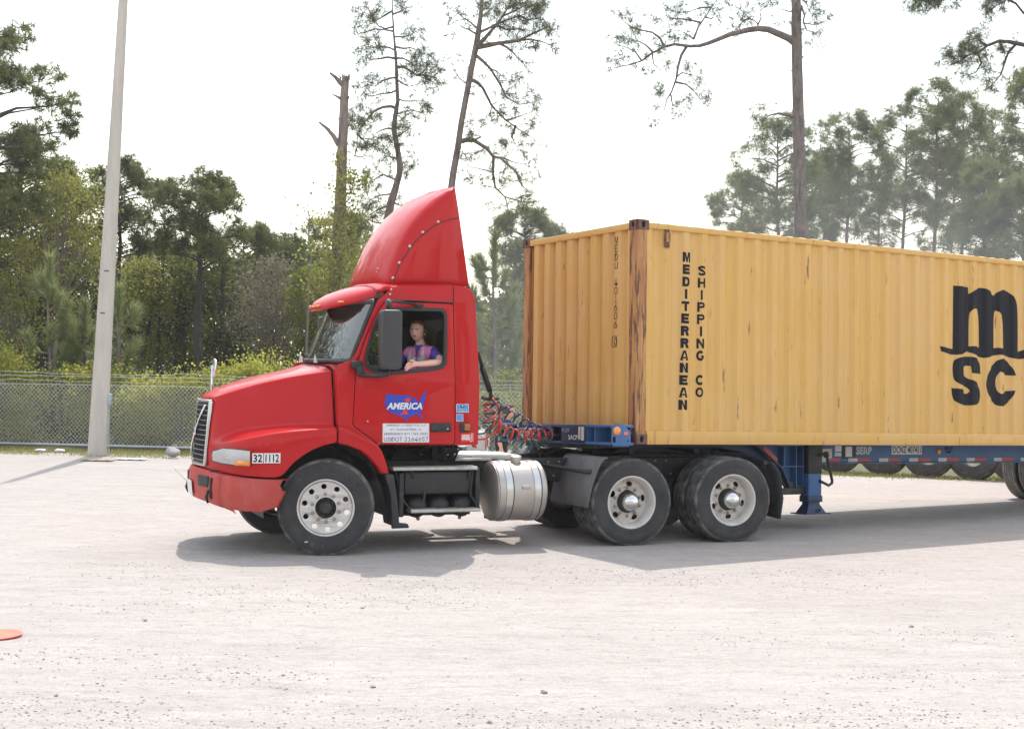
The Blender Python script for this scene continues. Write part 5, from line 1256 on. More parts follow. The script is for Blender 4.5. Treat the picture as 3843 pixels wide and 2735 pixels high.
# ------------------------------------------------------------------ people
def skinned(joints, edges, sub=2):
    """grow one continuous surface round a skeleton: joints name -> (position, radius)"""
    names = list(joints); idx = {n: i for i, n in enumerate(names)}
    me = bpy.data.meshes.new('tmp'); me.from_pydata([joints[n][0] for n in names], [(idx[a], idx[b]) for a, b in edges], [])
    o = bpy.data.objects.new('tmp', me); COL.objects.link(o)
    md = o.modifiers.new('skin', 'SKIN'); md.use_smooth_shade = True
    sv = me.skin_vertices[0].data
    for n in names:
        r = joints[n][1]; r = r if isinstance(r, tuple) else (r, r); sv[idx[n]].radius = r
    sv[idx['pelvis']].use_root = True
    s2 = o.modifiers.new('sub', 'SUBSURF'); s2.levels = s2.render_levels = sub
    dg = bpy.context.evaluated_depsgraph_get(); dg.update()
    m2 = bpy.data.meshes.new_from_object(o.evaluated_get(dg))
    bpy.data.objects.remove(o)
    return m2

def head_shape(c, fwd, h):
    """a head with brow, eye sockets, nose, lips, chin and ears; returns vertices, faces, material slots (skin, lips, eye white, iris, brow) and axes"""
    F = Vector(fwd).normalized(); U = Vector((0, 0, 1)); F = (F - U * F.dot(U) * .2).normalized(); Sd = F.cross(U).normalized(); U = Sd.cross(F)
    N, K = 44, 56; vs = []; cols = []
    for i in range(N + 1):
        th = math.pi * i / N
        for j in range(K):
            ph = 2 * math.pi * j / K
            x, y, z = math.sin(th) * math.cos(ph), math.sin(th) * math.sin(ph), math.cos(th)   # x forward, y side
            fx, sy, uz = x * .42, y * .335, z * .5
            if z < .1: t = min(1, (.1 - z) / 1.1); sy *= 1 - .27 * t * t; fx *= 1 - .10 * t if x > 0 else 1 - .38 * t
            if x < 0: fx *= 1.12
            if x > 0:
                fx += .016 * math.exp(-((z + .78) / .22) ** 2 - (y / .5) ** 2)                    # chin
                fx += (.075 + .03 * (-z)) * math.exp(-((z + .16) / .17) ** 2 - (y / .13) ** 2)     # nose
                fx += .022 * math.exp(-((z - .04) / .2) ** 2 - (y / .09) ** 2)
                for s in (1, -1):
                    fx -= .035 * math.exp(-((z - .05) / .10) ** 2 - ((y - .36 * s) / .17) ** 2)    # eye socket
                    fx += .016 * math.exp(-((z - .19) / .07) ** 2 - ((y - .33 * s) / .22) ** 2)    # brow
                    fx += .014 * math.exp(-((z + .25) / .16) ** 2 - ((y - .5 * s) / .2) ** 2)      # cheek
                fx += .018 * math.exp(-((z + .47) / .075) ** 2 - (y / .24) ** 2)                   # lips
                fx -= .012 * math.exp(-((z + .465) / .018) ** 2 - (y / .24) ** 2)
            vs.append(Vector(c) + (F * fx + Sd * sy + U * uz) * h); cols.append((x, y, z))
    fs, ms = [], []
    for i in range(N):
        for j in range(K):
            f = (i * K + j, i * K + (j + 1) % K, (i + 1) * K + (j + 1) % K, (i + 1) * K + j); fs.append(f)
            x = sum(cols[q][0] for q in f) / 4; y = sum(cols[q][1] for q in f) / 4; z = sum(cols[q][2] for q in f) / 4; m = 0
            if x > 0:
                if abs(z + .47) < .05 and abs(y) < .24: m = 1
                for s in (1, -1):
                    d = ((y - .36 * s) / .15) ** 2 + ((z - .045) / .05) ** 2
                    if d < 1: m = 2
                    if ((y - .36 * s) / .07) ** 2 + ((z - .045) / .055) ** 2 < 1: m = 3
                    if abs(z - .19) < .028 and abs(y - .36 * s) < .22: m = 4
            ms.append(m)
    for s in (1, -1):   # ears
        o = len(vs); q = 12
        ec = Vector(c) + (F * -.03 + Sd * .325 * s + U * -.03) * h
        ring = [ec + (F * (-.03 + .055 * math.cos(a)) + U * (.115 * math.sin(a)) + Sd * (.03 * s - .05 * s * math.cos(a))) * h for a in [2 * math.pi * k / q for k in range(q)]]
        vs += ring + [ec + Sd * (.005 * s * h), ec - Sd * (.03 * s * h)]
        for k in range(q): fs.append((o + k, o + (k + 1) % q, o + q)); fs.append((o + (k + 1) % q, o + k, o + q + 1)); ms += [0, 0]
    return vs, fs, ms, (F, Sd, U)

def hair_cap(c, axes, h, front=.42, low=-.35, puff=1.07):
    F, Sd, U = axes; N, K = 40, 64; P = {}; mb = MB(); q = random.Random(3)
    vs, fs = [], []
    for i in range(N + 1):
        th = math.pi * i / N
        for j in range(K):
            ph = 2 * math.pi * j / K; x, y, z = math.sin(th) * math.cos(ph), math.sin(th) * math.sin(ph), math.cos(th)
            sc = puff + .018 * math.sin(ph * 17 + z * 4) + .012 * math.sin(ph * 31)
            vs.append(Vector(c) + (F * x * .42 * sc * (1.12 if x < 0 else 1) + Sd * y * .335 * sc + U * z * .5 * sc) * h); P[len(vs) - 1] = (x, y, z)
    for i in range(N):
        for j in range(K):
            f = (i * K + j, i * K + (j + 1) % K, (i + 1) * K + (j + 1) % K, (i + 1) * K + j)
            x = sum(P[k][0] for k in f) / 4; z = sum(P[k][2] for k in f) / 4; y = sum(P[k][1] for k in f) / 4
            if z > front + .25 * max(0, x) - .12 * abs(y) or (x < .22 and z > low + .25 * max(0, x + .1)): fs.append(f)
    mb.add(vs, fs); return mb

def seg_near(p, a, b):
    ab = b - a; t = max(0, min(1, (p - a).dot(ab) / max(1e-9, ab.length_squared))); return (a + ab * t - p).length

def fingers(J, E, wrist, palm_dir, side, down, scale=1.0, curl=.6):
    """four unequal bent fingers and a thumb rooted in the palm; palm_dir points to the fingertips"""
    d, s, n = Vector(palm_dir).normalized(), Vector(side).normalized(), Vector(down).normalized(); w = Vector(wrist)
    J['palm'] = (tuple(w + d * .05 * scale), (.034 * scale, .022 * scale)); E.append(('wrist_near', 'palm'))
    for k, (off, ln) in enumerate(((-.030, .070), (-.010, .082), (.011, .076), (.030, .058))):
        r = w + d * .082 * scale + s * off * scale; a, b = curl * .6, curl * 1.4
        p1 = r + (d * math.cos(a) + n * math.sin(a)) * ln * .5 * scale; p2 = p1 + (d * math.cos(b) + n * math.sin(b)) * ln * .5 * scale
        for nm, p, rr in ((f'f{k}a', r, .0115), (f'f{k}b', p1, .0095), (f'f{k}c', p2, .0078)): J[nm] = (tuple(p), rr * scale)
        E += [('palm', f'f{k}a'), (f'f{k}a', f'f{k}b'), (f'f{k}b', f'f{k}c')]
    t0 = w + d * .03 * scale - s * .036 * scale; t1 = t0 + (d * .7 - s * .6 + n * .3).normalized() * .035 * scale; t2 = t1 + (d * .9 - s * .1 + n * .4).normalized() * .03 * scale
    J['t0'] = (tuple(t0), .014 * scale); J['t1'] = (tuple(t1), .0115 * scale); J['t2'] = (tuple(t2), .0095 * scale); E += [('palm', 't0'), ('t0', 't1'), ('t1', 't2')]

def body_object(me, head, matfn, mats, parent, name='body'):
    vs = [v.co.copy() for v in me.vertices]; fs = [tuple(p.vertices) for p in me.polygons]
    mi = [matfn(sum((vs[i] for i in f), Vector()) / len(f)) for f in fs]
    hv, hf, hm = head; o = len(vs)
    hmap = {0: 0, 1: 2, 2: 3, 3: 4, 4: 5}
    mb = MB(); mb.v = [tuple(v) for v in vs] + [tuple(v) for v in hv]; mb.f = fs + [tuple(i + o for i in f) for f in hf]; mb.m = mi + [hmap[m] for m in hm]
    return mb.build(name, mats, parent, smooth=True)

def build_driver():
    P = empty('person', mw=TRK)
    tag(P, 'woman driver in purple shirt and pink safety vest resting an arm on the window sill', 'person')
    J = dict(pelvis=((1.27, -.56, 1.90), .15), waist=((1.262, -.58, 2.0), (.145, .125)), chest=((1.245, -.60, 2.11), (.15, .13)), collar=((1.215, -.61, 2.215), (.085, .075)),
             neck=((1.195, -.62, 2.29), .052), skull=((1.175, -.625, 2.37), .05),
             shl=((1.275, -.79, 2.185), .072), upl=((1.315, -.90, 2.125), .058), ell=((1.335, -1.01, 2.066), .050), fol=((1.19, -1.065, 2.058), .042), wrist_near=((1.005, -1.10, 2.045), .029),
             shr=((1.115, -.42, 2.19), .072), elr=((.97, -.36, 2.02), .05), wrr=((.80, -.44, 2.09), .03), hr=((.73, -.47, 2.12), .032),
             hipr=((1.1, -.46, 1.88), .10), kner=((.82, -.46, 1.86), .07), hipl=((1.1, -.66, 1.88), .10), knel=((.82, -.68, 1.86), .07))
    E = [('pelvis', 'waist'), ('waist', 'chest'), ('chest', 'collar'), ('collar', 'neck'), ('neck', 'skull'), ('chest', 'shl'), ('shl', 'upl'), ('upl', 'ell'), ('ell', 'fol'), ('fol', 'wrist_near'), ('chest', 'shr'), ('shr', 'elr'), ('elr', 'wrr'), ('wrr', 'hr'), ('pelvis', 'hipr'), ('hipr', 'kner'), ('pelvis', 'hipl'), ('hipl', 'knel')]
    fingers(J, E, J['wrist_near'][0], (-.93, -.24, -.14), (.1, .35, -.95), (-.2, -.75, -.62), 1.05, .75)
    me = skinned(J, E, 3)
    hc = Vector((1.155, -.645, 2.418)); fw = (-.66, -.75, -.02)
    hv, hf, hm, ax = head_shape(hc, fw, .242)
    sl_ = lambda p: (p - Vector(J['ell'][0])).length
    def mf(p):
        if p.z > 2.262 and seg_near(p, Vector(J['neck'][0]), Vector(J['skull'][0])) < .09: return 0
        arm = seg_near(p, Vector(J['upl'][0]), Vector(J['ell'][0])); fore = seg_near(p, Vector(J['ell'][0]), Vector(J['wrist_near'][0]))
        if p.y < -.955: return 0
        if p.x < .985 and p.y < -.3: return 0
        return 1
    mats = [mt['skin'], mt['purple'], mt['lips'], mt['eyewhite'], mt['iris'], mt['brow']]
    body_object(me, (hv, hf, hm), mf, mats, P)
    # safety vest: the torso surface pushed out a little, open at the front and without sleeves
    fwd = Vector((-.80, -.55, 0)).normalized(); lat = Vector((fwd.y, -fwd.x, 0)); cen = Vector((1.245, -.60, 0))
    mb = MB(); nv = {}; tors = [('pelvis', 'waist'), ('waist', 'chest'), ('chest', 'collar')]; arms = [('shl', 'upl'), ('upl', 'ell'), ('shr', 'elr')]
    jv = {k: Vector(v[0]) for k, v in J.items()}
    for p in me.polygons:
        c = p.center; q = c - cen; a, b = q.dot(fwd), q.dot(lat)
        if not (1.86 < c.z < 2.255): continue
        if abs(b) > .235 - .30 * max(0, c.z - 2.12): continue
        if min(seg_near(c, jv['shl'].lerp(jv['upl'], .75), jv['ell']), seg_near(c, jv['shr'].lerp(jv['elr'], .35), jv['elr'])) < .072: continue
        if a > 0 and abs(b) < .006 + .28 * max(0, c.z - 2.10): continue
        ids = []
        for i in p.vertices:
            if i not in nv: nv[i] = len(mb.v); mb.v.append(tuple(me.vertices[i].co + me.vertices[i].normal * .011))
            ids.append(nv[i])
        mb.f.append(tuple(ids)); band = 2.065 < c.z < 2.115; stripe = .085 < abs(b) < .128 and c.z > 2.10
        mb.m.append(1 if band or stripe else 0)
    mb.build('safety_vest', [mt['pink'], mt['silver']], P, smooth=True, solid=.006)
    hb = hair_cap(hc, ax, .242, .50, -.42, 1.09); h = hb.build('hair', mt['hair'], P, smooth=True, solid=.012)
    b = MB(); F, Sd, U = ax; r0 = hc - F * .115 + U * .03
    b.tube([r0, r0 - F * .05 + U * .01, r0 - F * .07 - U * .05, r0 - F * .06 - U * .13], [.022, .034, .03, .010], 8); b.build('ponytail', mt['hair'], P, smooth=True)
    b = MB(); b.lathe([(0, -.006), (.006, -.004), (.008, .002)], hc + (Sd * .36 - U * .16 - F * .03) * .242 if Sd.y < 0 else hc + (-Sd * .36 - U * .16 - F * .03) * .242, (0, 1, 0), 8); b.build('earring', mt['chrome'], P)
    b = MB(); b.tube([(1.19, -.70, 2.235), (1.13, -.735, 2.12), (1.12, -.735, 2.06)], .004, 4); b.build('lanyard', mt['ink'], P)
build_driver()

def build_bystander():
    P = empty('person'); P.location = (-.10, 23.0, 0)
    tag(P, 'woman with hair in a bun standing in dark clothes behind the coiled air hoses', 'person')
    J = dict(pelvis=((-.05, 0, .76), (.15, .12)), waist=((-.05, 0, .90), (.125, .10)), chest=((-.03, 0, 1.02), (.135, .105)), collar=((0, 0, 1.13), (.08, .07)), neck=((.025, 0, 1.19), .045), skull=((.045, 0, 1.25), .045),
             shl=((-.035, -.15, 1.10), .06), ell=((-.09, -.21, .90), .045), fol=((-.07, -.21, .82), .036), wrist_near=((-.05, -.20, .75), .026), shr=((-.02, .15, 1.10), .06), elr=((.05, .20, .90), .045), wrr=((.17, .14, .86), .03), hr=((.24, .12, .87), .03),
             hl=((-.05, -.085, .72), .09), kl=((-.03, -.09, .41), .062), al=((-.07, -.09, .08), .042), fl=((.03, -.09, .045), (.045, .035)), tl=((.12, -.09, .035), .03),
             hr2=((-.05, .085, .72), .09), kr=((.04, .09, .41), .062), ar=((-.01, .09, .08), .042), fr=((.09, .09, .045), (.045, .035)), tr=((.18, .09, .035), .03))
    E = [('pelvis', 'waist'), ('waist', 'chest'), ('chest', 'collar'), ('collar', 'neck'), ('neck', 'skull'), ('chest', 'shl'), ('shl', 'ell'), ('ell', 'fol'), ('fol', 'wrist_near'), ('chest', 'shr'), ('shr', 'elr'), ('elr', 'wrr'), ('wrr', 'hr'), ('pelvis', 'hl'), ('hl', 'kl'), ('kl', 'al'), ('al', 'fl'), ('fl', 'tl'), ('pelvis', 'hr2'), ('hr2', 'kr'), ('kr', 'ar'), ('ar', 'fr'), ('fr', 'tr')]
    fingers(J, E, J['wrist_near'][0], (.25, -.05, -.95), (.9, 0, .25), (.2, .9, 0), .95, .5)
    me = skinned(J, E)
    hc = Vector((.065, -.0, 1.325)); hv, hf, hm, ax = head_shape(hc, (.93, -.32, 0), .205)
    def mf(p):
        if p.z > 1.165: return 0
        if seg_near(p, Vector(J['fol'][0]), Vector(J['palm'][0]) - Vector((0, 0, .12))) < .045 + .02 * (p.z < .72): return 0
        if p.x > .16 and p.z > .6: return 0
        return 1
    body_object(me, (hv, hf, hm), mf, [mt['skin'], mt['blackcloth'], mt['lips'], mt['eyewhite'], mt['iris'], mt['brow']], P)
    hair_cap(hc, ax, .205, .42, -.40, 1.07).build('hair', mt['hairdark'], P, smooth=True, solid=.01)
    F, Sd, U = ax; b = MB(); b.lathe([(0, -.035), (.03, -.028), (.045, 0), (.03, .03), (0, .036)], hc - F * .115 + U * .055, F, 14); b.build('hair_bun', mt['hairdark'], P, smooth=True)
    b = MB(); b.lathe([(.055, -.03), (.085, -.045), (.10, -.01), (.075, .03), (.055, .02)], (.02, 0, 1.165), (.2, 0, 1), 18); b.build('collar', mt['bluecloth'], P, smooth=True)
    c = MB(); c.box((0, 0, 0), (.012, .085, .15)); o = c.build('paper_slip', mt['white'], None, bevel=.003); o.location = (-.045, 22.74, .665); o.rotation_euler = (.2, .5, .6)
    tag(o, 'small white card held in the hand of the woman behind the hoses', 'card')
build_bystander()

# ------------------------------------------------------------------ silver car behind the cab
def build_car():
    C = empty('parked_car'); C.location = (-2.66, 24.6, 0)
    tag(C, 'silver estate car parked behind the red cab with its red tail light showing', 'car')
    hw = .88
    body = [(-2.25, .32), (-2.28, .60), (-2.15, .80), (-1.2, .93), (-.45, 1.38), (.1, 1.475), (1.3, 1.46), (1.82, 1.36), (2.10, 1.0), (2.22, .92), (2.25, .62), (2.28, .58), (2.24, .34), (1.85, .26), (-1.9, .25)]
    arch = lambda cx: [(cx + .38 * math.cos(a), .30 + .38 * math.sin(a)) for a in np.linspace(0, math.pi, 9)]
    prof = round_poly(body, .10, 3)
    b = MB(); secs = []
    for y, k in ((-hw, .965), (-hw + .03, .99), (-hw + .16, 1.0), (hw - .16, 1.0), (hw - .03, .99), (hw, .965)):
        secs.append([(x * (k if z > .9 else 1), y * (1 - .16 * max(0, (z - .92) / .55)), z * (1 if z < .9 else .985 + .015 * (k > .98))) for x, z in prof])
    b.loft(secs, closed=True, caps=True); b.build('body', mt['carpaint'], C, angle=40)
    for sg in (1, -1):
        side = lambda x, z: (x, -(hw * .965 * (1 - .16 * max(0, (z - .92) / .55)) + .035) * sg, z)
        for poly in ([(-1.0, .96), (-.40, 1.33), (.18, 1.40), (.18, .96)], [(.26, .96), (.26, 1.40), (1.25, 1.385), (1.30, .96)], [(1.38, .96), (1.33, 1.38), (1.66, 1.33), (1.85, 1.0)]):
            b = MB(); b.add([side(*p) for p in poly], [tuple(range(len(poly)))]); b.build('window', mt['frame'], C, solid=.01)
        b = MB(); b.add([(2.265, -.60 * sg, .66), (2.20, -.845 * sg, .66), (2.05, -.905 * sg, .72), (1.98, -.90 * sg, .92), (2.12, -.83 * sg, .96), (2.225, -.62 * sg, .93)], [tuple(range(6))]); b.build('tail_light', mt['lampred'], C, solid=.02)
        b = MB(); b.box((2.27, -.66 * sg, .42), (.03, .14, .04)); b.build('reflector', mt['lampred'], C)
        for x in (-1.42, 1.38):
            w = empty('wheel', C); w.location = (x, -.78 * sg, .32); w.rotation_euler = (0, 0, 0 if sg > 0 else math.pi)
            q = flatten(tyre_mb(.325, .21, rim=.21, grooves=3, n=40, gd=.006), .32)
            q.v = [(vx, vy, vz) for vx, vy, vz in q.v]; q.build('tyre', [mt['tyre'], mt['tread']], w, angle=35)
            q = MB(); q.lathe([(0, -.07), (.05, -.075), (.19, -.085), (.212, -.09), (.212, .08)], (0, 0, 0), (0, 1, 0), 28); q.build('rim', mt['alu'], w, angle=30)
    b = MB(); b.add([(1.98, -.62, 1.30), (2.16, -.72, 1.0), (2.16, .72, 1.0), (1.98, .62, 1.30)], [(0, 1, 2, 3)]); b.build('rear_window', mt['frame'], C, solid=.01)
    b = MB(); b.box((2.24, 0, .45), (.10, 1.62, .20)); b.build('rear_bumper', mt['carpaint'], C, bevel=.03)
    b = MB(); b.box((2.29, 0, .74), (.01, .5, .12)); b.build('number_plate', mt['white'], C)
build_car()

# ------------------------------------------------------------------ yard furniture
def build_pole():
    p = empty('light_pole'); p.location = (-8.77, 31.07, 0)
    tag(p, 'tall tapering pale concrete lamp pole at the yard edge by the fence', 'pole')
    b = MB(); secs = []
    for z, r in ((-.1, .205), (0, .204), (3, .172), (6, .14), (9.7, .10), (12.5, .075)):
        cx = z * .0437; secs.append([(cx + r * math.cos(a), r * math.sin(a), z) for a in [2 * math.pi * (k + .5) / 8 for k in range(8)]])
    b.loft(secs, closed=True, caps=True); b.build('shaft', mt['concrete'], p, bevel=.012)
    for z, dx in ((3.91, .02), (3.02, -.01)):
        r = .204 - .0106 * z; b = MB(); b.box((z * .0437 + dx, -r * .93 - .002, z), (.10, .006, .03)); b.build('rust_mark', mt['rust'], p)
    b = MB(); b.box((.255, -.02, 1.20), (.10, .12, .24)); b.build('junction_box', mt['galv'], p, bevel=.01)
    b = MB(); b.tube([(.25, -.02, 0), (.25, -.02, 1.1)], .014, 6); b.build('conduit', mt['galv'], p)
    b = MB(); b.tube([(.54, 0, 12.4), (.54, -.9, 12.7), (.54, -1.7, 12.75)], .03, 8); b.box((.54, -2.0, 12.72), (.28, .7, .14)); b.build('lamp_arm', mt['galv'], p)
build_pole()

def build_fence():
    f = empty('chain_link_fence'); tag(f, 'chain-link fence with three barbed wire strands along the back of the yard', 'fence')
    x0, x1, H = -24.0, 7.0, 1.47; n = int((x1 - x0) / .098); zb = .10
    d = Vector((1, -.197, 0)).normalized(); L = (x1 - x0) / d.x; o = Vector((x0, fence_y(x0), 0)); nrm = Vector((-d.y, d.x, 0))
    V, T = [], []
    for s in (1, -1):
        for k in range(-16, int(L / .098) + 16):
            a0 = k * .098; a1 = a0 + s * (H - zb)
            t0, t1 = 0.0, 1.0
            lo, hi = min(a0, a1), max(a0, a1)
            if hi < 0 or lo > L: continue
            if s > 0: t0 = max(0, -a0 / (H - zb)); t1 = min(1, (L - a0) / (H - zb))
            else: t0 = max(0, (a0 - L) / (H - zb)); t1 = min(1, a0 / (H - zb))
            if t1 <= t0: continue
            p = o + d * (a0 + (a1 - a0) * t0) + Vector((0, 0, zb + (H - zb) * t0)); q = o + d * (a0 + (a1 - a0) * t1) + Vector((0, 0, zb + (H - zb) * t1))
            p = p + nrm * .003 * s; q = q + nrm * .003 * s
            e = (q - p).normalized(); w = e.cross(nrm); r = .0034; b = len(V)
            for c in (p, q):
                for j in range(3):
                    a = 2 * math.pi * j / 3; V.append(c + (w * math.cos(a) + nrm * math.sin(a)) * r)
            for j in range(3):
                k2 = (j + 1) % 3; T += [(b + j, b + k2, b + 3 + k2), (b + j, b + 3 + k2, b + 3 + j)]
    m = fastmesh('wire_mesh', np.array(V), np.array(T), mt['wire'], f); m['kind'] = 'stuff'
    b = MB()
    for i in range(int(L / .098)):
        q = o + d * (i * .098 + .049); b.tube([q + Vector((0, 0, H)) - d * .012, q + Vector((0, 0, H + .05)), q + Vector((0, 0, H)) + d * .012][:2], .003, 3, caps=False)
    kn = b.build('top_barb', mt['wire'], f); kn['kind'] = 'stuff'
    b = MB(); b.tube([o + Vector((0, 0, .085)), o + d * L + Vector((0, 0, .085))], .032, 8); b.build('bottom_rail', mt['galv'], f, smooth=True)
    b = MB(); b.tube([o + Vector((0, 0, H - .01)), o + d * L + Vector((0, 0, H - .01))], .004, 5); b.build('top_wire', mt['wire'], f)
    xs = [-22.6, -18.4, -14.3, -9.52, -5.25, -.9, 3.2, 6.9]
    for x in xs:
        q = Vector((x, fence_y(x) + .045, 0)); b = MB(); b.tube([q, q + Vector((.06, 0, H + .02)), q + Vector((.19, -.05, H + .33))], [.038, .038, .028], 8); b.build('post', mt['galv'], f, smooth=True)
    qn = random.Random(2)
    for k, (off, z) in enumerate(((.09, 1.60), (.13, 1.69), (.18, 1.78))):
        pts = []
        for i in range(190):
            s = L * i / 189; p = o + d * s; seg = (s % 4.3) / 4.3; sag = -.035 * math.sin(math.pi * seg) * (1 + .7 * math.sin(k * 2 + int(s / 4.3)))
            pts.append(p + nrm * (-off * .3) + Vector((0, 0, z - .035 + sag + .008 * math.sin(s * 7 + k))))
        b = MB(); b.tube(pts, .0042, 4)
        for i in range(0, int(L / .13)):
            s = .13 * i; j = s / L * 189; a = int(j); 
            if a + 1 < len(pts):
                c = pts[a].lerp(pts[a + 1], j - a); b.tube([c + Vector((.01, 0, .022)), c - Vector((.01, 0, .022))], .0025, 3, caps=False)
        b.build('barbed_wire', mt['wire'], f)
build_fence()

def build_tyre_row():
    pts = [(10.1, 26.85), (9.45, 27.35), (8.80, 27.83), (8.06, 28.26), (7.32, 28.75), (6.48, 29.10), (5.6, 29.38), (4.72, 29.62), (3.84, 29.82), (2.96, 30.0), (2.06, 30.12), (1.15, 30.2)]
    words = ['cut off by the right edge of the photo', 'beside the trailer wheels', 'with a white chalk mark', 'left of the chalk-marked one', 'under the number plate', 'under the landing leg crank', 'behind the landing leg', 'behind the rear mudflap', 'seen above the second drive axle', 'seen above the first drive axle', 'behind the coiled hoses', 'leftmost of the row']
    proto = None
    for i, (x, y) in enumerate(pts):
        nx, ny = pts[min(i + 1, len(pts) - 1)][0] - pts[max(i - 1, 0)][0], pts[min(i + 1, len(pts) - 1)][1] - pts[max(i - 1, 0)][1]
        if proto is None:
            q = tyre_mb(.5, .26, rim=.25, grooves=4, n=48); o = q.build('old_tyre', [M('dusty_old_tyre', (.035, .033, .034), .8, 0, [((.09, .085, .082), 3, I3, .35, .7, .8), ((.2, .19, .18), 12, I3, .58, .75, .5)], bump=(30, I3, .3)), mt['tread']], None, angle=35); proto = o
        else:
            o = proto.copy(); COL.objects.link(o)
        o.location = (x, y, .485); o.rotation_euler = (R(rnd.uniform(3, 9)), rnd.uniform(0, 6), 0); o.rotation_mode = 'XYZ'
        rz = math.atan2(ny, nx) + math.pi + rnd.uniform(-.15, .15)
        o.rotation_euler = (R(-rnd.uniform(3, 9)), 0, rz)
        tag(o, f'dusty old lorry tyre standing on edge, {words[i]}', 'tyre', 'old tyres lined up along the grass')
    # chalk mark on one tyre
build_tyre_row()

def build_litter():
    def rock(name, loc, s, label, seed):
        q = random.Random(seed); bm = bmesh.new(); bmesh.ops.create_icosphere(bm, subdivisions=3, radius=1)
        cs = [(Vector((q.gauss(0, 1), q.gauss(0, 1), q.gauss(0, 1))).normalized(), q.uniform(.68, .92)) for _ in range(14)]
        for v in bm.verts:
            for n, h in cs:
                e = v.co.dot(n) - h
                if e > 0: v.co -= n * e * .92
            v.co *= 1 + .03 * math.sin(9 * v.co.x + seed) * math.sin(7 * v.co.y)
            v.co = Vector((v.co.x * s[0], v.co.y * s[1], v.co.z * s[2]))
        me = bpy.data.meshes.new(name); bm.to_mesh(me); bm.free(); me.materials.append(mt['stone']); o = bpy.data.objects.new(name, me); COL.objects.link(o); o.location = loc; o.rotation_euler = (0, 0, q.uniform(0, 6))
        tag(o, label, 'rock'); return o
    rock('boulder', (-7.05, 30.6, .13), (.17, .14, .13), 'pale boulder lying at the foot of the fence left of the truck', 4)
    for i, (px, py, s, lb) in enumerate(((3420, 2352, .022, 'small upright pale stone on the gravel at lower right'), (2042, 2600, .024, 'dark flat stone lying alone in the gravel at bottom centre'), (1360, 2282, .019, 'grey stone on the gravel below the fuel tank'), (545, 2330, .021, 'grey stone on the gravel right of the orange plastic disc'), (1838, 2712, .019, 'white stone at the bottom edge of the gravel'), (1400, 2578, .02, 'grey stone near the bottom of the gravel below the front wheel'))):
        p = on_ground(px, py); rock('stone', (p.x, p.y, s * .4), (s, s * .9, s * .7), lb, 20 + i)
    # orange plastic disc, cut by the left edge
    b = MB(); b.lathe([(0, .012), (.20, .012), (.30, .016), (.335, .028), (.345, .024), (.335, .010), (.29, .002), (0, .002)], (0, 0, 0), (0, 0, 1), 40); o = b.build('plastic_disc', mt['plasticorange'], None, angle=50)
    b = MB(); b.lathe([(.10, .0125), (.115, .016), (.13, .0125)], (0, 0, 0), (0, 0, 1), 30); r = b.build('ring', mt['plasticorange'], o)
    o.location = (-3.80, 10.78, .0); o.rotation_euler = (R(2), R(-1.5), .4); o.scale = (.64, .50, .8); tag(o, 'flattened orange plastic disc on the gravel at the left edge', 'disc')
    # flat sheets and scraps by the fence
    for (x0, x1, y), t, nm, lb in (((300, 425, 1731), 'stone', 'cardboard_sheet', 'brown cardboard sheet lying flat at the foot of the lamp pole'), ((430, 548, 1727), 'grime', 'plastic_sheet', 'pale plastic sheet lying flat right of the lamp pole')):
        a, c = on_ground(x0, y), on_ground(x1, y); b = MB(); b.loft([[(a.x + (c.x - a.x) * t_, a.y + dy + .03 * math.sin(5 * t_), .012 + .012 * math.sin(9 * t_ + dy * 4) ** 2) for t_ in np.linspace(0, 1, 9)] for dy in (0, .18, .36)])
        o = b.build(nm, mt['grime'] if t == 'grime' else M('old_cardboard', (.30, .21, .16), .9), None, solid=.008); tag(o, lb, 'sheet')
    for i, (px, py, lb) in enumerate(((150, 1697, 'crumpled white paper in the grass below the fence, left one'), (222, 1698, 'crumpled cream wrapper in the grass below the fence, nearest the pole'))):
        p = on_ground(px, py); bm = bmesh.new(); bmesh.ops.create_icosphere(bm, subdivisions=2, radius=1); q = random.Random(i)
        for v in bm.verts: v.co = Vector((v.co.x * .12, v.co.y * .06, v.co.z * .03)) * q.uniform(.75, 1.2)
        me = bpy.data.meshes.new('paper_scrap'); bm.to_mesh(me); bm.free(); me.materials.append(mt['white']); o = bpy.data.objects.new('paper_scrap', me); COL.objects.link(o); o.location = (p.x, p.y, .05); tag(o, lb, 'litter')
build_litter()

# ------------------------------------------------------------------ trees
needle = leafmat('pine_needles', (.075, .092, .036), (.26, .27, .105), 1.4, .36)
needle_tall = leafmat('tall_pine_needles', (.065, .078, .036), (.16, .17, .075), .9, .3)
needle_far = leafmat('pine_needles_hazed', (.125, .15, .07), (.27, .295, .145), .6, .45)  # haze of the air put into the colour: paler than the near needles
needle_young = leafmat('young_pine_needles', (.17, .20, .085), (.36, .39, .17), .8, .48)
leaf_yellow = leafmat('spring_leaves', (.20, .21, .055), (.46, .44, .13), .7, .52)
leaf_scrub = leafmat('scrub_leaves', (.24, .26, .05), (.62, .60, .12), .9, .55)
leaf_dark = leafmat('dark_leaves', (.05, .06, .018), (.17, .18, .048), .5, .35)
leaf_mid = leafmat('mid_green_leaves', (.11, .13, .03), (.33, .34, .07), .6, .52)
leaf_brown = leafmat('dull_brown_leaves', (.15, .13, .085), (.32, .28, .19), .8, .38)

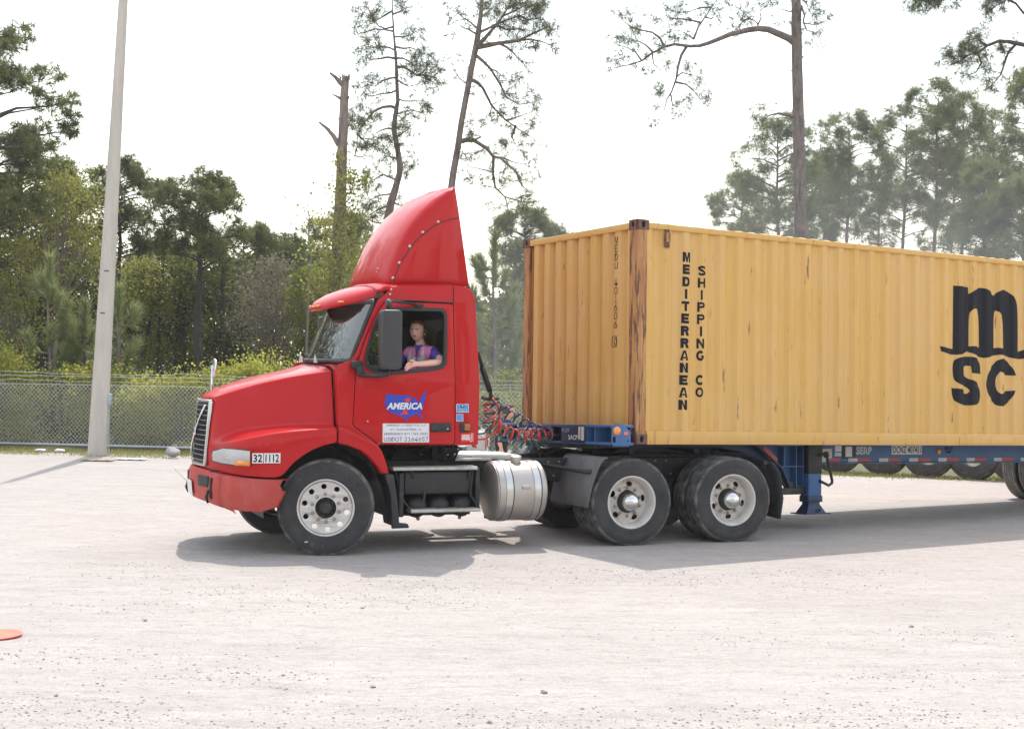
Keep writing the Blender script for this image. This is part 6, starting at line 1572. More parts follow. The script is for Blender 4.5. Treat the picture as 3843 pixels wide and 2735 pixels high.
def norm(a): return a / np.maximum(1e-9, np.linalg.norm(a, axis=-1, keepdims=True))
def needles(C, D, k, ln, w, spread=1.5, droop=.12):
    """k thin needle blades round each tuft centre C pointing about D"""
    C, D = np.repeat(C, k, 0), np.repeat(norm(D), k, 0); n = len(C)
    rr = rng.normal(size=(n, 3)); perp = norm(rr - D * (rr * D).sum(1, keepdims=True))
    th = spread * np.sqrt(rng.random((n, 1))) ; d = norm(D * np.cos(th) + perp * np.sin(th) - np.array([0, 0, droop]))
    L = ln * (.65 + .5 * rng.random((n, 1))); sd = norm(np.cross(d, rng.normal(size=(n, 3)))) * w
    base = C + d * .02
    V = np.stack([base - sd, base + sd, base + d * L], 1).reshape(-1, 3)
    return V
def leaves(C, size, up=.3):
    n = len(C); a = norm(rng.normal(size=(n, 3)) + np.array([0, 0, up])); b = norm(np.cross(a, rng.normal(size=(n, 3)))); c = np.cross(a, b)
    s = size * (.6 + .8 * rng.random((n, 1)))
    return np.stack([C - b * s * .5, C + c * s * .6, C + b * s * .55, C - c * s * .6], 1).reshape(-1, 3)
def quads_to_tris(nq):
    b = (np.arange(nq) * 4)[:, None]; return np.concatenate([b + np.array([[0, 1, 2]]), b + np.array([[0, 2, 3]])])
def tris_of(V): return np.arange(len(V)).reshape(-1, 3)

class Wood:
    """trunk, limbs and twigs of one tree as a light tube mesh"""
    def __init__(s): s.mb = MB()
    def limb(s, pts, r0, r1, n=6): 
        k = len(pts); s.mb.tube(pts, [r0 + (r1 - r0) * i / (k - 1) for i in range(k)], n, caps=False)

def finish_tree(name, label, cat, group, origin, wood, barkmat, V, quads, leafm, kind=None, parts=('trunk', 'crown')):
    t = empty(name); t.location = origin; tag(t, label, cat, group, kind); off = Vector(origin)
    if wood is not None and wood.mb.v:
        wood.mb.v = [(a - off.x, b - off.y, c - off.z) for a, b, c in wood.mb.v]; wood.mb.build(parts[0], barkmat, t, smooth=True)
    if V is not None and len(V):
        fastmesh(parts[1], V - np.array(origin), quads_to_tris(len(V) // 4) if quads else tris_of(V), leafm, t)
    return t

def twigs_on(wood, path, out_C, out_D, q, n, tl, r, up=.25, start=.3, two=True, sub=2):
    """side twigs with needle tufts along a branch path"""
    P = [Vector(p) for p in path]; k = len(P) - 1
    for i in range(n):
        t = start + (1 - start) * (i + q.random()) / n; f = t * k; a = min(int(f), k - 1); p = P[a].lerp(P[a + 1], f - a); d = (P[a + 1] - P[a]).normalized()
        sdir = Vector((q.gauss(0, 1), q.gauss(0, 1), q.gauss(0, .8))); sdir = (sdir - d * sdir.dot(d)).normalized()
        e = (d * q.uniform(.2, .9) + sdir * q.uniform(.5, 1.1) + Vector((0, 0, up))).normalized(); L = tl * q.uniform(.5, 1.25) * (1.15 - .5 * t)
        m = p + e * L * .55 + Vector((0, 0, -.04 * L)); z = m + (e + Vector((0, 0, up * 1.4))).normalized() * L * .5
        wood.limb([p, m, z], r, r * .4, 3); out_C.append(z); out_D.append((z - m))
        if sub > 0: out_C.append(m.lerp(z, .35)); out_D.append(e)
        for _ in range(sub - 1):
            e2 = (e + Vector((q.gauss(0, .8), q.gauss(0, .8), q.gauss(0, .5) + up))).normalized(); z2 = m + e2 * L * q.uniform(.3, .6)
            wood.limb([m, z2], r * .6, r * .3, 3); out_C.append(z2); out_D.append(e2)
    out_C.append(P[-1]); out_D.append(P[-1] - P[-2])

def px_path(pts, Y, q, drift=0.0, x0=0, y0=0, s=1.0):
    """branch traced from the photo: bends in depth as well"""
    n = len(pts); return [at(x0 + s * a, y0 + s * b, Y + drift * (i / max(1, n - 1)) ** 1.2) for i, (a, b) in enumerate(pts)]

def traced_pine(name, label, group, Y, trunk, tw, branches, seed, org, zoom, sc, bark, nd_mat, dens=1.0, twl=.55, k=22, nl=.25, nw=.0065):
    q = random.Random(seed); w = Wood(); x0, y0 = org
    tp = px_path(trunk, Y, q, 0, x0, y0, sc); radii = [r * sc / FPX * Y / 2 for r in tw]
    base = tp[-1]; g = Vector((base.x + (base.x - tp[-2].x) * .5, Y, 0))
    tp = tp + [g]; radii = radii + [radii[-1] * 1.15]
    w.mb.tube(tp, radii, 10, caps=True)
    C, D = [], []
    for br in branches:
        opts = {}
        if isinstance(br, tuple): br, opts = br
        dr = q.uniform(-1.6, 1.6); p = px_path(br, Y, q, dr, x0, y0, sc)
        L = sum((b - a).length for a, b in zip(p, p[1:])); r0 = opts.get('r', min(.075, .012 + .016 * L))
        w.limb(p, r0, .007, 6)
        if not opts.get('bare'): twigs_on(w, p, C, D, q, max(3, int(L * 7.5 * dens * opts.get('d', 1))), twl, .008, start=opts.get('s', .3))
    V = needles(np.array([c[:] for c in C]), np.array([d[:] for d in D]), k, nl, nw) if C else None
    return finish_tree(name, label, 'tree', group, (g.x, Y, 0), w, bark, V, False, nd_mat)

GP = 'tall sparse pines standing up behind the truck'
snag_tr = [(440, 425), (432, 520), (428, 640), (424, 760), (418, 860), (415, 1000), (410, 1100), (404, 1250), (396, 1400), (380, 1620)]
def build_tall_trees():
    O, s = (1000, 0), .6772
    # dead snag
    q = random.Random(1); w = Wood(); Y = 37.0
    tp = px_path(snag_tr, Y, q, 0, *O, s); r = [a * s / FPX * Y / 2 for a in (38, 46, 50, 54, 57, 61, 64, 70, 76, 86)]
    g = Vector((tp[-1].x - .1, Y, 0)); w.mb.tube(tp + [g], r + [r[-1] * 1.15], 12)
    top = tp[0]
    for a in range(7): w.limb([top + Vector((.08 * math.cos(a), .08 * math.sin(a), -.1)), top + Vector((.10 * math.cos(a), .1 * math.sin(a), .05 + .12 * ((a * 37) % 5) / 5))], .03, .008, 4)
    for br, r0 in (([(425, 470), (405, 455), (385, 432), (352, 405)], .085), ([(405, 450), (412, 430), (395, 418)], .03), ([(412, 548), (390, 535), (366, 524)], .04), ([(402, 805), (372, 755), (335, 712), (292, 678)], .075), ([(410, 662), (388, 652)], .02), ([(450, 545), (456, 535)], .04), ([(345, 720), (352, 712)], .02)):
        w.limb(px_path(br, Y, q, -.3, *O, s), r0, r0 * .35, 7)
    finish_tree('dead_tree', 'bare dead pine snag with a broken top and stub limbs behind the cab visor', 'tree', None, (g.x, Y, 0), w, mt['deadwood'], None, False, None)
    # ivy and young leaves round the snag
    blobs = [(405, 880, 30, 45), (440, 980, 60, 60), (480, 1010, 50, 60), (540, 1000, 45, 40), (400, 1060, 45, 60), (450, 1130, 70, 70), (360, 1220, 80, 60), (300, 1230, 50, 40), (470, 1230, 90, 70), (380, 1330, 80, 80), (330, 1410, 90, 80), (470, 1370, 90, 80), (570, 1330, 50, 60), (420, 1480, 110, 80), (350, 1560, 110, 90), (470, 1560, 90, 90), (280, 1560, 80, 80)]
    C = []; w = Wood()
    for cx, cy, rx, ry in blobs:
        c = at(O[0] + s * cx, O[1] + s * cy, 36.5); rx, ry = rx * s / FPX * 36.5, ry * s / FPX * 36.5
        n = int(95 + 190 * rx * ry * 6); p = rng.normal(size=(n, 3)) * np.array([rx * .55, .35, ry * .55]) + np.array(c[:]); C.append(p)
        for _ in range(3):
            e = c + Vector((rnd.gauss(0, rx * .6), rnd.gauss(0, .3), rnd.gauss(0, ry * .5))); w.limb([c + Vector((rnd.uniform(-.2, .2), 0, -.3)), c.lerp(e, .5) + Vector((0, 0, .1)), e], .012, .004, 3)
    V = leaves(np.concatenate(C), .058)
    finish_tree('climbing_vine', 'yellow-green creeper climbing the lower half of the dead snag', 'plant', None, (tp[-1].x, 36.5, 0), w, mt['twig'], V, True, leaf_yellow, parts=('stem', 'foliage'))
    # pine left of the fairing
    A = [(695, -30), (698, 60), (705, 180), (712, 260), (718, 330), (722, 450), (728, 560), (714, 640), (706, 720), (722, 800), (738, 900), (738, 960), (716, 1040), (692, 1120), (672, 1220), (665, 1400), (665, 1620)]
    aw = [6, 8, 11, 14, 16, 19, 22, 26, 28, 29, 31, 34, 38, 42, 46, 50, 54]
    ab = [[(699, 60), (650, 90), (600, 120), (575, 70), (558, 40)], [(703, 150), (660, 160), (620, 145), (590, 110), (572, 90)], [(704, 175), (650, 165), (600, 162), (550, 178), (510, 187)], [(700, 80), (740, 66), (770, 45), (802, 40)], [(708, 205), (760, 205), (800, 195), (850, 160)], [(713, 280), (680, 265), (630, 258), (585, 265), (562, 258)], [(716, 325), (670, 318), (620, 328), (575, 330), (530, 310)], [(715, 260), (760, 270), (800, 265), (850, 290)], [(718, 322), (760, 325), (795, 345), (828, 372)],
          [(722, 370), (760, 372), (800, 395), (835, 420), (880, 415), (920, 430), (960, 455)], [(835, 418), (862, 405), (890, 375)], [(920, 430), (945, 410), (965, 390)], [(722, 430), (680, 435), (640, 450), (600, 480), (560, 470)], [(722, 440), (755, 465), (790, 480), (835, 470)], [(724, 500), (690, 515), (640, 520), (580, 535), (540, 520)], [(727, 550), (770, 562), (820, 560), (868, 560)], [(720, 600), (690, 590), (645, 594), (600, 615), (560, 660), (520, 710), (505, 745), (500, 830)], [(540, 690), (515, 680), (490, 668)], [(503, 745), (530, 770), (560, 800), (605, 795)], [(500, 825), (488, 865), (520, 870), (580, 862)],
          [(714, 635), (750, 625), (800, 612), (860, 622)], [(706, 715), (670, 712), (630, 725), (590, 750)], [(712, 765), (745, 745), (790, 715), (800, 690)], [(726, 820), (750, 800)], [(735, 885), (700, 872), (670, 868)], [(738, 915), (760, 905), (778, 900)], [(725, 1000), (690, 985), (645, 968), (610, 985), (590, 1010)], [(705, 1070), (670, 1078), (620, 1085), (570, 1112), (530, 1170)], [(695, 1110), (720, 1130), (750, 1142), (790, 1150)], [(685, 1140), (650, 1148), (610, 1165), (580, 1190)], [(672, 1200), (710, 1190), (740, 1180)], [(670, 1230), (640, 1240), (590, 1230), (560, 1210)]]
    traced_pine('pine_tree', 'slim crooked pine left of the roof fairing', GP, 38.5, A, aw, ab, 3, O, 0, s, mt['bark'], needle_tall, 1.2, k=17, nl=.26, nw=.005)
    B = [(1197, -40), (1190, 60), (1183, 120), (1165, 240), (1140, 360), (1110, 520), (1080, 680), (1060, 820), (1035, 960), (1018, 1090), (1005, 1300), (1000, 1620)]
    bw = [20, 23, 26, 34, 33, 33, 33, 35, 38, 40, 44, 50]
    bb = [[(1190, 40), (1160, 5), (1140, -20)], ([(1166, 255), (1200, 225), (1230, 190), (1290, 120), (1340, 40), (1360, -10)], dict(r=.07)), [(1186, 178), (1230, 158), (1280, 132), (1340, 110), (1400, 90), (1480, 60)], ([(1168, 262), (1230, 252), (1290, 240), (1400, 225), (1480, 185), (1560, 150), (1610, 180)], dict(r=.07)), [(1400, 225), (1460, 218), (1530, 232), (1580, 255)], [(1290, 242), (1330, 262), (1360, 285), (1400, 330), (1450, 382)], [(1158, 305), (1200, 340), (1240, 380), (1290, 460), (1330, 540), (1400, 580), (1500, 565)], [(1240, 380), (1280, 400), (1320, 432)], [(1130, 440), (1170, 458), (1200, 490), (1250, 590), (1330, 670), (1420, 730), (1490, 775)], [(1330, 670), (1390, 650), (1470, 620)], [(1250, 590), (1235, 640), (1250, 660)], [(1380, 700), (1360, 760), (1380, 800)],
          ([(1070, 785), (1110, 776), (1150, 778), (1220, 822), (1258, 870), (1255, 960), (1268, 1040), (1320, 1090), (1420, 1120), (1500, 1120)], dict(r=.07)), [(1258, 868), (1320, 878), (1370, 900), (1430, 912)], [(1300, 878), (1380, 950), (1415, 1030), (1450, 1055)], [(1150, 778), (1190, 760), (1140, 740)], [(1255, 955), (1190, 938), (1120, 922)], [(1266, 1040), (1230, 1035), (1200, 1020)], [(1320, 1090), (1335, 1130), (1340, 1180)], [(1215, 822), (1170, 845), (1120, 850)], [(1105, 462), (1070, 435), (1040, 395)], [(1178, 165), (1130, 125), (1090, 100), (1050, 65)], [(1172, 195), (1120, 165), (1080, 150)], [(1190, 95), (1240, 60), (1280, 20)], [(1188, 60), (1230, 40), (1250, 0)], [(1270, 140), (1330, 165), (1390, 160), (1440, 175)], [(1310, 90), (1380, 60), (1450, 20)], [(1400, 88), (1450, 110), (1520, 105)], [(1330, 50), (1400, 20), (1480, 10)]]
    traced_pine('pine_tree', 'leaning pine rising behind the roof fairing with drooping limbs to the right', GP, 36.5, B, bw, bb, 5, O, 0, s, mt['bark'], needle_tall, 1.05, k=17, nl=.25, nw=.005)
    # big pine over the container
    O, s = (2200, 0), .72
    T = [(1092, -30), (1096, 60), (1095, 150), (1098, 260), (1100, 380), (1104, 520), (1106, 650), (1110, 800), (1113, 1000), (1116, 1240), (1122, 1600), (1126, 2000)]
    tw = [48, 54, 55, 56, 58, 60, 62, 63, 64, 66, 70, 74]
    tb = [([(1085, 222), (1055, 200), (1010, 180), (950, 155), (900, 150), (850, 156), (800, 168), (750, 180), (690, 205), (640, 225), (590, 240), (540, 242), (460, 232), (405, 245), (340, 280), (290, 318), (230, 338), (180, 348), (130, 357)], dict(r=.12, s=.62, d=.7)), [(405, 243), (385, 200), (345, 170), (290, 158), (230, 140), (195, 110), (180, 80)], [(345, 270), (310, 235), (270, 215), (245, 212)], [(290, 318), (255, 270), (210, 248), (150, 232)], [(345, 280), (350, 330), (385, 370), (420, 335)], [(560, 205), (585, 140), (620, 90), (660, 30), (690, -10)], [(600, 120), (560, 110), (500, 100), (440, 95), (420, 85)], [(650, 40), (600, 40), (540, 60), (480, 70)], [(560, 205), (520, 175), (480, 160)], [(620, 90), (655, 100), (665, 75)],
          ([(525, 240), (495, 290), (478, 350), (470, 410), (445, 480), (420, 520), (405, 580), (410, 640)], dict(s=.45)), [(472, 400), (500, 380), (540, 390), (580, 400)], [(470, 430), (520, 440), (555, 470), (580, 500), (610, 540)], [(440, 490), (450, 550), (480, 560), (530, 560)], [(890, 150), (895, 128), (880, 110), (850, 95), (810, 60), (800, 30)], [(895, 128), (912, 95), (905, 60), (940, 25)], [(850, 95), (820, 110), (800, 130)], ([(1088, 60), (1050, 60), (1010, 45), (975, 80)], dict(d=.6)), ([(1120, 30), (1138, 80), (1130, 120), (1180, 130), (1250, 115)], dict(d=.8)), [(1130, 110), (1150, 160), (1200, 175), (1180, 210)], [(1118, -10), (1150, 20), (1160, 60)],
          ([(1085, 612), (1050, 598), (1000, 592), (960, 600), (915, 628)], dict(bare=1, r=.075)), ([(1100, 375), (1070, 370), (1040, 350)], dict(bare=1, r=.03)), ([(1128, 300), (1138, 295)], dict(bare=1, r=.03)), ([(1560, 0), (1560, 1)], dict(bare=1, r=.001))][:-1]
    traced_pine('pine_tree', 'tall straight bare-trunked pine over the container with one long limb to the left', GP, 46.0, T, tw, tb, 9, O, 0, s, mt['bark'], needle_tall, .85, twl=.62, k=17, nl=.30, nw=.0055)
    # pine just off the right edge whose limbs hang into the picture
    T2 = [(2640, -300), (2640, 0), (2645, 300), (2650, 800), (2660, 1400), (2665, 2000)]
    b2 = [([(2645, 260), (2500, 225), (2380, 225), (2280, 235), (2200, 218), (2150, 215), (2090, 240), (2040, 275), (1990, 290), (1900, 300)], dict(s=.6, r=.09)), [(2240, 232), (2200, 275), (2180, 330), (2160, 390), (2120, 440), (2080, 470)], [(2150, 215), (2180, 270), (2185, 310)], [(2090, 240), (2050, 215), (2030, 185), (1990, 250)], [(2040, 275), (2060, 330), (2030, 380), (1960, 400)], [(1990, 290), (1950, 320), (1900, 340), (1880, 360)], ([(2640, 180), (2500, 160), (2400, 100), (2280, 70), (2240, 20), (2190, 0), (2150, 25), (2110, 50)], dict(s=.65)), [(2240, 20), (2180, -20), (2120, -50)], ([(2640, 0), (2400, -60), (2150, -60), (1950, -40), (1850, 0), (1780, 10), (1720, 0)], dict(s=.6)), [(1850, 0), (1780, 30), (1745, 20)], [(1950, -40), (1960, 0)]]
    traced_pine('pine_tree', 'pine mostly beyond the right edge whose limbs droop into the top right corner', GP, 40.0, T2, [30, 50, 60, 64, 70, 76], b2, 12, O, 0, s, mt['barkdark'], needle_tall, 1.4, twl=.5, k=17, nl=.27, nw=.005)
build_tall_trees()

def shape_pine(name, label, group, px, Y, top, hw, bottom, seed, bark, ndm, limbs=26, lean=0, k=18, nl=.26, nw=.008, twl=.5, tr=None, dens=1.0, flat=.5, trunk_top=None):
    """a pine with a rounded irregular crown: trunk at photo column px, crown between rows top and bottom, half width hw pixels"""
    q = random.Random(seed); w = Wood(); m = Y / FPX; b = at(px, 1367, Y); zt = at(px, top, Y).z; zb = at(px, bottom, Y).z; Rm = hw * m; H = zt
    r0 = tr or .014 * H + .03; n = 8
    tp = [Vector((b.x + lean * m * (i / n) ** 1.3 + .045 * math.sin(i * 1.9 + seed), Y, H * .97 * i / n)) for i in range(n + 1)]
    w.mb.tube(tp, [r0 * (1 - .82 * i / n) for i in range(n + 1)], 8)
    C, D = [], []
    for i in range(limbs):
        f = (i + q.random()) / limbs; z = zb + (zt - zb) * f ** .92 * .97; a = q.uniform(0, 2 * math.pi); t = z / (H * .97); j = min(int(t * n), n - 1); o = tp[j].lerp(tp[j + 1], t * n - j)
        prof = math.sqrt(max(.04, 1 - ((f - .42) / .62) ** 2)); L = Rm * prof * q.uniform(.5, 1.2)
        d = Vector((math.cos(a), math.sin(a), 0)); rise = q.uniform(.05, .45) + .65 * f
        p = [o, o + d * L * .35 + Vector((0, 0, L * .10 * (1 + rise))), o + d * L * .72 + Vector((q.gauss(0, .06) * L, q.gauss(0, .06) * L, L * .28 * (1 + rise) * flat)), o + d * L + Vector((0, 0, L * .5 * (.6 + rise) * flat))]
        w.limb(p, .010 + .018 * L, .006, 5); twigs_on(w, p, C, D, q, max(4, int(5.0 * L * dens + 2)), twl, .007, start=.62, sub=2)
        for _ in range(2):
            s0 = p[1].lerp(p[2], q.random()); e = (d + Vector((q.gauss(0, .7), q.gauss(0, .7), q.uniform(0, .7)))).normalized(); pp = [s0, s0 + e * L * .25, s0 + (e + Vector((0, 0, .35))).normalized() * L * .48]
            w.limb(pp, .012, .005, 4); twigs_on(w, pp, C, D, q, max(3, int(3.6 * L * dens)), twl * .85, .006, start=.55, sub=2)
    for i in range(int(4 * dens)): C.append(tp[-1] + Vector((q.gauss(0, .2), q.gauss(0, .2), q.uniform(-.3, .35)))); D.append(Vector((q.gauss(0, .4), q.gauss(0, .4), 1)))
    V = needles(np.array([c[:] for c in C]), np.array([d[:] for d in D]), k, nl, nw)
    return finish_tree(name, label, 'tree', group, (b.x, Y, 0), w, bark, V, False, ndm)

def build_pines():
    G1 = 'pines of the wood on the left'
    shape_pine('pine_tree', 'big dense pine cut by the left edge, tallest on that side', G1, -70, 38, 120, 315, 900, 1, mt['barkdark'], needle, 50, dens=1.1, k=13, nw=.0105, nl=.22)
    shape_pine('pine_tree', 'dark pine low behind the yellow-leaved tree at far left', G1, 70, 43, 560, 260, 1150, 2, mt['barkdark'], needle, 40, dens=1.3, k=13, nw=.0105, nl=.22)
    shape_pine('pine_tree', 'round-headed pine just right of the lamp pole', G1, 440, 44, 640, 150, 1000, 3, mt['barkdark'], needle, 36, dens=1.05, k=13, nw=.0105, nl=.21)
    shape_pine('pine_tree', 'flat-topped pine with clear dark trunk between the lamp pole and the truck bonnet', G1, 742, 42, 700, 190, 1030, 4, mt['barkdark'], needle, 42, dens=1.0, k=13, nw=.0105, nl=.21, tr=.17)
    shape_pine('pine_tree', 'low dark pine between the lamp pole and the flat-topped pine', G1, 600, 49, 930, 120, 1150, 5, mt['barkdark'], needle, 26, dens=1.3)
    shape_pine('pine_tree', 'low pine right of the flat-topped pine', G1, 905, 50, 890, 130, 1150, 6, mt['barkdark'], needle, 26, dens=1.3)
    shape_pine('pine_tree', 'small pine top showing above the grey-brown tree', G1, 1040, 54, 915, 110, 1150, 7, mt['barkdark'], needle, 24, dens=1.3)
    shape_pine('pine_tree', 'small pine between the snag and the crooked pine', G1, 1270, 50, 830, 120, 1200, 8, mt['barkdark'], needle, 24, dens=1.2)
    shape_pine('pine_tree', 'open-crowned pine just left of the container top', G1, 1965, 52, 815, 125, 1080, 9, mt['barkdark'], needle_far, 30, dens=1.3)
    G2 = 'dusty pines behind the container'
    rows = [(2760, 72, 690, 130, 905, 'lowest pine at the left end of the dusty row'), (2925, 66, 450, 165, 840, 'dusty pine standing directly left of the tall bare trunk'), (3085, 74, 600, 90, 820, 'narrow dusty pine just right of the tall bare trunk'), (3170, 70, 455, 130, 740, 'round-topped dusty pine second right of the tall bare trunk'), (3375, 72, 430, 150, 800, 'dusty pine with forked limbs above the ship-line name'), (3497, 68, 335, 150, 760, 'tallest pine of the dusty row, left of the logo'), (3605, 74, 380, 140, 830, 'dusty pine directly above the big logo'), (3740, 70, 430, 150, 880, 'broad pine above the right end of the logo'), (3850, 64, 270, 150, 820, 'dusty pine cut by the right edge of the photo'), (3300, 80, 620, 100, 860, 'small faint pine low between two taller dusty pines'), (3560, 84, 560, 150, 900, 'faint pine low behind the tallest dusty pine'), (3010, 84, 640, 140, 880, 'faint pine behind the tall bare trunk'), (3690, 62, 640, 120, 930, 'lower pine in front of the broad right-hand pine'), (3820, 60, 700, 140, 960, 'lowest pine at the right edge above the container')]
    for i, (px, Y, top, hw, bot, lb) in enumerate(rows):
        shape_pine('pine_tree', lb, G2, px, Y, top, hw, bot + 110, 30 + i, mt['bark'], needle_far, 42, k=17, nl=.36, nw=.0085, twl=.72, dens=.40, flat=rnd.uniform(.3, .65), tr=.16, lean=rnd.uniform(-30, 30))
build_pines()

def young_pine(label, px, Y, top, hw, seed, mat, k=17):
    """bottlebrush shoots of long needles"""
    q = random.Random(seed); w = Wood(); m = Y / FPX; b = at(px, 1367, Y); H = at(px, top, Y).z; C, D = [], []
    w.limb([Vector((b.x + .05 * math.sin(i), Y, H * .93 * i / 5)) for i in range(6)], .075, .015, 7)
    def brush(p, e, L):
        n = max(4, int(L / .045))
        for i in range(n):
            C.append(p + e * (L * i / n)); D.append(e + Vector((q.gauss(0, .15), q.gauss(0, .15), .1)))
    brush(Vector((b.x, Y, H * .74)), Vector((0, 0, 1)), H * .25)
    for i in range(17):
        f = i / 17; z = H * (.20 + .66 * f); a = q.uniform(0, 6.28) if i % 3 else q.choice((0.2, 3.0)); L = hw * m * (1.05 - .55 * f) * q.uniform(.65, 1.1)
        d = Vector((math.cos(a), math.sin(a), .15)); p1 = Vector((b.x, Y, z)) + d * L * .55; p2 = p1 + Vector((d.x * .35, d.y * .35, .75)).normalized() * L * .7
        w.limb([Vector((b.x, Y, z)), p1, p2], .022, .010, 5); brush(p1.lerp(p2, .05), (p2 - p1).normalized(), (p2 - p1).length * 1.05); brush(Vector((b.x, Y, z)).lerp(p1, .5), d.normalized(), L * .4)
    V = needles(np.array([c[:] for c in C]), np.array([d[:] for d in D]), k, .36, .0085, .85, .02)
    return finish_tree('young_pine', label, 'tree', 'young long-needled pines behind the fence', (b.x, Y, 0), w, mt['bark'], V, False, mat)
young_pine('bushy young pine left of the lamp pole', 182, 35.8, 955, 135, 1, needle_young)
young_pine('bushy young pine showing right of the lamp pole', 445, 35.4, 1070, 130, 2, needle_young)
young_pine('smaller young pine half hidden behind the lamp pole', 318, 36.2, 1130, 110, 4, needle_young)
young_pine('dusty young pine between the cab and the container', 1852, 36.0, 870, 150, 3, needle_young, 30)

def broadleaf(name, label, group, px, Y, top, hw, low, n, size, mat, seed, bark, clumps=26, cat='tree', sparse=.5, depth=1.0, stems=1):
    q = random.Random(seed); g = np.random.default_rng(seed); w = Wood(); m = Y / FPX; b = at(px, 1367, Y); zt, zl = at(px, top, Y).z, max(.05, at(px, low, Y).z); Rm = hw * m; C = []
    hub = Vector((b.x, Y, max(.1, zl)))
    for sgn in range(stems):
        bx = b.x + (q.uniform(-.4, .4) * Rm if stems > 1 else 0); w.limb([Vector((bx, Y, 0)), Vector((bx * .7 + b.x * .3 + q.uniform(-.1, .1), Y, zl * .6 + .1)), hub], .03 + .012 * zt, .03, 6)
    for i in range(clumps):
        f = q.random(); z = zl + (zt - zl) * f; pr = math.sqrt(max(.05, 1 - ((f - .45) / .6) ** 2)); a = q.uniform(0, 6.28); rr = Rm * pr * math.sqrt(q.random())
        c = Vector((b.x + rr * math.cos(a), Y + rr * depth * math.sin(a), z)); mid = hub.lerp(c, .55) + Vector((0, 0, .12 * (zt - zl) * q.random()))
        w.limb([hub, mid, c], .022 + .004 * Rm, .006, 4)
        cr = Rm * q.uniform(.16, .34); k = int(n / clumps); C.append(g.normal(size=(k, 3)) * np.array([cr, cr * depth, cr * .7]) * sparse + np.array(c[:]))
        for _ in range(4):
            e = c + Vector((q.gauss(0, cr * .8), q.gauss(0, cr * .8), q.gauss(0, cr * .6))); w.limb([mid.lerp(c, .6), e], .008, .003, 3)
    C = np.concatenate(C); C[:, 2] = np.maximum(C[:, 2], .03)
    return finish_tree(name, label, cat, group, (b.x, Y, 0), w, bark, leaves(C, size), True, mat, parts=('trunk', 'crown') if cat == 'tree' else ('stem', 'foliage'))

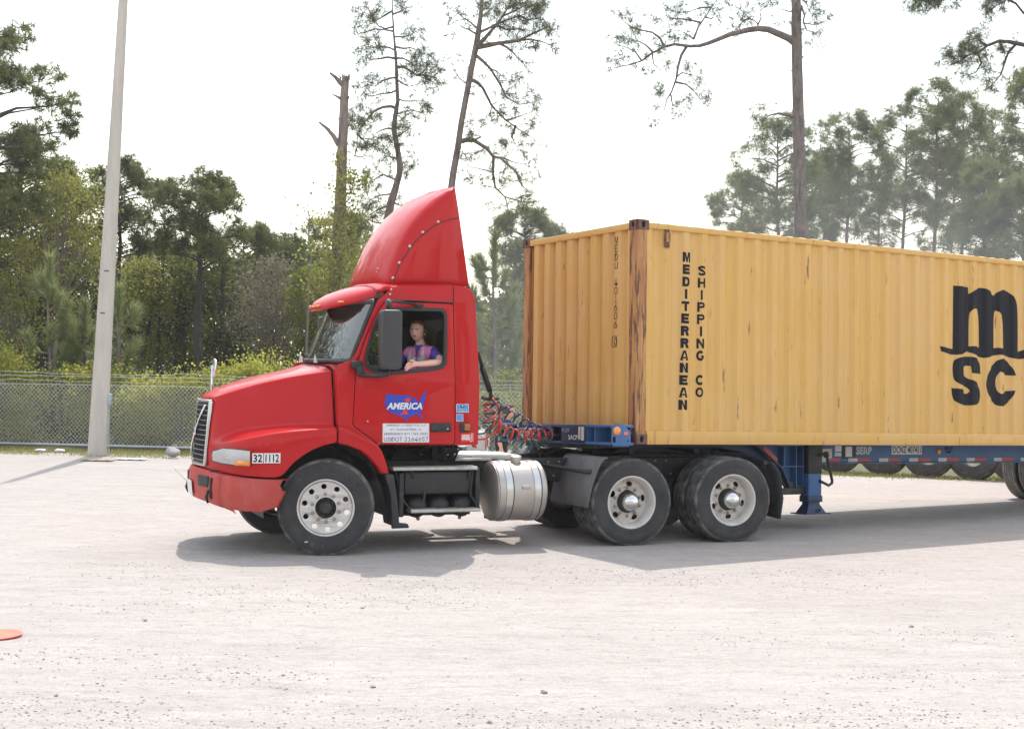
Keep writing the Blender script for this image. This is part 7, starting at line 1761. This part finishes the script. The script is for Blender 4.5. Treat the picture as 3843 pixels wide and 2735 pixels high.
def build_broadleaf():
    G = 'broad-leaved trees of the wood on the left'
    broadleaf('leafy_tree', 'yellow-budding tree at far left above the young pine', G, 215, 39.5, 650, 200, 1150, 9000, .055, leaf_yellow, 1, mt['twig'], 46, sparse=.85)
    broadleaf('leafy_tree', 'yellow-green leafy tree low at the left edge', G, 40, 38.8, 900, 140, 1350, 5200, .055, leaf_yellow, 2, mt['twig'], 30, sparse=.9)
    broadleaf('leafy_tree', 'bright backlit leafy tree behind the lamp pole', G, 520, 46, 960, 150, 1350, 8000, .065, leaf_yellow, 3, mt['barkdark'], 34, sparse=.9)
    broadleaf('leafy_tree', 'bright green leafy tree under the flat-topped pine', G, 660, 47, 930, 190, 1300, 9000, .065, leaf_mid, 4, mt['barkdark'], 36, sparse=.9)
    broadleaf('leafy_tree', 'dark spreading oak behind the flat-topped pine trunk', G, 850, 46, 1000, 190, 1380, 6200, .09, leaf_dark, 5, mt['barkdark'], 38, sparse=.95)
    broadleaf('leafy_tree', 'grey-brown twiggy tree above the truck bonnet', G, 1030, 41, 985, 170, 1330, 7000, .055, leaf_brown, 6, mt['twig'], 48, sparse=.9)
    broadleaf('leafy_tree', 'olive leafy tree left of the windscreen', G, 1170, 40, 1020, 110, 1350, 6500, .052, leaf_mid, 7, mt['twig'], 30, sparse=.95)
    broadleaf('leafy_tree', 'green leafy tree filling the gap behind the sun visor', G, 1290, 41, 960, 130, 1330, 7000, .055, leaf_mid, 8, mt['barkdark'], 32, sparse=.95)
    broadleaf('leafy_tree', 'green leafy tree behind the young pine by the cab', G, 1790, 47, 1180, 110, 1500, 3800, .07, leaf_mid, 9, mt['barkdark'], 28, sparse=1)
    broadleaf('leafy_tree', 'dark leafy tree behind the left container corner', G, 1960, 46, 1100, 130, 1480, 3800, .09, leaf_dark, 10, mt['barkdark'], 28, sparse=1)
    broadleaf('leafy_tree', 'dark tree behind the big pine at the left edge', G, -20, 47, 720, 240, 1350, 7000, .10, leaf_dark, 11, mt['barkdark'], 40, sparse=1)
    broadleaf('leafy_tree', 'dark tree behind the yellow-budding tree', G, 250, 48, 800, 230, 1350, 7000, .10, leaf_dark, 12, mt['barkdark'], 40, sparse=1)
    # bare twiggy sapling left of the snag
    q = random.Random(8); w = Wood(); Y = 38.5
    for br, r in (([(1153, 760), (1160, 820), (1158, 900), (1168, 960), (1160, 1060), (1150, 1300), (1152, 1500), (1150, 1850)], .05), ([(1158, 880), (1130, 860), (1100, 865), (1065, 862)], .02), ([(1164, 930), (1190, 900), (1186, 850)], .018), ([(1158, 830), (1138, 800), (1128, 752)], .014), ([(1160, 840), (1178, 800), (1176, 770)], .014), ([(1166, 950), (1200, 945), (1215, 930)], .014), ([(1160, 810), (1146, 775), (1150, 740)], .01)):
        w.limb(px_path(br if br[0][1] > br[-1][1] or r > .04 else br, Y, q, .3), *((.012, r) if r > .04 else (r, .005)), 5)
    g = at(1150, 1300, Y); C = rng.normal(size=(90, 3)) * np.array([.35, .3, .6]) + np.array(at(1155, 880, Y)[:])
    finish_tree('bare_sapling', 'thin bare grey sapling standing left of the dead snag', 'tree', None, (g.x, Y, 0), w, mt['twig'], leaves(C, .07), True, leaf_yellow)
    # scrub right behind the fence
    rows = [(15, 35.0, 1330, 120, leaf_scrub), (130, 35.2, 1420, 110, leaf_scrub), (250, 35.3, 1450, 90, leaf_dark), (330, 35.0, 1410, 90, leaf_scrub), (430, 34.6, 1390, 90, leaf_scrub), (520, 34.7, 1500, 80, leaf_dark), (585, 34.2, 1450, 90, leaf_scrub), (690, 34.0, 1440, 100, leaf_scrub), (790, 34.2, 1425, 100, leaf_scrub), (905, 35.0, 1385, 90, leaf_scrub), (1010, 36.0, 1375, 110, leaf_scrub), (1850, 33.5, 1500, 80, leaf_scrub), (1940, 34.5, 1400, 70, leaf_scrub)]
    where = ['at the left edge of the fence', 'below the young pine at far left', 'in the shade left of the lamp pole', 'just left of the lamp pole', 'just right of the lamp pole', 'in the shade right of the lamp pole', 'above the boulder, left side', 'above the boulder, right side', 'left of the grille', 'above the front of the bonnet', 'above the middle of the bonnet', 'behind the woman by the hoses', 'left of the container behind the fence']
    for i, (px, Y, top, hw, mat) in enumerate(rows):
        broadleaf('scrub_bush', ('dark' if mat is leaf_dark else 'yellow-green') + ' scrub bush behind the chain-link fence, ' + where[i], 'scrub bushes behind the fence', px, Y, top, hw * 1.45, 1650, 7000, .048, mat, 50 + i, mt['twig'], 26, 'bush', 1.15, .5, stems=3)
build_broadleaf()

def build_woods():
    """the deep shade of the wood as one far mass, and its bare dark trunks"""
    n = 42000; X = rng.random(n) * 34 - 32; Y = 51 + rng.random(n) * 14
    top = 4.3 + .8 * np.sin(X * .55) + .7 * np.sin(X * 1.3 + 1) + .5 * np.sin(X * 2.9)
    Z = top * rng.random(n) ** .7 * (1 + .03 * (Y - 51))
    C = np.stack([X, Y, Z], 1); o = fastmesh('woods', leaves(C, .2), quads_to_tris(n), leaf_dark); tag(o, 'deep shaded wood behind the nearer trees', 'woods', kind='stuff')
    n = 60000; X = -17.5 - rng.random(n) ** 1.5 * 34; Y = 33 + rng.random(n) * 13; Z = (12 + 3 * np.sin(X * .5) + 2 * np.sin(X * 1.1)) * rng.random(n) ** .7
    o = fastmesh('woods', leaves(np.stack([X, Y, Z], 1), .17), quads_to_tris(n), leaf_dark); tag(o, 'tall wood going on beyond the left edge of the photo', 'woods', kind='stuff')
    n = 14000; X = rng.random(n) * 130 - 70; Y = -34 - rng.random(n) * 10; Z = (8.5 + 2.5 * np.sin(X * .3) + 1.5 * np.sin(X * .9)) * rng.random(n) ** .6
    o = fastmesh('woods', leaves(np.stack([X, Y, Z], 1), .8), quads_to_tris(n), leaf_dark); tag(o, 'line of trees on the near side of the yard behind the camera', 'woods', kind='stuff')
    q = random.Random(21)
    for i, (px, Y, tp, r) in enumerate(((95, 41, 900, .13), (150, 44, 900, .12), (1010, 44, 1000, .1), (830, 45, 900, .12), (690, 46, 950, .08), (1085, 43, 980, .07), (600, 46, 930, .08))):
        b = at(px, 1367, Y); w = Wood(); z = at(px, tp, Y).z; w.limb([Vector((b.x, Y, 0)), Vector((b.x + q.uniform(-.08, .08), Y, z * .5)), Vector((b.x + q.uniform(-.12, .12), Y, z))], r, r * .4, 7)
        for _ in range(3):
            a = q.uniform(.4, .95) * z; d = q.choice((-1, 1)); w.limb([Vector((b.x, Y, a)), Vector((b.x + d * .5, Y + .2, a + .2)), Vector((b.x + d * 1.1, Y + .3, a + .25))], .03, .008, 4)
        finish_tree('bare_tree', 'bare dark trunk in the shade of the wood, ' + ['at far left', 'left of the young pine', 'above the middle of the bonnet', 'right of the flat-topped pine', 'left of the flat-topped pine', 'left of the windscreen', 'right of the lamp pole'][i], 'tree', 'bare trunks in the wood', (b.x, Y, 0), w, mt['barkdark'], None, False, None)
build_woods()
